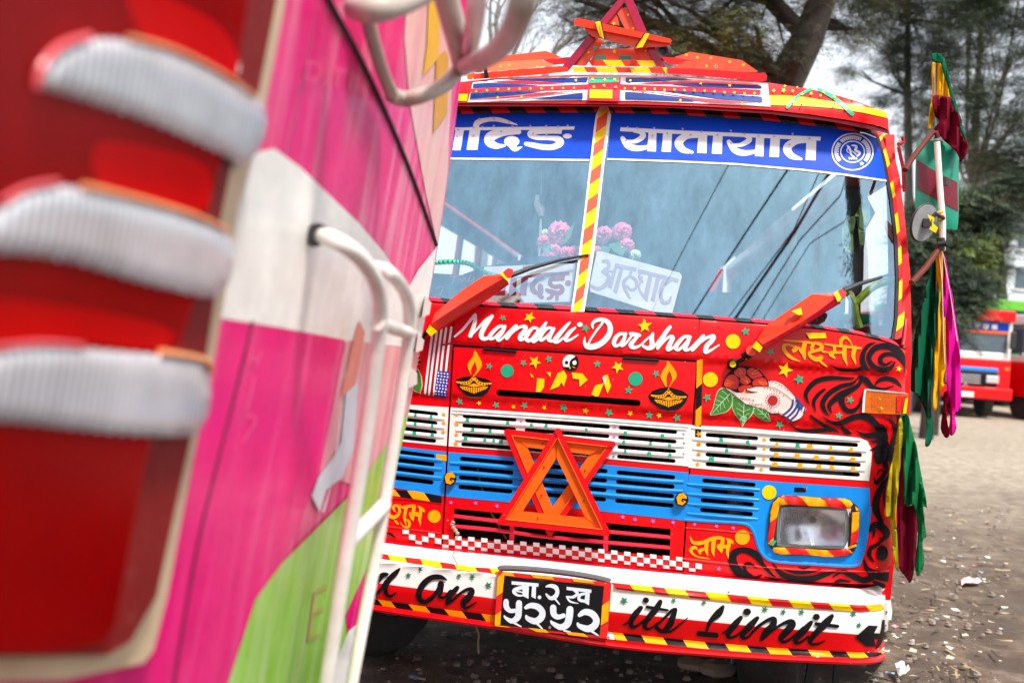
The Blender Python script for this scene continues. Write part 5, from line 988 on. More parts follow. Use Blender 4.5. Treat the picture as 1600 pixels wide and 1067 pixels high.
wl = wiper('wiper', [(*zz(CL, [(600, 575)])[0], .05), (*zz(CL, [(720, 530)])[0], .03), (*zz(CL, [(900, 480)])[0], .022), (*zz(CL, [(1065, 450)])[0], .018)], [(*zz(CL, [(130, 880)])[0], .03), (*zz(CL, [(60, 955)])[0], .015)], None, None, None, None, None, label='left wiper, its base behind the flag stripes')
wr_ = wiper('wiper', [(*zz(CRR, [(1060, 665)])[0], .05), (*zz(CRR, [(1150, 625)])[0], .03), (*zz(CRR, [(1280, 585)])[0], .022), (*zz(CRR, [(1442, 535)])[0], .018)], [(*zz(CRR, [(520, 1000)])[0], .03), (1171, 556, .02), (*zz(K1, [(268, 285)])[0], .016)], None, None, None, None, None, label='right wiper reaching over the windscreen edge')
def cover(w, crop, top, ridge, low, mt, ml):
    """box cover: upper face between top edge and ridge, lower face between ridge and low edge; all real depth"""
    T = Z(crop, top); Rd = Z(crop, ridge); Lw = Z(crop, low)
    f = lambda p, o: S(p[0], p[1], o, w_cov)
    n = len(T); vs = [f(p, .015) for p in T]+[f(p, .062) for p in Rd]+[f(p, .03) for p in Lw]
    mesh('cover', vs[:2*n], [(i, i+1, n+i+1, n+i) for i in range(n-1)], mt, w)
    mesh('cover', vs[n:], [(i, i+1, n+i+1, n+i) for i in range(n-1)], ml, w)
    m = MB(); m.tube(vs[n:2*n], .0022, 6); m.tube(vs[2*n:], .0025, 6); m.build('cover_edge', ml, w, smooth=True)
cover(wl, CL, [(148, 800), (300, 670), (440, 577), (540, 563)], [(130, 862), (310, 742), (440, 660), (572, 582)], [(165, 905), (340, 790), (470, 710), (590, 622)], ORED, TAPER)
cover(wr_, CRR, [(545, 955), (600, 870), (870, 685), (1000, 678)], [(575, 985), (760, 880), (900, 790), (1018, 700)], [(600, 1010), (790, 890), (930, 800), (1040, 735)], ORED, PINKRED)
for w, crop, q, m_ in ((wl, CL, [(535, 562), (555, 555), (595, 590), (580, 605)], CREAM), (wl, CL, [(120, 868), (165, 905), (125, 935), (98, 905)], CREAM), (wl, CL, [(548, 560), (585, 530), (612, 535), (620, 555), (600, 590), (585, 590)], TAPER),
    (wr_, CRR, [(1000, 678), (1025, 662), (1050, 710), (1025, 730)], CREAM), (wr_, CRR, [(1025, 662), (1055, 653), (1078, 675), (1070, 700), (1048, 712)], TAPER), (wr_, CRR, [(540, 962), (578, 1000), (560, 1030), (515, 998)], CREAM), (wr_, CRR, [(750, 785), (805, 765), (815, 805), (790, 808)], YEL), (wr_, CRR, [(745, 795), (770, 800), (745, 825), (732, 812)], TAPER)):
    o = decal('tape_band', [zz(crop, q)], YEL if (m_ is CREAM) else m_, w, .068, w_cov, rim=.02)
d_ = disc(*zz(CRR, [(510, 1020)])[0], 8.2); solid('pivot_cap', d_, SALMON, wr_, .05, .03, 'body')
for (x, y, r) in ((267, 283, 27), (345, 238, 22)): px, py = zz(K1, [(x, y)])[0]; decal('paint_patch', [disc(px, py, r/4.103*.75)], YEL, wr_, .03, 'body')
m = MB(); m.tube([S(*zz(K1, [(330, 240)])[0], .022), S(*zz(K1, [(395, 195)])[0], .03)], .012, 8); m.build('wiper_arm', BLACK, wr_, smooth=True)

# ---- US style flag painted left of the hatch seam
FS = K7
decal('flag_field', [zz(FS, [(330, 200), (395, 145), (490, 132), (496, 140), (430, 632), (272, 607)])], mat('dark red paint', (.38, .004, .012), .35, .2), bus, .002)
for a, b in (((335, 190), (285, 600)), ((368, 165), (312, 606)), ((400, 150), (345, 440+170)), ((432, 145), (395, 440)), ((468, 140), (430, 440))):
    brush('flag_stripe', [[(a[0], a[1], 15), ((a[0]+b[0])/2-2, (a[1]+b[1])/2, 15), (b[0], b[1], 15)]], LETW, bus, FS, off=.0028)
decal('flag_canton', [zz(FS, [(370, 440), (458, 450), (434, 630), (346, 616)])], mat('canton blue', (.008, .02, .32), .35, .1), bus, .0034)
for i in range(4):
    for j in range(8):
        px, py = zz(FS, [(378+i*21-j*3+(4 if j % 2 else 0), 455+j*21+i*3)])[0]
        decal('flag_star', [starpts(px, py, 2.1, wob=.1)], LETW, bus, .004, step=12)
# leaf and flower at the left of the flag
decal('leaf', [zz(FS, [(205, 425), (240, 430), (262, 480), (268, 540), (255, 600), (215, 585), (180, 550)])], LEAFL, bus, .002); decal('leaf_blade', [zz(FS, [(208, 430), (238, 436), (256, 482), (262, 540), (250, 594), (217, 578), (184, 548)])], LEAF, bus, .003)
brush('petal_lines', [[(190, 350, 8), (245, 340, 6)], [(190, 380, 8), (250, 365, 6)], [(190, 400, 8), (245, 395, 6)]], FORG, bus, FS, off=.004); brush('swirl', [[(200, 335, 14), (240, 350, 14), (245, 380, 12), (225, 415, 14)]], BLACK, bus, FS, off=.003)

# ---- mirrors on the right side
mir = empty('mirror_bracket'); mir.parent = bus
MY = 3.42
PX = lambda x, y, d=MY: toB(W(x, y, d))
m = MB(); m.tube([PX(*p) for p in smoothpts([(1459, 214), (1462, 206, ), (1464, 222), (1469, 300), (1473, 350), (1472, 392)][2:], 5)], .0105, 10); m.build('mirror_pole', WHITE, mir, smooth=True)
m = MB(); m.tube([PX(1414, 266, 3.3), PX(1424, 250, 3.33), PX(1445, 222, 3.4), PX(1456, 209), PX(1463, 208), PX(1465, 216)], .0095, 10); m.build('mirror_arm', RUST, mir, smooth=True); m = MB(); m.tube([PX(1424, 442, 3.3), PX(1445, 420, 3.36), PX(1468, 388)], .010, 10); m.build('mirror_arm', RUST, mir, smooth=True)
MG = mat('mirror green paint', (.006, .26, .16), .3, .2, coat=.3, bump=.3); MMR = mat('mirror maroon paint', (.17, .01, .025), .35, .3)
mo = [p[:2] for p in smoothpts([(1432, 232), (1438, 221), (1488, 222), (1497, 236), (1498, 300), (1497, 350), (1489, 359), (1440, 345), (1431, 330), (1430, 280)], 4, True)]
fm = lambda d: (lambda x, y, o: toB(W(x, y, d-o)))
mb = decal('wing_mirror', [mo], MG, mir, 0, step=8, fn=fm(3.48), rim=.05, offfn=lambda x, y: .02*math.sqrt(max(0, 1-((x-1464)/36)**2))*math.sqrt(max(0, 1-((y-290)/72)**2)), label='rectangular mirror back, green and maroon')
decal('paint_patch', [[(1433, 250), (1462, 268), (1496, 285), (1497, 330), (1462, 312), (1434, 296)]], MMR, mb, .002, step=6, fn=fm(3.48), offfn=lambda x, y: .02*math.sqrt(max(0, 1-((x-1464)/36)**2))*math.sqrt(max(0, 1-((y-290)/72)**2)))
m = MB(); m.tube([PX(1468, 282, 3.44), PX(1484, 284, 3.42)], .012, 8); m.tube([PX(1477, 278, 3.42), PX(1477, 290, 3.42)], .012, 8); m.build('clamp', mat('dark clamp', (.05, .03, .03), .5, .5), mir)
rm = MB(); c = PX(1443, 348, 3.36); ax = Vector((-.62, .75, .25)).normalized()
rm.ring(c, ax, .062, .004, 36, 6); rm.tube([c-ax*.006, c+ax*.004], .0625, 36); ro = rm.build('round_mirror', RUB, mir, smooth=True, label=None) if False else rm.build('round_mirror', mat('grey mirror back', (.30, .31, .32), .45, .3), mir, smooth=True)
m = MB(); m.ring(c, ax, .063, .0045, 36, 6); m.build('mirror_rim', RUB, ro, smooth=True)
m = MB(); m.tube([c-ax*.02+Vector((.0, 0, .005)), PX(1462, 334, 3.34), PX(1474, 341, 3.38)], .007, 8); m.box(c-ax*.012, (.028, .028, .028)); m.build('mirror_stalk', RUB, ro, smooth=True)
m = MB(); pts = [PX(1466+i*.8, 330+i*2.6, 3.40) for i in range(7)]; m.tube(pts, [.013, .016, .014, .017, .014, .016, .012], 10); m.build('cloth_tie', mat('yellow rag', (.62, .38, .06), .8, .2), mir, smooth=True)
decal('paint_patch', [[(1449, 335), (1460, 340), (1458, 349), (1466, 356), (1462, 364), (1452, 358), (1456, 350)]], YEL, ro, 0, step=6, fn=lambda x, y, o: toB(W(x, y, 3.335)))
m = MB(); m.tube([PX(1470, 372, 3.41), PX(1471, 392, 3.41)], [.014, .012], 8); m.tube([PX(1466, 382, 3.41), PX(1478, 380, 3.40)], .012, 8); m.build('clamp', RUB, mir, smooth=True)
# bracket stub on the pillar
m = MB(); m.tube([PX(1404, 226, 3.45), PX(1412, 222, 3.46), PX(1410, 214, 3.46)], [.008, .007, .005], 8); m.tube([PX(1404, 230, 3.5), PX(1411, 262, 3.5), PX(1413, 300, 3.5)], .006, 6); m.build('door_hinge', RED2, bus, smooth=True)

# ---- wheels, axle, number of under-bits
TY = mat('tyre rubber', (.03, .027, .026), .7, .9, bump=1, scale=12, dcol=(.13, .10, .08))
def wheel(u, w, st):
    e = empty('wheel'); e.parent = bus; e.location = (u, w, .40); e.rotation_euler = (0, 0, st)
    m = MB(); prof = [(-.10, .24), (-.115, .30), (-.105, .37), (-.08, .395), (-.03, .40), (.03, .40), (.08, .395), (.105, .37), (.115, .30), (.10, .24)]; sg = 48; n = len(prof); vs = []
    for i in range(sg):
        a = 2*math.pi*i/sg
        for j, (x, r) in enumerate(prof):
            rr_ = r-(.010 if (i % 2 and j in (2, 3, 6, 7)) else 0)-(.008 if (j in (4, 5) and i % 4 == 0) else 0); vs.append((x, rr_*math.cos(a), rr_*math.sin(a)))
    m.add(vs, [(i*n+j, i*n+j+1, ((i+1) % sg)*n+j+1, ((i+1) % sg)*n+j) for i in range(sg) for j in range(n-1)]); m.build('tyre', TY, e, smooth=True)
    m = MB(); m.tube([(-.07, 0, 0), (.07, 0, 0)], .24, 28); m.ring((.08, 0, 0), (1, 0, 0), .23, .015, 28, 6); m.ring((-.08, 0, 0), (1, 0, 0), .23, .015, 28, 6); m.build('rim', mat('dirty rim', (.18, .14, .12), .6, .6), e, smooth=True)
for (u, w, s_) in ((-.74, .62, R(-20)), (.80, .66, R(-14)), (-.78, 4.4, 0), (.82, 4.4, 0)): wheel(u, w, s_)
m = MB(); m.tube([(-.7, .64, .38), (.75, .64, .38)], .04, 10); m.tube([(.05, .7, .36), (.05, 4.2, .40)], .05, 10); m.box((0, 1.2, .42), (.8, 1.6, .12)); m.build('axle', DARK, bus)
m = MB(); m.box((.93, .52, .30), (.03, .02, .42), rot=Matrix.Rotation(.1, 3, 'Y')); m.box((1.0, .5, .3), (.02, .02, .4)); m.build('mud_flap', RUB, bus)
m = MB(); P0 = S(1200, 1035, 0, w_flat(.2)); m.box((.43, .25, .365), (.5, .3, .05)); m.build('spring_hanger', DARK, bus)
m = MB(); m.tube([S(x, y, .0, w_flat(.1)) for x, y in smoothpts([(742, 975), (748, 990), (747, 1004), (748, 1020)], 4)], .004, 6); m.build('dangling_cord', mat('dirty cord', (.25, .20, .10), .8), bus, smooth=True)
m = MB(); m.tube([S(x, y, .008) for x, y in smoothpts(zz(C8, [(598, 622), (588, 650), (612, 690), (632, 720)]), 5)], [.004+.004*math.sin(i*1.1)**2 for i in range(16)], 7); m.tube([S(x, y, .006, 'bump') for x, y in smoothpts(zz(C8, [(603, 838), (592, 870), (610, 905), (630, 950)]), 5)], .0025, 6); m.build('rope', mat('jute rope', (.35, .28, .18), .9, .3), bus, smooth=True)
# ================================================================== WARNING TRIANGLES AND FLAGS ON THE BUS
def capsule(a, b, h, n=6):
    t = math.atan2(b[1]-a[1], b[0]-a[0]); out = []
    for i in range(n+1): out.append((a[0]+h*math.cos(t+math.pi/2+math.pi*i/n), a[1]+h*math.sin(t+math.pi/2+math.pi*i/n)))
    for i in range(n+1): out.append((b[0]+h*math.cos(t-math.pi/2+math.pi*i/n), b[1]+h*math.sin(t-math.pi/2+math.pi*i/n)))
    return out
def wtriangle(label, V3, w1, w2, off, red, org, group):
    root = empty('warning_triangle', BO, -YAW, label=label, cat='warning triangle', group=group)
    def inset(d_):
        L = []
        for i in range(3):
            a, b = np.array(V3[i], float), np.array(V3[(i+1) % 3], float); t = (b-a)/np.linalg.norm(b-a); n_ = np.array((-t[1], t[0]))
            if np.dot(n_, np.mean(V3, axis=0)-a) < 0: n_ = -n_
            L.append((a+n_*d_, t))
        out = []
        for i in range(3):
            (p, t), (q, s) = L[i-1], L[i]; A = np.array([[t[0], -s[0]], [t[1], -s[1]]]); k = np.linalg.solve(A, q-p); out.append(p+t*k[0])
        return out
    I = inset(w1/2); J1 = inset(w1*.85); J2 = inset(w2); I3 = inset(w1)
    for i in range(3):
        j = (i+1) % 3; k = off+.004*(i != 1)
        solid('flange', [tuple(J1[i]), tuple(J1[j]), tuple(J2[j]), tuple(J2[i])], org, root, k-.008-.0008*i, .003, 'body', step=25)
        solid('reflector', capsule(I[i], I[j], w1/2), red, root, k, .014, 'body', step=14)
        for q0, q1 in ((I3[i], I3[j]),): m = MB(); m.tube([S(*q0, k+.001), S(*q1, k+.001)], .0016, 6); m.build('edging', org, root)
        mid = I3[i]+(I3[j]-I3[i])*.30; cen = np.mean(V3, axis=0); mid = mid+(cen-mid)/np.linalg.norm(cen-mid)*8; decal('rivet', [disc(mid[0], mid[1], 1.6, n=10)], RED2, root, k-.0055)
    return root
wtriangle('inverted orange red warning triangle behind the upright one on the grille', [(784.5, 669), (965.5, 690), (858, 843)], 9.5, 25, .028, LRED, ORANGE, 'crossed warning triangles on the grille')
wtriangle('upright orange red warning triangle in front of the inverted one on the grille', [(957, 838), (872.5, 664), (774, 819)], 9.5, 25, .050, LRED, ORANGE, 'crossed warning triangles on the grille')
RF = lambda w0: (lambda u, z: .04*u*u+w0)
def plates(root, crop, lst, kf):
    for name, q, m_, o in lst: solid(name, zz(crop, q), m_, root, o, .012, kf, step=14)
rt_ = empty('warning_triangle', BO, -YAW, label='tall red warning triangle standing on the bus roof, striped tape on its foot', cat='warning triangle', group='red warning reflectors on the roof')
kf = RF(.22)
plates(rt_, CT2, [('flange', [(455, 85), (500, 60), (500, 20), (385, 160), (480, 180)], SALMON, .0), ('flange', [(295, 262), (375, 285), (245, 460), (150, 455)], SALMON, .0), ('flange', [(480, 60), (560, 50), (620, 230), (520, 205), (462, 90)], SALMON, .002), ('flange', [(590, 320), (700, 330), (740, 465), (630, 440)], SALMON, .001),
    ('flange', [(330, 338), (600, 340), (700, 420), (280, 418)], SALMON, -.004), ('reflector', [(475, -5), (530, -5), (130, 490), (80, 495), (85, 460)], CRIM, .012), ('reflector', [(510, -5), (572, -5), (672, 225), (800, 470), (738, 462), (600, 215)], CRIM, .014)], kf)
tape('striped_tape', [(889, 94.5), (922, 94), (1024.5, 95)], [(889, 103), (922, 103.5), (1026, 104.5)], [918, 942, 970, 994, 1024], 7, [ORED, YEL], rt_, .012, kf)
tape('striped_tape', [(893, 105), (1042, 106)], [(889, 113), (1042, 115)], [892, 912, 930, 961, 983, 1013, 1035, 1042], 5, [YEL, ORED], rt_, .016, kf)
tape('tape_strip', [(930, 87.5), (1000, 88)], [(929, 93.5), (1000, 94)], [930, 947, 967, 987, 999], 0, [DGRN, ORED], rt_, .009, kf)
for x, y, r, m_ in ((310, 335, 20, GRN), (265, 365, 12, YEL), (330, 288, 14, YEL), (440, 165, 15, YEL), (540, 105, 14, YEL), (445, 360, 20, YEL), (660, 355, 13, YEL), (575, 200, 15, YEL)):
    px, py = zz(CT2, [(x, y)])[0]; decal('star_sticker', [starpts(px, py, r/4.4)], m_, rt_, .006 if y != 360 else .003, kf, step=12)
fb = empty('folded_reflector', BO, -YAW, label='folded red reflector bar tied slantwise across the roof triangle with yellow tape', cat='reflector', group='red warning reflectors on the roof')
plates(fb, CT2, [('flange', [(225, 185), (830, 285), (840, 310), (800, 325), (600, 335), (290, 255)], SALMON, .03), ('reflector', [(165, 150), (180, 130), (200, 128), (830, 270), (845, 285), (835, 300), (780, 295), (190, 182), (165, 175)], ORED, .045),
   ('tape_band', [(312, 155), (348, 148), (362, 210), (375, 275), (345, 255), (325, 200)], YEL, .055), ('tape_band', [(650, 235), (690, 235), (640, 330), (590, 335), (612, 300)], YEL, .055)], kf)
m = MB(); m.tube([S(*p, .062, kf) for p in zz(CT2, [(350, 150), (362, 200), (378, 280)])], .002, 6); m.tube([S(*p, .062, kf) for p in zz(CT2, [(655, 232), (590, 325)])], .002, 6); m.build('tie_cord', BLACK, fb)
for lab, crop, lst in (('folded orange red reflector box lying on the roof left of the triangle', CT, [('flange', [(60, 320), (280, 170), (730, 118), (880, 180), (700, 200), (150, 275)], SALMON, -.02), ('flange', [(80, 320), (200, 225), (680, 198), (820, 250), (520, 285), (200, 310)], mat('peach plastic', (.80, .20, .08), .4, .2), .0), ('reflector', [(45, 335), (200, 315), (520, 285), (870, 258), (930, 275), (940, 310), (600, 345), (60, 382)], ORED, .02), ('flange', [(700, 200), (950, 175), (960, 235), (790, 250)], LRED, -.008), ('tape_band', [(150, 268), (180, 262), (200, 368), (162, 372)], BLACK, .034), ('end_cap', [(0, 340), (60, 318), (75, 330), (45, 385), (0, 380)], ORANGE, .02), ('end_cap', [(60, 290), (100, 262), (150, 262), (100, 310), (65, 315)], LRED, .01)]),
                       ('folded red reflector box lying on the roof right of the triangle', CT2, [('flange', [(860, 400), (970, 362), (1330, 420), (1445, 500), (1400, 490), (960, 420)], SALMON, -.02), ('flange', [(835, 480), (940, 425), (1200, 440), (1360, 455), (1440, 505), (1200, 500)], SALMON, .0), ('reflector', [(810, 475), (1000, 478), (1440, 510), (1490, 505), (1505, 530), (1500, 562), (1470, 568), (1000, 525), (812, 515)], LRED, .02), ('flange', [(760, 395), (835, 400), (1000, 425), (940, 450), (820, 450)], LRED, -.008)])):
    r_ = empty('folded_reflector', BO, -YAW, label=lab, cat='reflector', group='red warning reflectors on the roof'); plates(r_, crop, lst, kf)
    for x, y in (((310, 260), (390, 250), (650, 265)) if crop is CT else ((945, 385), (1020, 400), (1115, 405), (1245, 432), (1340, 450), (1085, 460))):
        px, py = zz(crop, [(x, y)])[0]; decal('star_sticker', [starpts(px, py, 3.2)], YEL, r_, .012, kf, step=12)
    if crop is CT2: px, py = zz(crop, [(1150, 462)])[0]; decal('star_sticker', [starpts(px, py, 4)], GRN, r_, .012, kf, step=12)
m = MB(); c = S(1036, 82, -.05, kf); m.ring(c, (.3, 1, 0), .022, .010, 24, 8); m.tube([c, c+Vector((0, .03, 0))], .02, 14); tag(m.build('horn', RUB, smooth=True), 'small black round horn behind the roof triangle foot', 'horn').location = (0, 0, 0)
ho_ = bpy.data.objects['horn']; ho_.location = BO; ho_.rotation_euler = (0, 0, -YAW)

# cloth: an outline at a given depth, waved into folds
def cloth(name, outline, m_, parent, d, amp=.02, fx=.35, fy=.02, ph=0, step=5):
    f = lambda x, y, o: W(x, y, d-o)
    md = decal(name, [[p[:2] for p in smoothpts(outline, 3, True)]], m_, parent, 0, step=step, fn=f, offfn=lambda x, y: amp*math.sin(x*fx+y*fy+ph)+amp*.4*math.sin(x*fx*2.3-y*fy*1.7+ph*2))
    s_ = md.modifiers.new('thick', 'SOLIDIFY'); s_.thickness = .0025
    return md
f1 = empty('flag', label='small tricolour pennant furled at the top of the mirror pole, maroon, yellow and green', cat='flag', group='cloth flags on the bus mirror')
FT = (1360, 60, 2.134)
cloth('yellow_cloth', zz(FT, [(208, 80), (235, 78), (245, 130), (232, 195), (220, 215), (212, 260), (205, 300), (193, 298), (200, 240), (206, 190)]), CYEL, f1, 3.45, .012)
cloth('yellow_cloth', zz(FT, [(238, 84), (250, 120), (278, 200), (255, 200), (232, 192), (240, 130)]), CYEL, f1, 3.445, .01, ph=1)
cloth('maroon_cloth', zz(FT, [(210, 192), (250, 195), (280, 205), (300, 290), (323, 350), (318, 385), (298, 415), (292, 385), (250, 345), (222, 315), (212, 300), (228, 280), (215, 250)]), MAROON, f1, 3.43, .022, .28, .05)
cloth('green_cloth', zz(FT, [(207, 52), (232, 52), (248, 72), (262, 130), (290, 230), (318, 330), (312, 335), (280, 235), (250, 135), (238, 88), (225, 82), (208, 78)]), CGRN, f1, 3.425, .006)
m = MB(); m.tube([W(1463, 215, 3.46), W(1461, 150, 3.46), W(1460, 88, 3.46)], .005, 8); m.build('flag_stick', STEEL, f1, smooth=True)
f2 = empty('flag', label='long green, yellow and magenta cloth hanging from the mirror pole', cat='flag', group='cloth flags on the bus mirror')
FU = (1360, 60, 2.134); FV = (1360, 540, 2.025)
pv = lambda L: zz(FV, L); pu = lambda L: zz(FU, L)
cloth('green_cloth', pu([(222, 705), (235, 720), (232, 800), (225, 900), (215, 1020)])+pv([(205, 0), (200, 80), (190, 160), (200, 255), (190, 310), (175, 315), (180, 260), (170, 200), (145, 150), (126, 130)])+pu([(145, 1010), (165, 930), (190, 820), (210, 740)]), CGRN, f2, 3.46, .02, .30, .03)
cloth('yellow_cloth', pu([(222, 702), (238, 705), (243, 800), (247, 900), (248, 1020)])+pv([(238, 60), (236, 120), (215, 150), (210, 205), (200, 190), (205, 80), (203, 0)])+pu([(216, 1000), (218, 850)]), CYEL, f2, 3.445, .016, .5, .03, 1)
cloth('magenta_cloth', pu([(236, 705), (250, 740), (265, 820), (285, 940), (292, 1010)])+pv([(285, 60), (287, 130), (285, 200), (268, 215), (272, 262), (258, 285), (248, 270), (252, 220), (245, 150), (240, 60), (238, 0)])+pu([(250, 950), (240, 820)]), CMAG, f2, 3.45, .016, .4, .04, 2)
cloth('maroon_cloth', pv([(232, 150), (248, 150), (250, 200), (240, 230), (252, 275), (240, 292), (222, 262), (230, 200)]), MAROON, f2, 3.465, .01, .4)
m = MB(); m.tube([W(*p, 3.415) for p in pu([(228, 700), (240, 820), (244, 1000)])+pv([(236, 60)])], .0012, 5); m.tube([W(*p, 3.415) for p in pu([(240, 705), (268, 860), (290, 1010)])], .0012, 5); m.build('seam_thread', LETW, f2)
f3 = empty('flag', label='green, maroon and olive scarf hanging under the amber indicator', cat='flag', group='cloth flags on the bus mirror')
cloth('green_cloth', pv([(108, 215), (120, 225), (140, 300), (160, 400), (178, 505), (176, 510), (165, 512), (175, 580), (176, 605), (165, 620), (170, 690), (150, 728), (140, 690), (150, 600), (140, 508), (110, 500), (108, 400), (100, 300), (98, 230)]), mat('bright green cloth', (.004, .13, .04), .85, .15, spec=.1), f3, 3.10, .018, .35, .03)
cloth('maroon_cloth', pv([(100, 225), (112, 260), (112, 400), (108, 500), (150, 508), (148, 600), (140, 700), (128, 748), (110, 730), (85, 690), (70, 640), (85, 560), (80, 450), (85, 340)]), MAROON, f3, 3.13, .018, .35, .02, 1)
cloth('olive_cloth', pv([(96, 228), (103, 260), (98, 350), (88, 450), (78, 535), (85, 600), (88, 660), (88, 712), (76, 680), (68, 620), (62, 545), (45, 535), (55, 450), (72, 350), (85, 270)]), COLV, f3, 3.09, .014, .5, .02, 2)

# ================================================================== FLOWERS BEHIND THE WINDSCREEN
from mathutils import noise as mn
def flower(parent, cx, cy, r, m_, d=.13, n=18, seed=0):
    g = random.Random(seed); c = S(cx, cy, 0, lambda u, z: w_glass(u, z)+d-.03); rr_ = r/479*.88; m = MB()
    nu, nv = 30, 16; vs = []
    for a in range(nv+1):
        for b_ in range(nu):
            ph = math.pi*(a/nv-.5); th = 2*math.pi*b_/nu; D = Vector((math.cos(th)*math.cos(ph), math.sin(ph), math.sin(th)*math.cos(ph)))
            k_ = 1+.16*math.sin(5*th+a*1.9+seed)+.10*math.sin(9*th-a*2.6)+.14*mn.noise(D*3+Vector((seed, 0, 0)))
            vs.append(c+D*rr_*k_*(1 if a > 2 else .9))
    m.add(vs, [(a*nu+b_, a*nu+(b_+1) % nu, (a+1)*nu+(b_+1) % nu, (a+1)*nu+b_) for a in range(nv) for b_ in range(nu)])
    m.build('flower', m_, parent, smooth=True, angle=80)
FP = mat('pink petals', (.94, .22, .40), .6, .02, var=.15, scale=40); FM = mat('magenta petals', (.80, .01, .26), .5, .02, var=.3, scale=60); FWt = mat('pale green petals', (.70, .85, .55), .6, .05); SG = mat('flower leaf', (.05, .22, .10), .6)
fa = empty('flower_bunch', BO, -YAW, label='bunch of pink and magenta artificial flowers behind the left pane above its board', cat='flowers', group='artificial flowers on the dashboard')
for i, (x, y, r, m_) in enumerate(((873, 365, 20, FP), (850, 378, 12, FP), (866, 392, 12, FP), (899, 398, 15, FP), (884, 396, 12, FP), (857, 404, 14, FM), (852, 366, 8, FWt))): flower(fa, x, y, r, m_, .10, seed=i)
for q in ([(876, 372), (890, 355), (899, 347), (893, 365), (884, 380)], [(845, 385), (860, 382), (868, 390), (852, 396)]): decal('leaf', [q], SG, fa, 0, lambda u, z: w_glass(u, z)+.05, step=8, offfn=lambda x, y: .004*math.sin(x*.4))
fb_ = empty('flower_bunch', BO, -YAW, label='bunch of pale pink artificial flowers behind the right pane above its tilted board', cat='flowers', group='artificial flowers on the dashboard')
for i, (x, y, r, m_) in enumerate(((944, 367, 15, FP), (972, 364, 17, FP), (978, 385, 14, FP), (992, 399, 10, FWt), (933, 393, 9, FP))): flower(fb_, x, y, r, m_, .10, seed=20+i)
for q in ([(950, 382), (965, 378), (980, 390), (972, 400), (958, 392)], [(940, 384), (955, 386), (950, 400), (938, 398)]): decal('leaf', [q], SG, fb_, 0, lambda u, z: w_glass(u, z)+.05, step=8)
hg = empty('hanging_charm', BO, -YAW, label='pale charm hanging on a cord behind the left windscreen pane', cat='charm')
m = MB(); m.tube([S(x, y, 0, w_flat(.3)) for x, y in ((846, 260), (846, 305))], .002, 6); m.build('cord', STEEL, hg)
m = MB(); P_ = [S(x, y, 0, w_flat(.3)) for x, y in ((840, 305), (839, 318), (845, 328), (846, 338))]; m.tube(P_, [.006, .012, .016, .008], 8); P_ = [S(x, y, 0, w_flat(.3)) for x, y in ((845, 342), (844, 375), (842, 402))]; m.tube(P_, [.004, .006, .003], 8); m.build('charm_body', mat('ivory', (.7, .66, .55), .4), hg, smooth=True)

# ================================================================== THE PINK BUS IN THE FOREGROUND
pa = (cr_*.077+fw_).normalized(); pb_ = (cr_*math.tan(R(10))+up_).normalized(); PN = pa.cross(pb_).normalized()
if PN.dot(cr_) < 0: PN = -PN
PP0 = W(683, 380, 2.2)
def P(px, py, o=0.0):
    r = ray(px, py); return CAM + r*((PP0+PN*o-CAM).dot(PN)/r.dot(PN))
pk = empty('pink_bus', (P(300, 1067).x-.6, 1.0, 0), label='pink, white and green rear of a bus close to the camera', cat='bus')
pinv = Matrix.Translation(-pk.location)
PF = lambda x, y, o: P(x, y, o)-pk.location
def streaky(name, c1, c2, rough=.3, coat=.06, lo=.42, hi=.62, sc=(9, 9, .35)):
    m_ = mat(name, c1, rough, .1, coat=coat, chips=.3, spec=.12); n = m_.node_tree; b = n.nodes['Principled BSDF']
    src = b.inputs['Base Color'].links[0].from_socket
    tc = n.nodes.new('ShaderNodeTexCoord'); mp = n.nodes.new('ShaderNodeMapping'); mp.inputs['Scale'].default_value = sc; mp.inputs['Rotation'].default_value = (0, R(-6), 0)
    no = n.nodes.new('ShaderNodeTexNoise'); no.inputs['Scale'].default_value = 2.2; no.inputs['Detail'].default_value = 5; no.inputs['Roughness'].default_value = .6
    mr = n.nodes.new('ShaderNodeMapRange'); mr.inputs[1].default_value = lo; mr.inputs[2].default_value = hi; mr.inputs[3].default_value = 0; mr.inputs[4].default_value = .85
    mi = n.nodes.new('ShaderNodeMix'); mi.data_type = 'RGBA'; mi.inputs[7].default_value = (*c2, 1)
    n.links.new(tc.outputs['Object'], mp.inputs[0]); n.links.new(mp.outputs[0], no.inputs['Vector']); n.links.new(no.outputs[0], mr.inputs[0]); n.links.new(mr.outputs[0], mi.inputs[0]); n.links.new(src, mi.inputs[6]); n.links.new(mi.outputs[2], b.inputs['Base Color'])
    return m_
PK = streaky('pink paint', (.84, .010, .20), (.86, .26, .40), lo=.46, hi=.66); MG_ = streaky('magenta paint', (.82, .001, .19), (.84, .10, .30), lo=.5, hi=.72); PW = streaky('warm white paint', (.90, .88, .84), (.78, .73, .67), lo=.6, hi=.8); PG_ = streaky('lime green paint', (.30, .60, .07), (.58, .68, .36), lo=.45, hi=.7)
far = [(747, -70), (737, 0), (725, 90), (713, 180), (701, 270), (684, 385), (667, 480), (645, 610), (622, 720), (600, 830), (578, 950), (558, 1067), (535, 1200)]
o = decal('rear_panel', [far+[(-500, 1200), (-500, -70)]], PK, pk, 0, fn=PF, step=60)
ol = far+[(-500, 1200), (-500, -70)]; n = len(ol); m = MB(); A_ = [PF(x, y, 0) for x, y in ol]; B_ = [q+Vector((-2.3, 0, -.15))-PN*.001 for q in A_]
m.add([q+Vector((-.06, 0, 0)) if i < len(far) else q for i, q in enumerate(A_)]+B_, [(i, (i+1) % n, n+(i+1) % n, n+i) for i in range(n)]); m.build('body_shell', PK, pk)
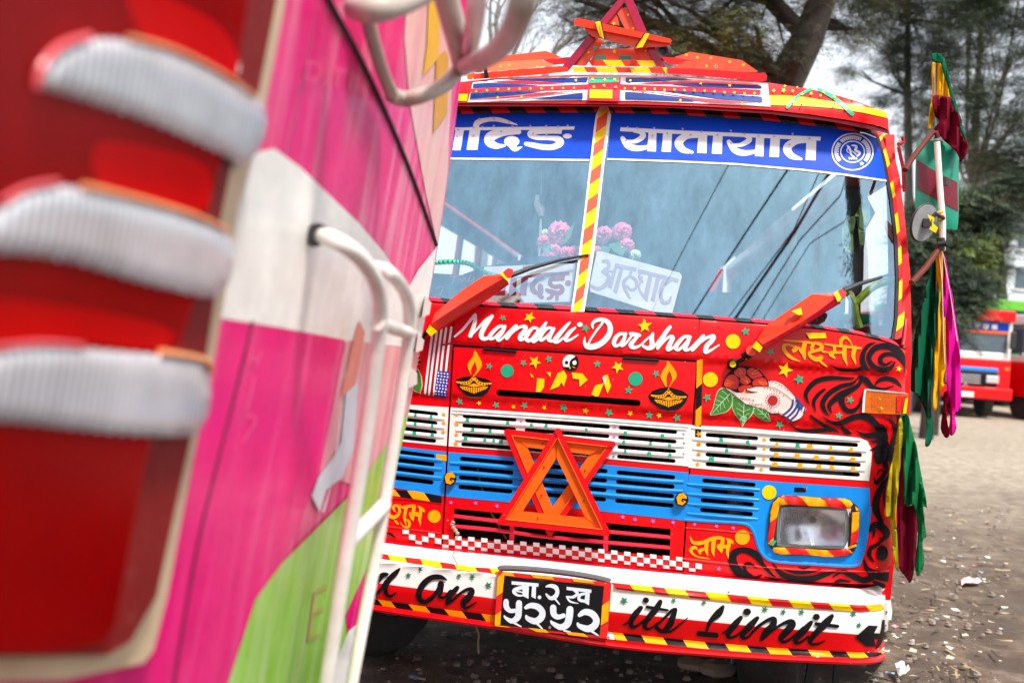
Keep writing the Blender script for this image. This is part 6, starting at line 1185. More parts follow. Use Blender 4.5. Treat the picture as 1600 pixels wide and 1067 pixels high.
# rounded far corner strip
m = MB(); fr_ = smoothpts(far, 4); vs = []
for (x, y) in fr_:
    for k in range(6): a = k/5*math.pi/2; q = PF(x, y, 0)+pa*.06*math.sin(a)-PN*.06*(1-math.cos(a)); vs.append(q)
m.add(vs, [(i*6+k, i*6+k+1, (i+1)*6+k+1, (i+1)*6+k) for i in range(len(fr_)-1) for k in range(5)]); m.build('corner_post', streaky('pale pink with sky sheen', (.84, .50, .48), (.86, .62, .56)), pk, smooth=True)  # pale colour carries the glancing sky sheen of the far corner
def pd(name, q, m_, off, step=30, **k): return decal(name, [q], m_, pk, off, fn=PF, step=step, **k)
pd('painted_field', [(700, 268), (702, 200), (712, 60), (722, -60), (640, -60), (632, 60), (640, 160), (665, 300), (684, 385)], streaky('pink with sky sheen', (.85, .42, .42), (.86, .56, .50)), .0012)  # paler field paints in the sky's glancing reflection at the far edge
pd('painted_field', [(428, 232), (470, 262), (520, 310), (560, 348), (600, 395), (637, 452), (655, 420), (683, 385), (667, 480), (655, 545), (540, 531), (440, 512), (340, 496), (360, 300), (395, 240)], PW, .002)
pd('painted_field', [(-400, 480), (340, 497), (440, 513), (541, 531), (520, 640), (500, 740), (440, 880), (395, 960), (350, 1080), (330, 1200), (-400, 1200)], MG_, .002)
pd('painted_field', [(541, 531), (655, 546), (645, 610), (635, 660), (560, 760), (500, 740), (520, 640)], streaky('rose paint', (.82, .30, .36), (.84, .5, .48)), .002)
pd('painted_field', [(356, 1067), (400, 935), (440, 880), (500, 820), (560, 760), (640, 640), (622, 720), (600, 830), (560, 930), (545, 985), (510, 1067), (495, 1200), (330, 1200)], PG_, .003)
pd('painted_field', [(566, 905), (598, 840), (590, 890), (570, 960), (545, 1010), (540, 960)], MG_, .004)
pd('painted_field', [(545, 985), (575, 960), (560, 1060), (548, 1130), (490, 1180), (505, 1080)], PW, .0045)
pd('ribbon_painting', [(487, 775), (498, 745), (520, 715), (533, 690), (540, 620), (546, 560), (556, 545), (560, 600), (552, 700), (536, 745), (510, 765), (500, 800)], mat('pale grey blue', (.66, .70, .76), .4, .1), .0042)
pd('ribbon_painting', [(533, 620), (548, 550), (562, 500), (570, 520), (556, 600)], mat('salmon paint', (.8, .25, .2), .4, .1), .005)
pd('arrow_painting', [(672, -40), (689, -40), (686, 87), (680, 97), (661, 119), (667, 72)], mat('arrow yellow', (.88, .46, .002), .4, .1), .003)
pd('arrow_painting', [(696, 79), (701, 90), (699, 177), (677, 209), (682, 93)], mat('arrow ochre', (.72, .34, .002), .4, .1), .003)
SEAM = mat('black rubber gap', (.008, .004, .006), .7, .1)
def seam(pts, r, m_=SEAM, name='panel_gap', o=.0): m = MB(); m.tube([PF(x, y, o) for x, y in smoothpts(pts, 6)], r, 8); m.build(name, m_, pk, smooth=True)
seam([(488, -60), (512, 0), (556, 82), (600, 173), (640, 268), (668, 345), (681, 382)], .0052)
seam([(392, 500), (355, 650), (322, 780), (300, 880), (268, 1067), (250, 1180)], .0036)
seam([(500, -40), (480, 90), (440, 270), (415, 390), (395, 480)], .0016, mat('shut line', (.25, .05, .12), .6), o=-.0004)
seam([(540, 532), (536, 620), (520, 740), (505, 800)], .0012, LETW, 'pinstripe', .003)
brush('faint_lettering', [[(482, 95, 3), (478, 125, 3)], [(482, 97, 3), (500, 103, 3), (500, 120, 3), (480, 124, 3)], [(512, 104, 3), (509, 130, 3)], [(520, 106, 3), (540, 112, 3)], [(530, 110, 3), (526, 136, 3)], [(550, 115, 3), (546, 142, 3)]], mat('washed pink', (.86, .09, .32), .4), pk, off=.003, fn=PF)
brush('faint_lettering', [[(395, 545, 3), (388, 570, 3)], [(408, 548, 3), (400, 574, 3)], [(392, 558, 3), (404, 562, 3)], [(398, 590, 3), (385, 640, 3)], [(385, 650, 3), (400, 655, 3), (380, 690, 3)]], MATS['washed pink'], pk, off=.004, fn=PF)
brush('faint_lettering', [[(492, 925, 3), (482, 1000, 4)], [(492, 925, 3), (512, 915, 3)], [(488, 960, 3), (505, 950, 3)], [(482, 1000, 3), (500, 990, 3)]], mat('thin red paint', (.55, .32, .12), .4), pk, off=.005, fn=PF)
# tail light
tl = empty('tail_light'); tl.parent = pk; tl['label'] = 'large red tail light with three clear ribs'
LR = mat('deep red lens', (.40, .0, .0005), .35, .05, coat=.0, spec=.06, var=.75, scale=4.0, dcol=(.25, .02, .02)); LB = mat('dusty red lens side', (.22, .012, .012), .5, .6, spec=.1, dcol=(.36, .17, .13), scale=8); LC = mat('cream lamp rim', (.62, .46, .30), .5, .4, scale=10)
def td_(name, q, m_, off, rim=.0, step=22, **k): return decal(name, [[p[:2] for p in q]], m_, tl, off, fn=PF, rim=rim, step=step, **k)
td_('lamp_rim', [(-420, -180), (470, -180), (446, 0), (425, 110), (408, 200), (372, 330), (348, 480), (328, 600), (310, 680), (286, 800), (262, 930), (240, 1015), (225, 1035), (100, 1062), (-420, 1075)], LC, .014, rim=.02)
td_('lens_side', [(-420, -180), (455, -180), (432, 0), (405, 140), (365, 240), (345, 340), (335, 470), (312, 620), (275, 790), (245, 930), (205, 1000), (170, 1022), (-420, 1035)], LB, .024, rim=.012)
lens_q = [(-420, -180), (425, -180), (388, 0), (372, 110), (350, 230), (325, 330), (310, 450), (262, 600), (228, 720), (205, 840), (180, 975), (160, 1005), (90, 1018), (-420, 1025)]
RL = bpy.data.materials.new('red translucent lens'); RL.use_nodes = True; n = RL.node_tree; n.nodes.clear()
out = n.nodes.new('ShaderNodeOutputMaterial'); a_ = n.nodes.new('ShaderNodeMixShader'); b2 = n.nodes.new('ShaderNodeMixShader'); tr = n.nodes.new('ShaderNodeBsdfTransparent'); df = n.nodes.new('ShaderNodeBsdfDiffuse'); gs = n.nodes.new('ShaderNodeBsdfGlossy'); fr = n.nodes.new('ShaderNodeValue'); fr.outputs[0].default_value = .02
tr.inputs[0].default_value = (.92, .0, .0, 1); df.inputs[0].default_value = (.52, .0, .002, 1); gs.inputs['Roughness'].default_value = .22; a_.inputs[0].default_value = .34
n.links.new(tr.outputs[0], a_.inputs[1]); n.links.new(df.outputs[0], a_.inputs[2]); n.links.new(fr.outputs[0], b2.inputs[0]); n.links.new(a_.outputs[0], b2.inputs[1]); n.links.new(gs.outputs[0], b2.inputs[2]); n.links.new(b2.outputs[0], out.inputs[0])
td_('lens', lens_q, RL, .036, rim=.0)
td_('lamp_back', lens_q, mat('dark lamp back', (.16, .14, .14), .7, .5, var=.6, scale=9, dcol=(.04, .03, .03)), .026)
RBW = mat('white hot spot backing', (.88, .88, .88), .4, .2, var=.1, dcol=(.3, .3, .3))
for q in ([(150, 225), (240, 232), (322, 262), (322, 325), (250, 325), (160, 300)], [(205, -20), (330, 30), (372, 90), (365, 118), (300, 88), (220, 52)], [(-40, 468), (120, 480), (262, 512), (246, 545), (100, 530), (-40, 530)]): td_('hot_spot_patch', smoothpts(q, 4, True), RBW, .0275)  # flat white patches added behind the red lens to make its hot spots
RB = mat('clear ribbed lens', (.67, .69, .74), .16, .4, coat=.3, var=.25, scale=7, dcol=(.40, .42, .46)); n_ = RB.node_tree; b_ = n_.nodes['Principled BSDF']
wv = n_.nodes.new('ShaderNodeTexWave'); wv.inputs['Scale'].default_value = 32; wv.bands_direction = 'Y'; tcx = n_.nodes.new('ShaderNodeTexCoord'); n_.links.new(tcx.outputs['Object'], wv.inputs['Vector'])
bp = n_.nodes.new('ShaderNodeBump'); bp.inputs['Strength'].default_value = .5; bp.inputs['Distance'].default_value = .002; n_.links.new(wv.outputs[0], bp.inputs['Height']); n_.links.new(bp.outputs[0], b_.inputs['Normal'])
src_ = b_.inputs['Base Color'].links[0].from_socket; mq = n_.nodes.new('ShaderNodeMix'); mq.data_type = 'RGBA'; mq.blend_type = 'MULTIPLY'; mq.inputs[0].default_value = .75; wr2 = n_.nodes.new('ShaderNodeMapRange'); wr2.inputs[3].default_value = .45; wr2.inputs[4].default_value = 1.0; n_.links.new(wv.outputs[0], wr2.inputs[0]); n_.links.new(src_, mq.inputs[6]); n_.links.new(wr2.outputs[0], mq.inputs[7]); n_.links.new(mq.outputs[2], b_.inputs['Base Color'])
PEACH = mat('peach lens edge', (.82, .32, .12), .3, .1); PINKE = mat('pink lens edge', (.75, .10, .12), .3, .1)
def rib(q, up):
    q = [p[:2] for p in smoothpts(q, 4, True)]; A = np.array(q)
    def dist(x, y):
        d = np.min(np.hypot(A[:, 0]-x, A[:, 1]-y)); return d
    r_ = decal('lens_rib', [q], RB, tl, .034, fn=PF, rim=.012, step=9, offfn=lambda x, y: .006*math.sqrt(max(0, 1-(1-min(1, dist(x, y)/34))**2)), angle=80)
    for pts, m_, w in up:
        m = MB(); m.tube([PF(x, y, .038) for x, y in smoothpts(pts, 5)], w, 8); m.build('rib_edge', m_, r_, smooth=True)
rib([(62, 132), (72, 100), (105, 72), (150, 60), (210, 64), (270, 82), (340, 115), (385, 140), (412, 165), (417, 195), (408, 228), (385, 258), (372, 258), (340, 240), (280, 212), (200, 180), (120, 155), (75, 145)], [([(58, 138), (65, 105), (95, 72), (140, 56)], PINKE, .0022), ([(200, 58), (270, 76), (345, 112), (400, 150)], PEACH, .0016)])
rib([(-40, 360), (0, 322), (40, 298), (95, 290), (160, 300), (230, 318), (300, 338), (345, 356), (364, 385), (362, 430), (345, 456), (322, 466), (270, 455), (200, 437), (120, 412), (40, 398), (-40, 390)], [([(130, 290), (230, 314), (310, 338), (355, 360)], PEACH, .0022), ([(0, 316), (40, 294), (90, 284)], PINKE, .0016)])
rib([(-60, 600), (-40, 565), (10, 545), (80, 541), (160, 546), (240, 553), (300, 560), (322, 570), (330, 600), (326, 645), (308, 676), (285, 682), (220, 682), (140, 674), (60, 664), (-20, 655), (-60, 640)], [([(250, 550), (318, 562), (330, 580)], PEACH, .003), ([(-20, 545), (60, 536), (130, 540)], PINKE, .0016)])
# no sockets or bulbs stand behind the ribbed lens
# ladder
LW = mat('chipped white tube', (.80, .76, .71), .35, .35, scale=16, dcol=(.30, .17, .08), chips=.4); LBR = mat('rusty grey tube', (.46, .40, .35), .45, .8, scale=10, dcol=(.16, .08, .05))
def tube_p(name, pts, r, m_, parent, k=6):
    m = MB(); m.tube([PF(*p) for p in smoothpts(pts, k)], r, 12); return m.build(name, m_, parent, smooth=True)
ld = empty('ladder'); ld.parent = pk; ld['label'] = 'white tubular ladder on the rear panel'
tube_p('rail', [(494, 368, .0), (512, 371, .03), (535, 382, .055), (562, 402, .07), (585, 435, .08), (594, 470, .085), (592, 520, .085), (582, 600, .085), (568, 700, .085), (552, 800, .085), (535, 900, .085), (520, 1000, .085), (508, 1080, .085), (495, 1200, .085)], .0108, LW, ld)
tube_p('rail', [(588, 418, .05), (605, 424, .075), (622, 440, .085), (636, 465, .09), (640, 500, .09), (633, 570, .09), (620, 660, .09), (603, 770, .09), (585, 880, .09), (566, 980, .09), (550, 1067, .09), (535, 1150, .09)], .0100, LW, ld)
tube_p('rung', [(590, 505, .085), (642, 521, .09)], .010, LW, ld); tube_p('rung', [(545, 845, .085), (590, 800, .088), (600, 788, .09)], .012, LW, ld)
tube_p('end_sleeve', [(489, 370, -.004), (497, 366, .014)], .014, RUB, ld)
hk = empty('roof_rack_tubes'); hk.parent = pk; hk['label'] = 'rusty tube hoops reaching down from the roof'
tube_p('hoop', [(556, 12, .03), (580, 16, .06), (615, 8, .08), (660, -12, .09), (700, -40, .09)], .0155, LBR, hk); tube_p('hoop', [(572, 20, .02), (580, 55, .02), (595, 105, .02), (612, 148, .02)], .0095, LBR, hk)
tube_p('hoop', [(612, 148, .02), (630, 155, .03), (660, 149, .06), (695, 132, .08), (716, 108, .09)], .012, LBR, hk)
tube_p('hoop', [(690, -30, .09), (706, 30, .1), (718, 75, .1), (724, 104, .1)], .017, LBR, hk); tube_p('hoop', [(724, 103, .1), (748, 95, .16), (775, 80, .2), (800, 50, .24), (815, 10, .26), (822, -40, .26)], .0135, LBR, hk); tube_p('hoop', [(728, 92, .1), (737, 60, .13), (745, 10, .15), (750, -40, .15)], .013, mat('pinkish tube', (.66, .50, .50), .4, .4), hk)
for q in ([(664, 462), (674, 473), (671, 491), (659, 496)], [(653, 520), (663, 532), (660, 547), (649, 551)], [(642, 573), (652, 583), (652, 600), (639, 606)]):
    decal('hinge', [q], LW, pk, .014, fn=PF, rim=.02, step=12)

# ================================================================== GROUND
gmat = bpy.data.materials.new('trampled dirt'); gmat.use_nodes = True; n = gmat.node_tree; b = n.nodes['Principled BSDF']; tc = n.nodes.new('ShaderNodeTexCoord')
def noise(s, d=8, r=.6): q = n.nodes.new('ShaderNodeTexNoise'); q.inputs['Scale'].default_value = s; q.inputs['Detail'].default_value = d; q.inputs['Roughness'].default_value = r; n.links.new(tc.outputs['Object'], q.inputs['Vector']); return q
def rampn(src, a, b2, lo=0, hi=1): q = n.nodes.new('ShaderNodeMapRange'); q.inputs[1].default_value = a; q.inputs[2].default_value = b2; q.inputs[3].default_value = lo; q.inputs[4].default_value = hi; n.links.new(src, q.inputs[0]); return q.outputs[0]
def mixc(f, c1, c2):
    q = n.nodes.new('ShaderNodeMix'); q.data_type = 'RGBA'
    for i, c in ((6, c1), (7, c2)):
        if isinstance(c, tuple): q.inputs[i].default_value = (*c, 1)
        else: n.links.new(c, q.inputs[i])
    n.links.new(f, q.inputs[0]); return q.outputs[2]
n1 = noise(.55); n2 = noise(7, 10, .7); n3 = noise(40, 6, .7); n4 = noise(2.2, 8, .65)
sp = n.nodes.new('ShaderNodeSeparateXYZ'); n.links.new(tc.outputs['Object'], sp.inputs[0])
c = mixc(rampn(n2.outputs[0], .35, .68), (.06, .042, .028), (.23, .175, .125)); c = mixc(rampn(n4.outputs[0], .44, .56), c, (.075, .054, .038))
wn = n.nodes.new('ShaderNodeMath'); wn.operation = 'MULTIPLY_ADD'; wn.inputs[1].default_value = 9; n.links.new(n1.outputs[0], wn.inputs[0]); n.links.new(sp.outputs[1], wn.inputs[2]); dust = rampn(wn.outputs[0], 11, 17); c2 = mixc(rampn(n2.outputs[0], .4, .65), (.23, .185, .135), (.40, .34, .27)); c = mixc(dust, c, c2); c = mixc(rampn(n3.outputs[0], .60, .70, 0, .6), c, (.06, .05, .045))
n.links.new(c, b.inputs['Base Color']); b.inputs['Roughness'].default_value = .9
bp = n.nodes.new('ShaderNodeBump'); bp.inputs['Strength'].default_value = .8; bp.inputs['Distance'].default_value = .05; n.links.new(n2.outputs[0], bp.inputs['Height']); n.links.new(bp.outputs[0], b.inputs['Normal'])
from mathutils import noise as mn
xs_ = list(np.linspace(-2.2, 6.5, 190)); ys_ = list(np.linspace(1.2, 13, 210)); xs_ = [-400, -80, -15]+xs_+[12, 60, 400]; ys_ = [-60, -4]+ys_+[18, 40, 120, 900]
vs = []
for y in ys_:
    for x in xs_:
        rut = -.02*max(0, 1-abs((x-2.9-.12*(y-5))/.16))-.02*max(0, 1-abs((x-4.4-.12*(y-5))/.18))
        h = rut+(mn.noise(Vector((x*.9, y*.9, 0)))*.03+mn.noise(Vector((x*4, y*4, 3)))*.016+mn.noise(Vector((x*13, y*13, 7)))*.007) if -3 < x < 7 and 1 < y < 14 else 0
        vs.append((x, y, h-.012))
nx = len(xs_); fs = [(j*nx+i, j*nx+i+1, (j+1)*nx+i+1, (j+1)*nx+i) for j in range(len(ys_)-1) for i in range(nx-1)]
tag(mesh('ground', vs, fs, gmat, smooth=True, angle=80), kind='structure')
g = random.Random(11)
def lump(m, c, r, g, mi=0):
    vs = []; fs = []
    for (a, b_) in ((0, 6), (1, 6)):
        for i in range(6):
            t = i/6*6.283+a*.5; q = .95 if a == 0 else .6; vs.append((c[0]+r*q*math.cos(t)*g.uniform(.7, 1.2), c[1]+r*q*math.sin(t)*g.uniform(.7, 1.2), c[2]+r*(-.2 if a == 0 else g.uniform(.35, .6))))
    fs = [(i, (i+1) % 6, 6+(i+1) % 6, 6+i) for i in range(6)]+[tuple(range(6, 12))]
    m.add(vs, fs, mi)
m = MB()
for i in range(2400):
    px = g.uniform(560, 1600); y = g.uniform(2.2, 4.6)**1.45; x = (px-800)/FPX*y; lump(m, (x, y, 0), g.choice((.004, .006, .008, .012, .02)) * (1 if y < 9 else .7), g)
tag(m.build('gravel', mat('grey brown stone', (.22, .18, .15), .9, .3, var=.4, scale=3)), kind='stuff')
m = MB(); lm_ = [mat('litter white', (.7, .7, .68), .5, .3), mat('litter blue', (.25, .42, .60), .4, .2), mat('litter pink', (.7, .25, .3), .4, .2), mat('litter straw', (.38, .30, .16), .8), mat('litter dark', (.03, .028, .025), .7), mat('litter tan', (.55, .45, .35), .7)]
for i in range(520):
    y = g.uniform(1.9, 4.4)**1.5; px = g.uniform(640, 1600) if g.random() < .4 else g.uniform(1380, 1600); x = (px-800)/FPX*y; s = g.uniform(.004, .016); k = g.choices(range(6), (3, 1, .6, 6, 9, 3))[0]; a = g.uniform(0, 3.14)
    L_ = s*(3.5 if k in (3, 4) else 1.2); w_ = s*(.3 if k in (3, 4) else 1); ca, sa = math.cos(a), math.sin(a); vs = []
    for (u_, v_) in ((-1, -1), (0, -1), (1, -1), (1, 1), (0, 1), (-1, 1)): vs.append((x+ca*u_*L_-sa*v_*w_, y+sa*u_*L_+ca*v_*w_, .008+g.uniform(0, s*.8)))
    m.add(vs, [(0, 1, 4, 5), (1, 2, 3, 4)], k)
tag(m.build('litter', lm_), kind='stuff')
def crumple(name, pts, z0, h, m_, lab, cat, seed):
    gg = random.Random(seed); c0 = G(sum(p[0] for p in pts)/len(pts), sum(p[1] for p in pts)/len(pts)); V, F, L, H = tri2d([pts], [], 5)
    vs = []
    for v in V:
        p = G(v[0], v[1]); p.z = z0+abs(mn.noise(Vector((p.x*25, p.y*25, seed))))*h*2; vs.append(p-c0)
    o = mesh(name, vs, [tuple(int(i) for i in t[::-1]) for t in F], m_, smooth=True, angle=30, loc=c0); o.modifiers.new('t', 'SOLIDIFY').thickness = .003; return tag(o, lab, cat)
crumple('plastic_bag', [(1130, 1048), (1150, 1036), (1190, 1031), (1210, 1040), (1206, 1052), (1170, 1055), (1140, 1056)], .0, .05, mat('blue plastic film', (.22, .42, .62), .3, .5, dcol=(.6, .66, .7)), 'crumpled blue plastic bag on the dirt under the bumper', 'plastic bag', 1)
crumple('wrapper', [(1499, 908), (1530, 907), (1534, 914), (1502, 917)], .01, .02, mat('pink white wrapper', (.75, .45, .45), .4, .3), 'pink and white wrapper lying flat on the dirt right of the scarf', 'wrapper', 2)
crumple('wrapper', [(1398, 1046), (1412, 1042), (1420, 1056), (1404, 1062)], .01, .03, lm_[0], 'small white paper scrap on the dirt right of the bumper end', 'litter', 3)
for k, (x, y, r, lab) in enumerate(((1082, 1043, .05, 'brown rounded stone on the dirt below the word on the bumper'), (1120, 1052, .06, 'pale flat stone left of the blue plastic bag'), (1448, 860, .03, 'small dark stone on the dirt beside the scarf tip'))):
    c_ = G(x, y); m = MB(); gg = random.Random(k); vs = []; nn = 10
    for j in range(6):
        for i in range(nn): th = 6.283*i/nn; ph = math.pi*(j/5-.5); q = r*(1+.25*mn.noise(Vector((math.cos(th)*2, math.sin(th)*2, j+k*9)))); vs.append((q*1.3*math.cos(th)*math.cos(ph), q*math.sin(th)*math.cos(ph), r*.3+q*.6*math.sin(ph)))
    m.add(vs, [(j*nn+i, j*nn+(i+1) % nn, (j+1)*nn+(i+1) % nn, (j+1)*nn+i) for j in range(5) for i in range(nn)]); tag(m.build('stone', mat('stone', (.30, .22, .17), .85, .3), smooth=True, loc=c_), lab, 'stone', group='stones on the dirt')

# ================================================================== TREES
def leafmat(name, col, var=.4):
    m_ = mat(name, col, .6, .0, var=var, scale=1.1); b = m_.node_tree.nodes['Principled BSDF']; b.inputs['Subsurface Weight'].default_value = 0; return m_
BARK = mat('dark bark', (.035, .026, .02), .9, .5, var=.4, bump=1, scale=6, dcol=(.09, .075, .06)); BARKG = mat('grey bark', (.12, .11, .10), .9, .5, var=.3, bump=1, scale=5)
L1 = leafmat('dusty dark foliage', (.040, .058, .026)); L1b = leafmat('young yellow green foliage', (.13, .15, .04)); L2 = leafmat('grey green foliage', (.085, .125, .075)); L3 = leafmat('fresh green foliage', (.18, .24, .06)); L4 = leafmat('deep green foliage', (.045, .07, .042)); L1c = leafmat('brownish foliage', (.085, .065, .04))
def spray(m, p, L_, wid, g, n=9, droop=.6, mi=0, up=0):
    a = g.uniform(0, 6.283); d = Vector((math.cos(a), math.sin(a), g.uniform(-.3, .6)+up)).normalized(); q = Vector(p); seg = L_/n
    for i in range(n):
        d = (d+Vector((0, 0, -droop/n))).normalized(); s = d.cross(Vector((0, 0, 1))); s = s.normalized() if s.length > .05 else Vector((1, 0, 0))
        q2 = q+d*seg
        for sg in (-1, 1):
            l = wid*(1-i/n*.5)*g.uniform(.6, 1.2); tip = q+d*seg*1.2+s*sg*l+Vector((0, 0, g.uniform(-.5, .1)*l)); mid = q+(tip-q)*.5+d*seg*.35
            m.v += [q, mid, tip]; k = len(m.v); m.f.append((k-3, k-2, k-1)); m.m.append(mi)
        q = q2
def tree(name, label, trunk, blobs, n, L_, wid, lm, seed, rtr, bark=BARK, group=None, depthvar=1.2, gap=.42, limbs=True, droop=.6, nfreq=.9, base=None):
    g = random.Random(seed); tp = [W(*p) for p in trunk]; b0 = tp[0].copy() if base is None else base
    root = empty(name, (b0.x, b0.y, 0), label=label, cat='tree', group=group); O = root.location
    pts = [Vector((b0.x, b0.y, -.1))-O]+[p-O for p in tp]; m = MB(); k = len(pts); m.tube(pts, [rtr*(1.25-.9*i/(k-1)) for i in range(k)], 12)
    if limbs:
        for (px, py, r, d) in blobs:
            e = W(px, py, d)-O; s = min(pts[1:], key=lambda q: (q-e).length+abs(q.z-(e.z-.6))*.6); mid = (s+e)/2+Vector((g.uniform(-.2, .2), g.uniform(-.2, .2), g.uniform(-.1, .3)))
            m.tube([s, mid, e], [rtr*.35, rtr*.22, rtr*.08], 7)
            for _ in range(3): e2 = e+Vector((g.gauss(0, 1), g.gauss(0, 1), g.gauss(0, .7)))*r/FPX*d*.8; m.tube([mid, (mid+e2)/2+Vector((0, 0, .1)), e2], [rtr*.14, rtr*.09, rtr*.03], 5)
    m.build('trunk', bark, root, smooth=True, angle=70)
    m = MB(); tot = sum((b[2]*b[3])**2 for b in blobs)
    for (px, py, r, d) in blobs:
        R_ = r/FPX*d; c0 = W(px, py, d)-O
        for _ in range(int(n*(r*d)**2/tot)):
            while True:
                v = Vector((g.uniform(-1, 1), g.uniform(-1, 1), g.uniform(-1, 1)))
                if v.length < 1: break
            p = c0+Vector((v.x*R_, v.y*R_*depthvar, v.z*R_))
            if mn.noise((p+O)*nfreq*2.2+Vector((seed, 0, 0))) < gap-.5: continue
            nz = mn.noise((p+O)*1.3+Vector((0, seed, 4))); mi = 1 if nz > .22 else (2 if nz < -.25 and len(lm) > 2 else 0)
            spray(m, p, L_*g.uniform(.6, 1.3), wid, g, droop=droop, mi=mi)
    m.build('crown', lm, root)
    return root
tree('broad_tree', 'big dark drooping tree with a thick leaning trunk behind the bus roof', [(1190, 420, 10.5), (1203, 260, 10.5), (1222, 135, 10.5), (1262, 60, 10.5), (1292, -20, 10.5), (1320, -140, 10.5)],
     [(900, 0, 66, 10.5), (955, 62, 52, 10.5), (1000, 20, 80, 11), (1050, 75, 50, 10), (1090, 40, 85, 10.5), (1150, 75, 62, 10), (1190, 30, 80, 10.5), (1080, -70, 120, 10.5), (960, -80, 110, 11), (1220, -70, 110, 10.5), (1300, 0, 60, 11), (1250, 95, 34, 10), (1330, 45, 30, 11), (1360, -40, 70, 11)], 9500, .36, .055, [L1, L1b, L1c], 1, .26, gap=.30)
tree('tall_tree', 'tall thin straight tree between the bus roof and the mirror flag', [(1424, 500, 24), (1420, 300, 24), (1418, 150, 24), (1419, 30, 24), (1420, -120, 24)],
     [(1400, 30, 48, 24), (1440, 75, 52, 24), (1390, 95, 30, 24), (1350, 55, 26, 23), (1450, 140, 48, 24), (1430, 200, 34, 24), (1380, 150, 18, 24), (1410, -50, 80, 24), (1330, 110, 16, 23), (1390, 260, 16, 24), (1345, -20, 40, 23), (1500, 40, 55, 24)], 8000, .50, .19, [L2, L1, L4], 2, .12, BARKG, gap=.54, group='tall trees behind the yard')
tree('tall_tree', 'tall grey green tree filling the upper right corner behind the flag', [(1510, 540, 36), (1520, 300, 36), (1530, 100, 36), (1540, -80, 36)],
     [(1540, 100, 62, 22), (1490, 150, 50, 22), (1585, 50, 60, 22), (1590, 190, 55, 22), (1540, 210, 58, 22), (1500, 250, 46, 22), (1580, 280, 48, 22), (1520, 0, 62, 22), (1600, -40, 80, 22), (1640, 120, 70, 22), (1530, -80, 90, 22), (1620, 260, 60, 22)], 11500, .50, .19, [L2, L4, L2], 3, .20, BARKG, gap=.57, group='tall trees behind the yard')
tree('young_tree', 'bushy yellow green tree low behind the hanging mirror cloth', [(1465, 560, 18), (1480, 420, 18), (1500, 340, 18)],
     [(1500, 330, 46, 18), (1535, 370, 44, 18), (1470, 360, 34, 18), (1555, 320, 36, 18), (1505, 400, 48, 18), (1545, 420, 30, 18), (1440, 330, 20, 18), (1585, 300, 30, 18)], 7000, .45, .13, [L2, L3, L4], 4, .09, gap=.36)
tree('dark_tree', 'low dark green tree left of the hanging mirror cloth', [(1456, 560, 17), (1458, 470, 17)], [(1452, 440, 46, 17), (1490, 455, 44, 17), (1430, 480, 36, 17), (1475, 500, 40, 17), (1520, 455, 30, 17), (1440, 380, 26, 17)], 6000, .45, .13, [L4, L1, L2], 5, .10, gap=.28)
tree('bare_trunk_tree', 'tree with a plain dark trunk right of the hanging mirror cloth', [(1567, 560, 34), (1566, 470, 34), (1562, 400, 34), (1556, 320, 34), (1555, 240, 34)], [(1560, 300, 34, 34), (1585, 340, 26, 34), (1540, 260, 26, 34)], 1500, .8, .2, [L4, L1], 6, .20, gap=.34)
def bare(label, base, d, h, seed):
    g = random.Random(seed); b0 = W(base[0], base[1], d); root = empty('bare_tree', (b0.x, b0.y, 0), label=label, cat='tree', group='bare trees left of the roof'); m = MB(); m2 = MB()
    def br(p, dr, L_, r, k):
        pts = [p]; q = p
        for i in range(4): dr = (dr+Vector((g.gauss(0, .12), g.gauss(0, .12), .05))).normalized(); q = q+dr*L_/4; pts.append(q)
        m.tube(pts, [r, r*.85, r*.7, r*.6, r*.5], 5 if k else 8, cap=False)
        if k < 5:
            for _ in range(2 if k < 3 else 3):
                i = g.choice((2, 3, 4)); nd = (dr+Vector((g.gauss(0, .55), g.gauss(0, .45), g.uniform(-.1, .3)))).normalized(); br(pts[i], nd, L_*g.uniform(.55, .8), r*.55, k+1)
        elif g.random() < .5:
            for _ in range(2): spray(m2, q, .18, .05, g, 4, .4)
    m.tube([Vector((0, 0, -.1)), b0-root.location], [.16, .12], 8); br(b0-root.location, Vector((.05, 0, 1)), h, .11, 0)
    m.build('trunk', BARKG, root, smooth=True, angle=80); m2.build('twig_leaves', L2, root)
bare('bare forked tree between the pink bus and the roof', (768, 170), 20, 1.6, 3); bare('thin bare tree above the left roof reflector', (842, 160), 21, 1.4, 8); bare('bare tree seen behind the rusty hoops', (800, 210), 24, 1.8, 12)

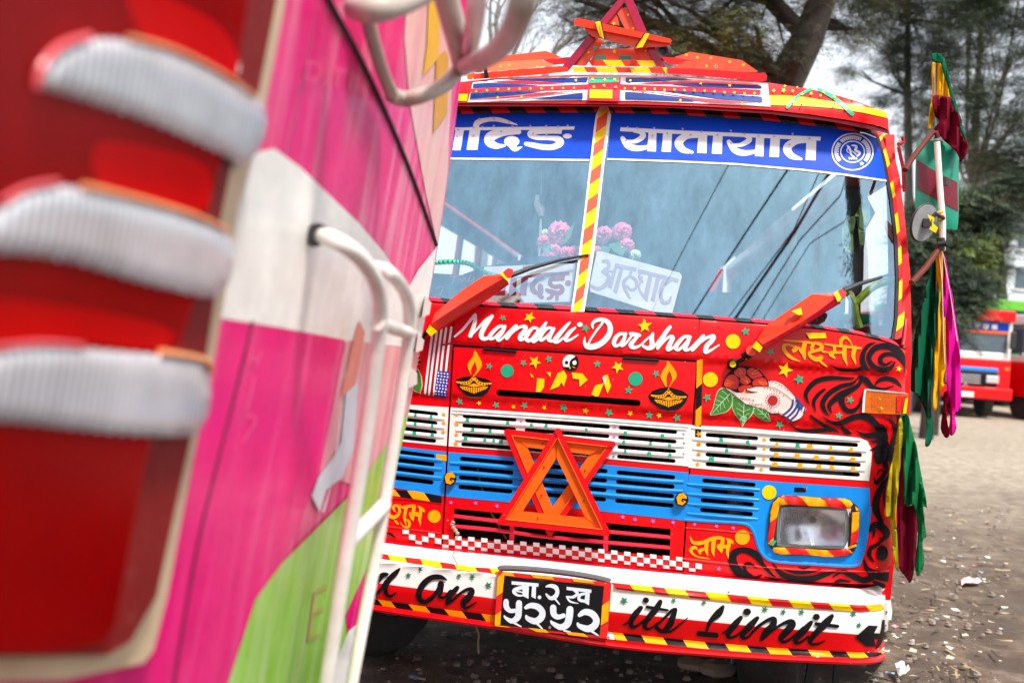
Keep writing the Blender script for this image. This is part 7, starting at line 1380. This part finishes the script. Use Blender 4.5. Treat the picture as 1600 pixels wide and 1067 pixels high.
# ================================================================== FAR BUSES, BUILDING, HEDGE
def farbus(label, px, d, cols, scale=1.0, rz=0, group='parked buses beyond the yard'):
    c0 = G(px, 600); p = W(px, 560, d); root = empty('far_bus', (p.x, p.y, 0), rz, label=label, cat='bus', group=group)
    body, band_, roofc, grill = cols; s = scale
    def B(name, c, dd, m_, rot=None): m = MB(); m.box((c[0]*s, c[1]*s, c[2]*s), (dd[0]*s, dd[1]*s, dd[2]*s), 0, rot); o = m.build(name, m_, root); bv = o.modifiers.new('b', 'BEVEL'); bv.width = .03; bv.segments = 2; return o
    B('body', (0, 3.2, .98), (2.1, 6.4, .86), body); B('belt', (0, 3.2, 1.49), (2.06, 6.36, .18), band_)
    for x in (-.99, .99): B('pillar', (x, .12, 1.95), (.10, .16, .76), band_)
    B('roof', (0, 3.15, 2.46), (2.1, 6.5, .26), roofc); B('sun_strip', (0, .03, 2.20), (1.88, .03, .20), BANNER); B('fringe', (0, .025, 2.06), (1.88, .03, .07), ORANGE)
    for i in range(7): B('lettering', (-.6+i*.2, .005, 2.2+.01*math.sin(i*2)), (.13, .012, .11), LETW)
    B('windscreen', (0, .06, 1.82), (1.88, .03, .56), mat('far glass', (.06, .09, .12), .1, .2, coat=1))
    for x in (-1.0, 1.0):
        for k in range(5): B('side_window', (x*1.005, .9+k*1.1, 1.95), (.03, .9, .62), MATS['far glass'])
        for k in range(6): B('pillar', (x*.985, .38+k*1.1, 1.95), (.07, .16, .74), band_)
    B('grille', (0, -.01, .93), (1.5, .05, .34), grill); B('blue_band', (0, -.015, 1.16), (1.5, .05, .10), BLUE); B('bumper', (0, -.12, .60), (2.1, .16, .28), RED)
    for k in range(4): B('grille_bar', (-.1, -.045, .83+k*.06), (.9, .02, .018), STEEL)
    for x in (-.62, .62):
        h = B('headlight', (x, -.045, .94), (.30, .03, .18), refl)
        w = MB(); w.tube([(x*s*1.32-.11, .9*s, .38*s), (x*s*1.32+.11, .9*s, .38*s)], .38*s, 20); w.build('wheel', TY, root, smooth=True)
        B('indicator', (x*1.55, .02, 1.2), (.14, .06, .09), am); B('mirror', (x*1.62, -.10, 1.9), (.14, .06, .42), RUB)
        m = MB(); m.tube([(x*s*.6, 0, 1.5*s), (x*s*.15, -.02, 1.78*s)], .014, 5); m.build('wiper', RUB, root)
    B('number_plate', (-.1, -.21, .55), (.5, .02, .12), LETW); m = MB(); m.ring((.0, -.06, .78), (0, 1, 0), .04, .02, 14, 6); m.build('badge', STEEL, root)
    B('chassis', (0, 3.2, .5), (1.6, 6.0, .2), DARK)
    return root
farbus('red bus with white belt and blue sun strip facing the camera, beyond the magenta cloth', 1510, 24.8, (RED, WHITE, RED, BLACK), 1.04, R(-4))
farbus('green bus behind the red one, only its green roof showing', 1548, 33, (GRN, GRN, mat('lime roof', (.12, .45, .03), .4), BLACK), 1.36, R(-4))
farbus('bus cut off by the right border, beside the far red one', 1690, 25, (RED, WHITE, WHITE, BLACK), 1.04, R(8))
farbus('dark green bus half hidden between the painted bus and the hanging mirror cloth', 1420, 29, (CGRN, MAROON, CGRN, BLACK), 1.0, R(20))
bl_ = W(1600, 420, 70); br_ = empty('building', (bl_.x, bl_.y, 0), label='pale blue white building behind the trees at the right border', cat='building')
PB = mat('pale blue wall', (.62, .70, .74), .6, .1)
m = MB(); m.box((0, 4, 6.2), (9, 8, 12.4)); m.build('wall', PB, br_)
for r_ in range(4):
    for c_ in range(5):
        m = MB(); m.box((-3.4+c_*1.7, -.02, 2+r_*2.8), (1.1, .08, 1.5)); wo_ = m.build('window', MATS['far glass'], br_)
        m = MB(); m.box((-3.4+c_*1.7, -.08, 1.2+r_*2.8), (1.3, .12, .1)); m.build('sill', WHITE, wo_)
# far wood along the edge of the yard
m = MB(); g = random.Random(5)
for i in range(9000):
    x = g.uniform(-30, 50); y = 58+g.uniform(0, 8); zt_ = 1.5+2.6*(.5+.5*mn.noise(Vector((x*.18, 0, 0))))+1.2*mn.noise(Vector((x*.7, 3, 0))); spray(m, (x, y, g.uniform(0, max(.5, zt_))), .9, .30, g, 5, .5, g.choice((0, 0, 1)))
tag(m.build('far_wood', [L4, L2]), kind='stuff')

# ================================================================== OVERHEAD CABLES (they show as reflections in the windscreen)
def gn(px, py):
    p = S(px, py, 0, 'glass'); e = .01; f = w_glass
    n_ = Vector(((f(p.x+e, p.z)-f(p.x-e, p.z))/(2*e), -1, (f(p.x, p.z+e)-f(p.x, p.z-e))/(2*e))).normalized()
    d = (p-camB).normalized(); r = d-2*d.dot(n_)*n_; return fromB(p), (eu*r.x+ew*r.y+Vector((0, 0, r.z)))
def cable(pts, z, r, label):
    Q = []
    for (x, y) in pts: p, d = gn(x, y); Q.append(p+d*((z-p.z)/d.z))
    a, b_ = Q[0], Q[-1]; Q = [a+(a-Q[1]).normalized()*14]+Q+[b_+(b_-Q[-2]).normalized()*14]
    m = MB(); m.tube(Q, r, 8); tag(m.build('cable', RUB, smooth=True), label, 'cable', group='power cables over the yard')
CB = [([(1190, 180), (1136, 262), (1050, 425)], .007, 'thin cable overhead, leftmost of the lines mirrored in the right pane'), ([(1272, 190), (1233, 262), (1085, 488)], .013, 'cable overhead, second line from the left mirrored in the right pane'), ([(1320, 210), (1280, 270), (1240, 360), (1150, 480)], .008, 'thin cable overhead running close beside the thickest one'),
      ([(1330, 215), (1296, 270), (1242, 362), (1158, 484)], .020, 'thickest cable overhead, mirrored as the boldest line in the pane'), ([(1350, 225), (1322, 272), (1250, 375), (1180, 488)], .009, 'thin cable overhead, second from the right in the pane reflection'), ([(1362, 230), (1334, 275), (1266, 380), (1198, 490)], .007, 'thinnest cable overhead, rightmost line in the pane reflection')]
for pts, r_, lab in CB: cable(pts, 6.5, r_, lab)

g = random.Random(77); bt_ = Vector((6.9, -7.0, 0)); root = empty('unseen_mirror_tree', bt_, label='dense dark tree behind the camera, mirrored as a dark strip in the windscreen', cat='tree')  # unseen tree, added to darken a strip of the windscreen reflection
m = MB(); m.tube([(0, 0, -.1), (.1, 0, 4), (0, .1, 9), (0, 0, 14)], [.32, .26, .18, .05], 12); m.build('trunk', BARK, root, smooth=True, angle=70)
m = MB()
for _ in range(9000):
    z_ = g.uniform(3, 15.5); rr_ = 2.3*math.sqrt(max(.02, 1-((z_-9)/7)**2))*g.random()**.5; a = g.uniform(0, 6.283); spray(m, (rr_*math.cos(a), rr_*math.sin(a), z_), .8, .26, g, 5, .4, g.choice((0, 0, 1)))
m.build('crown', [L4, L1], root)
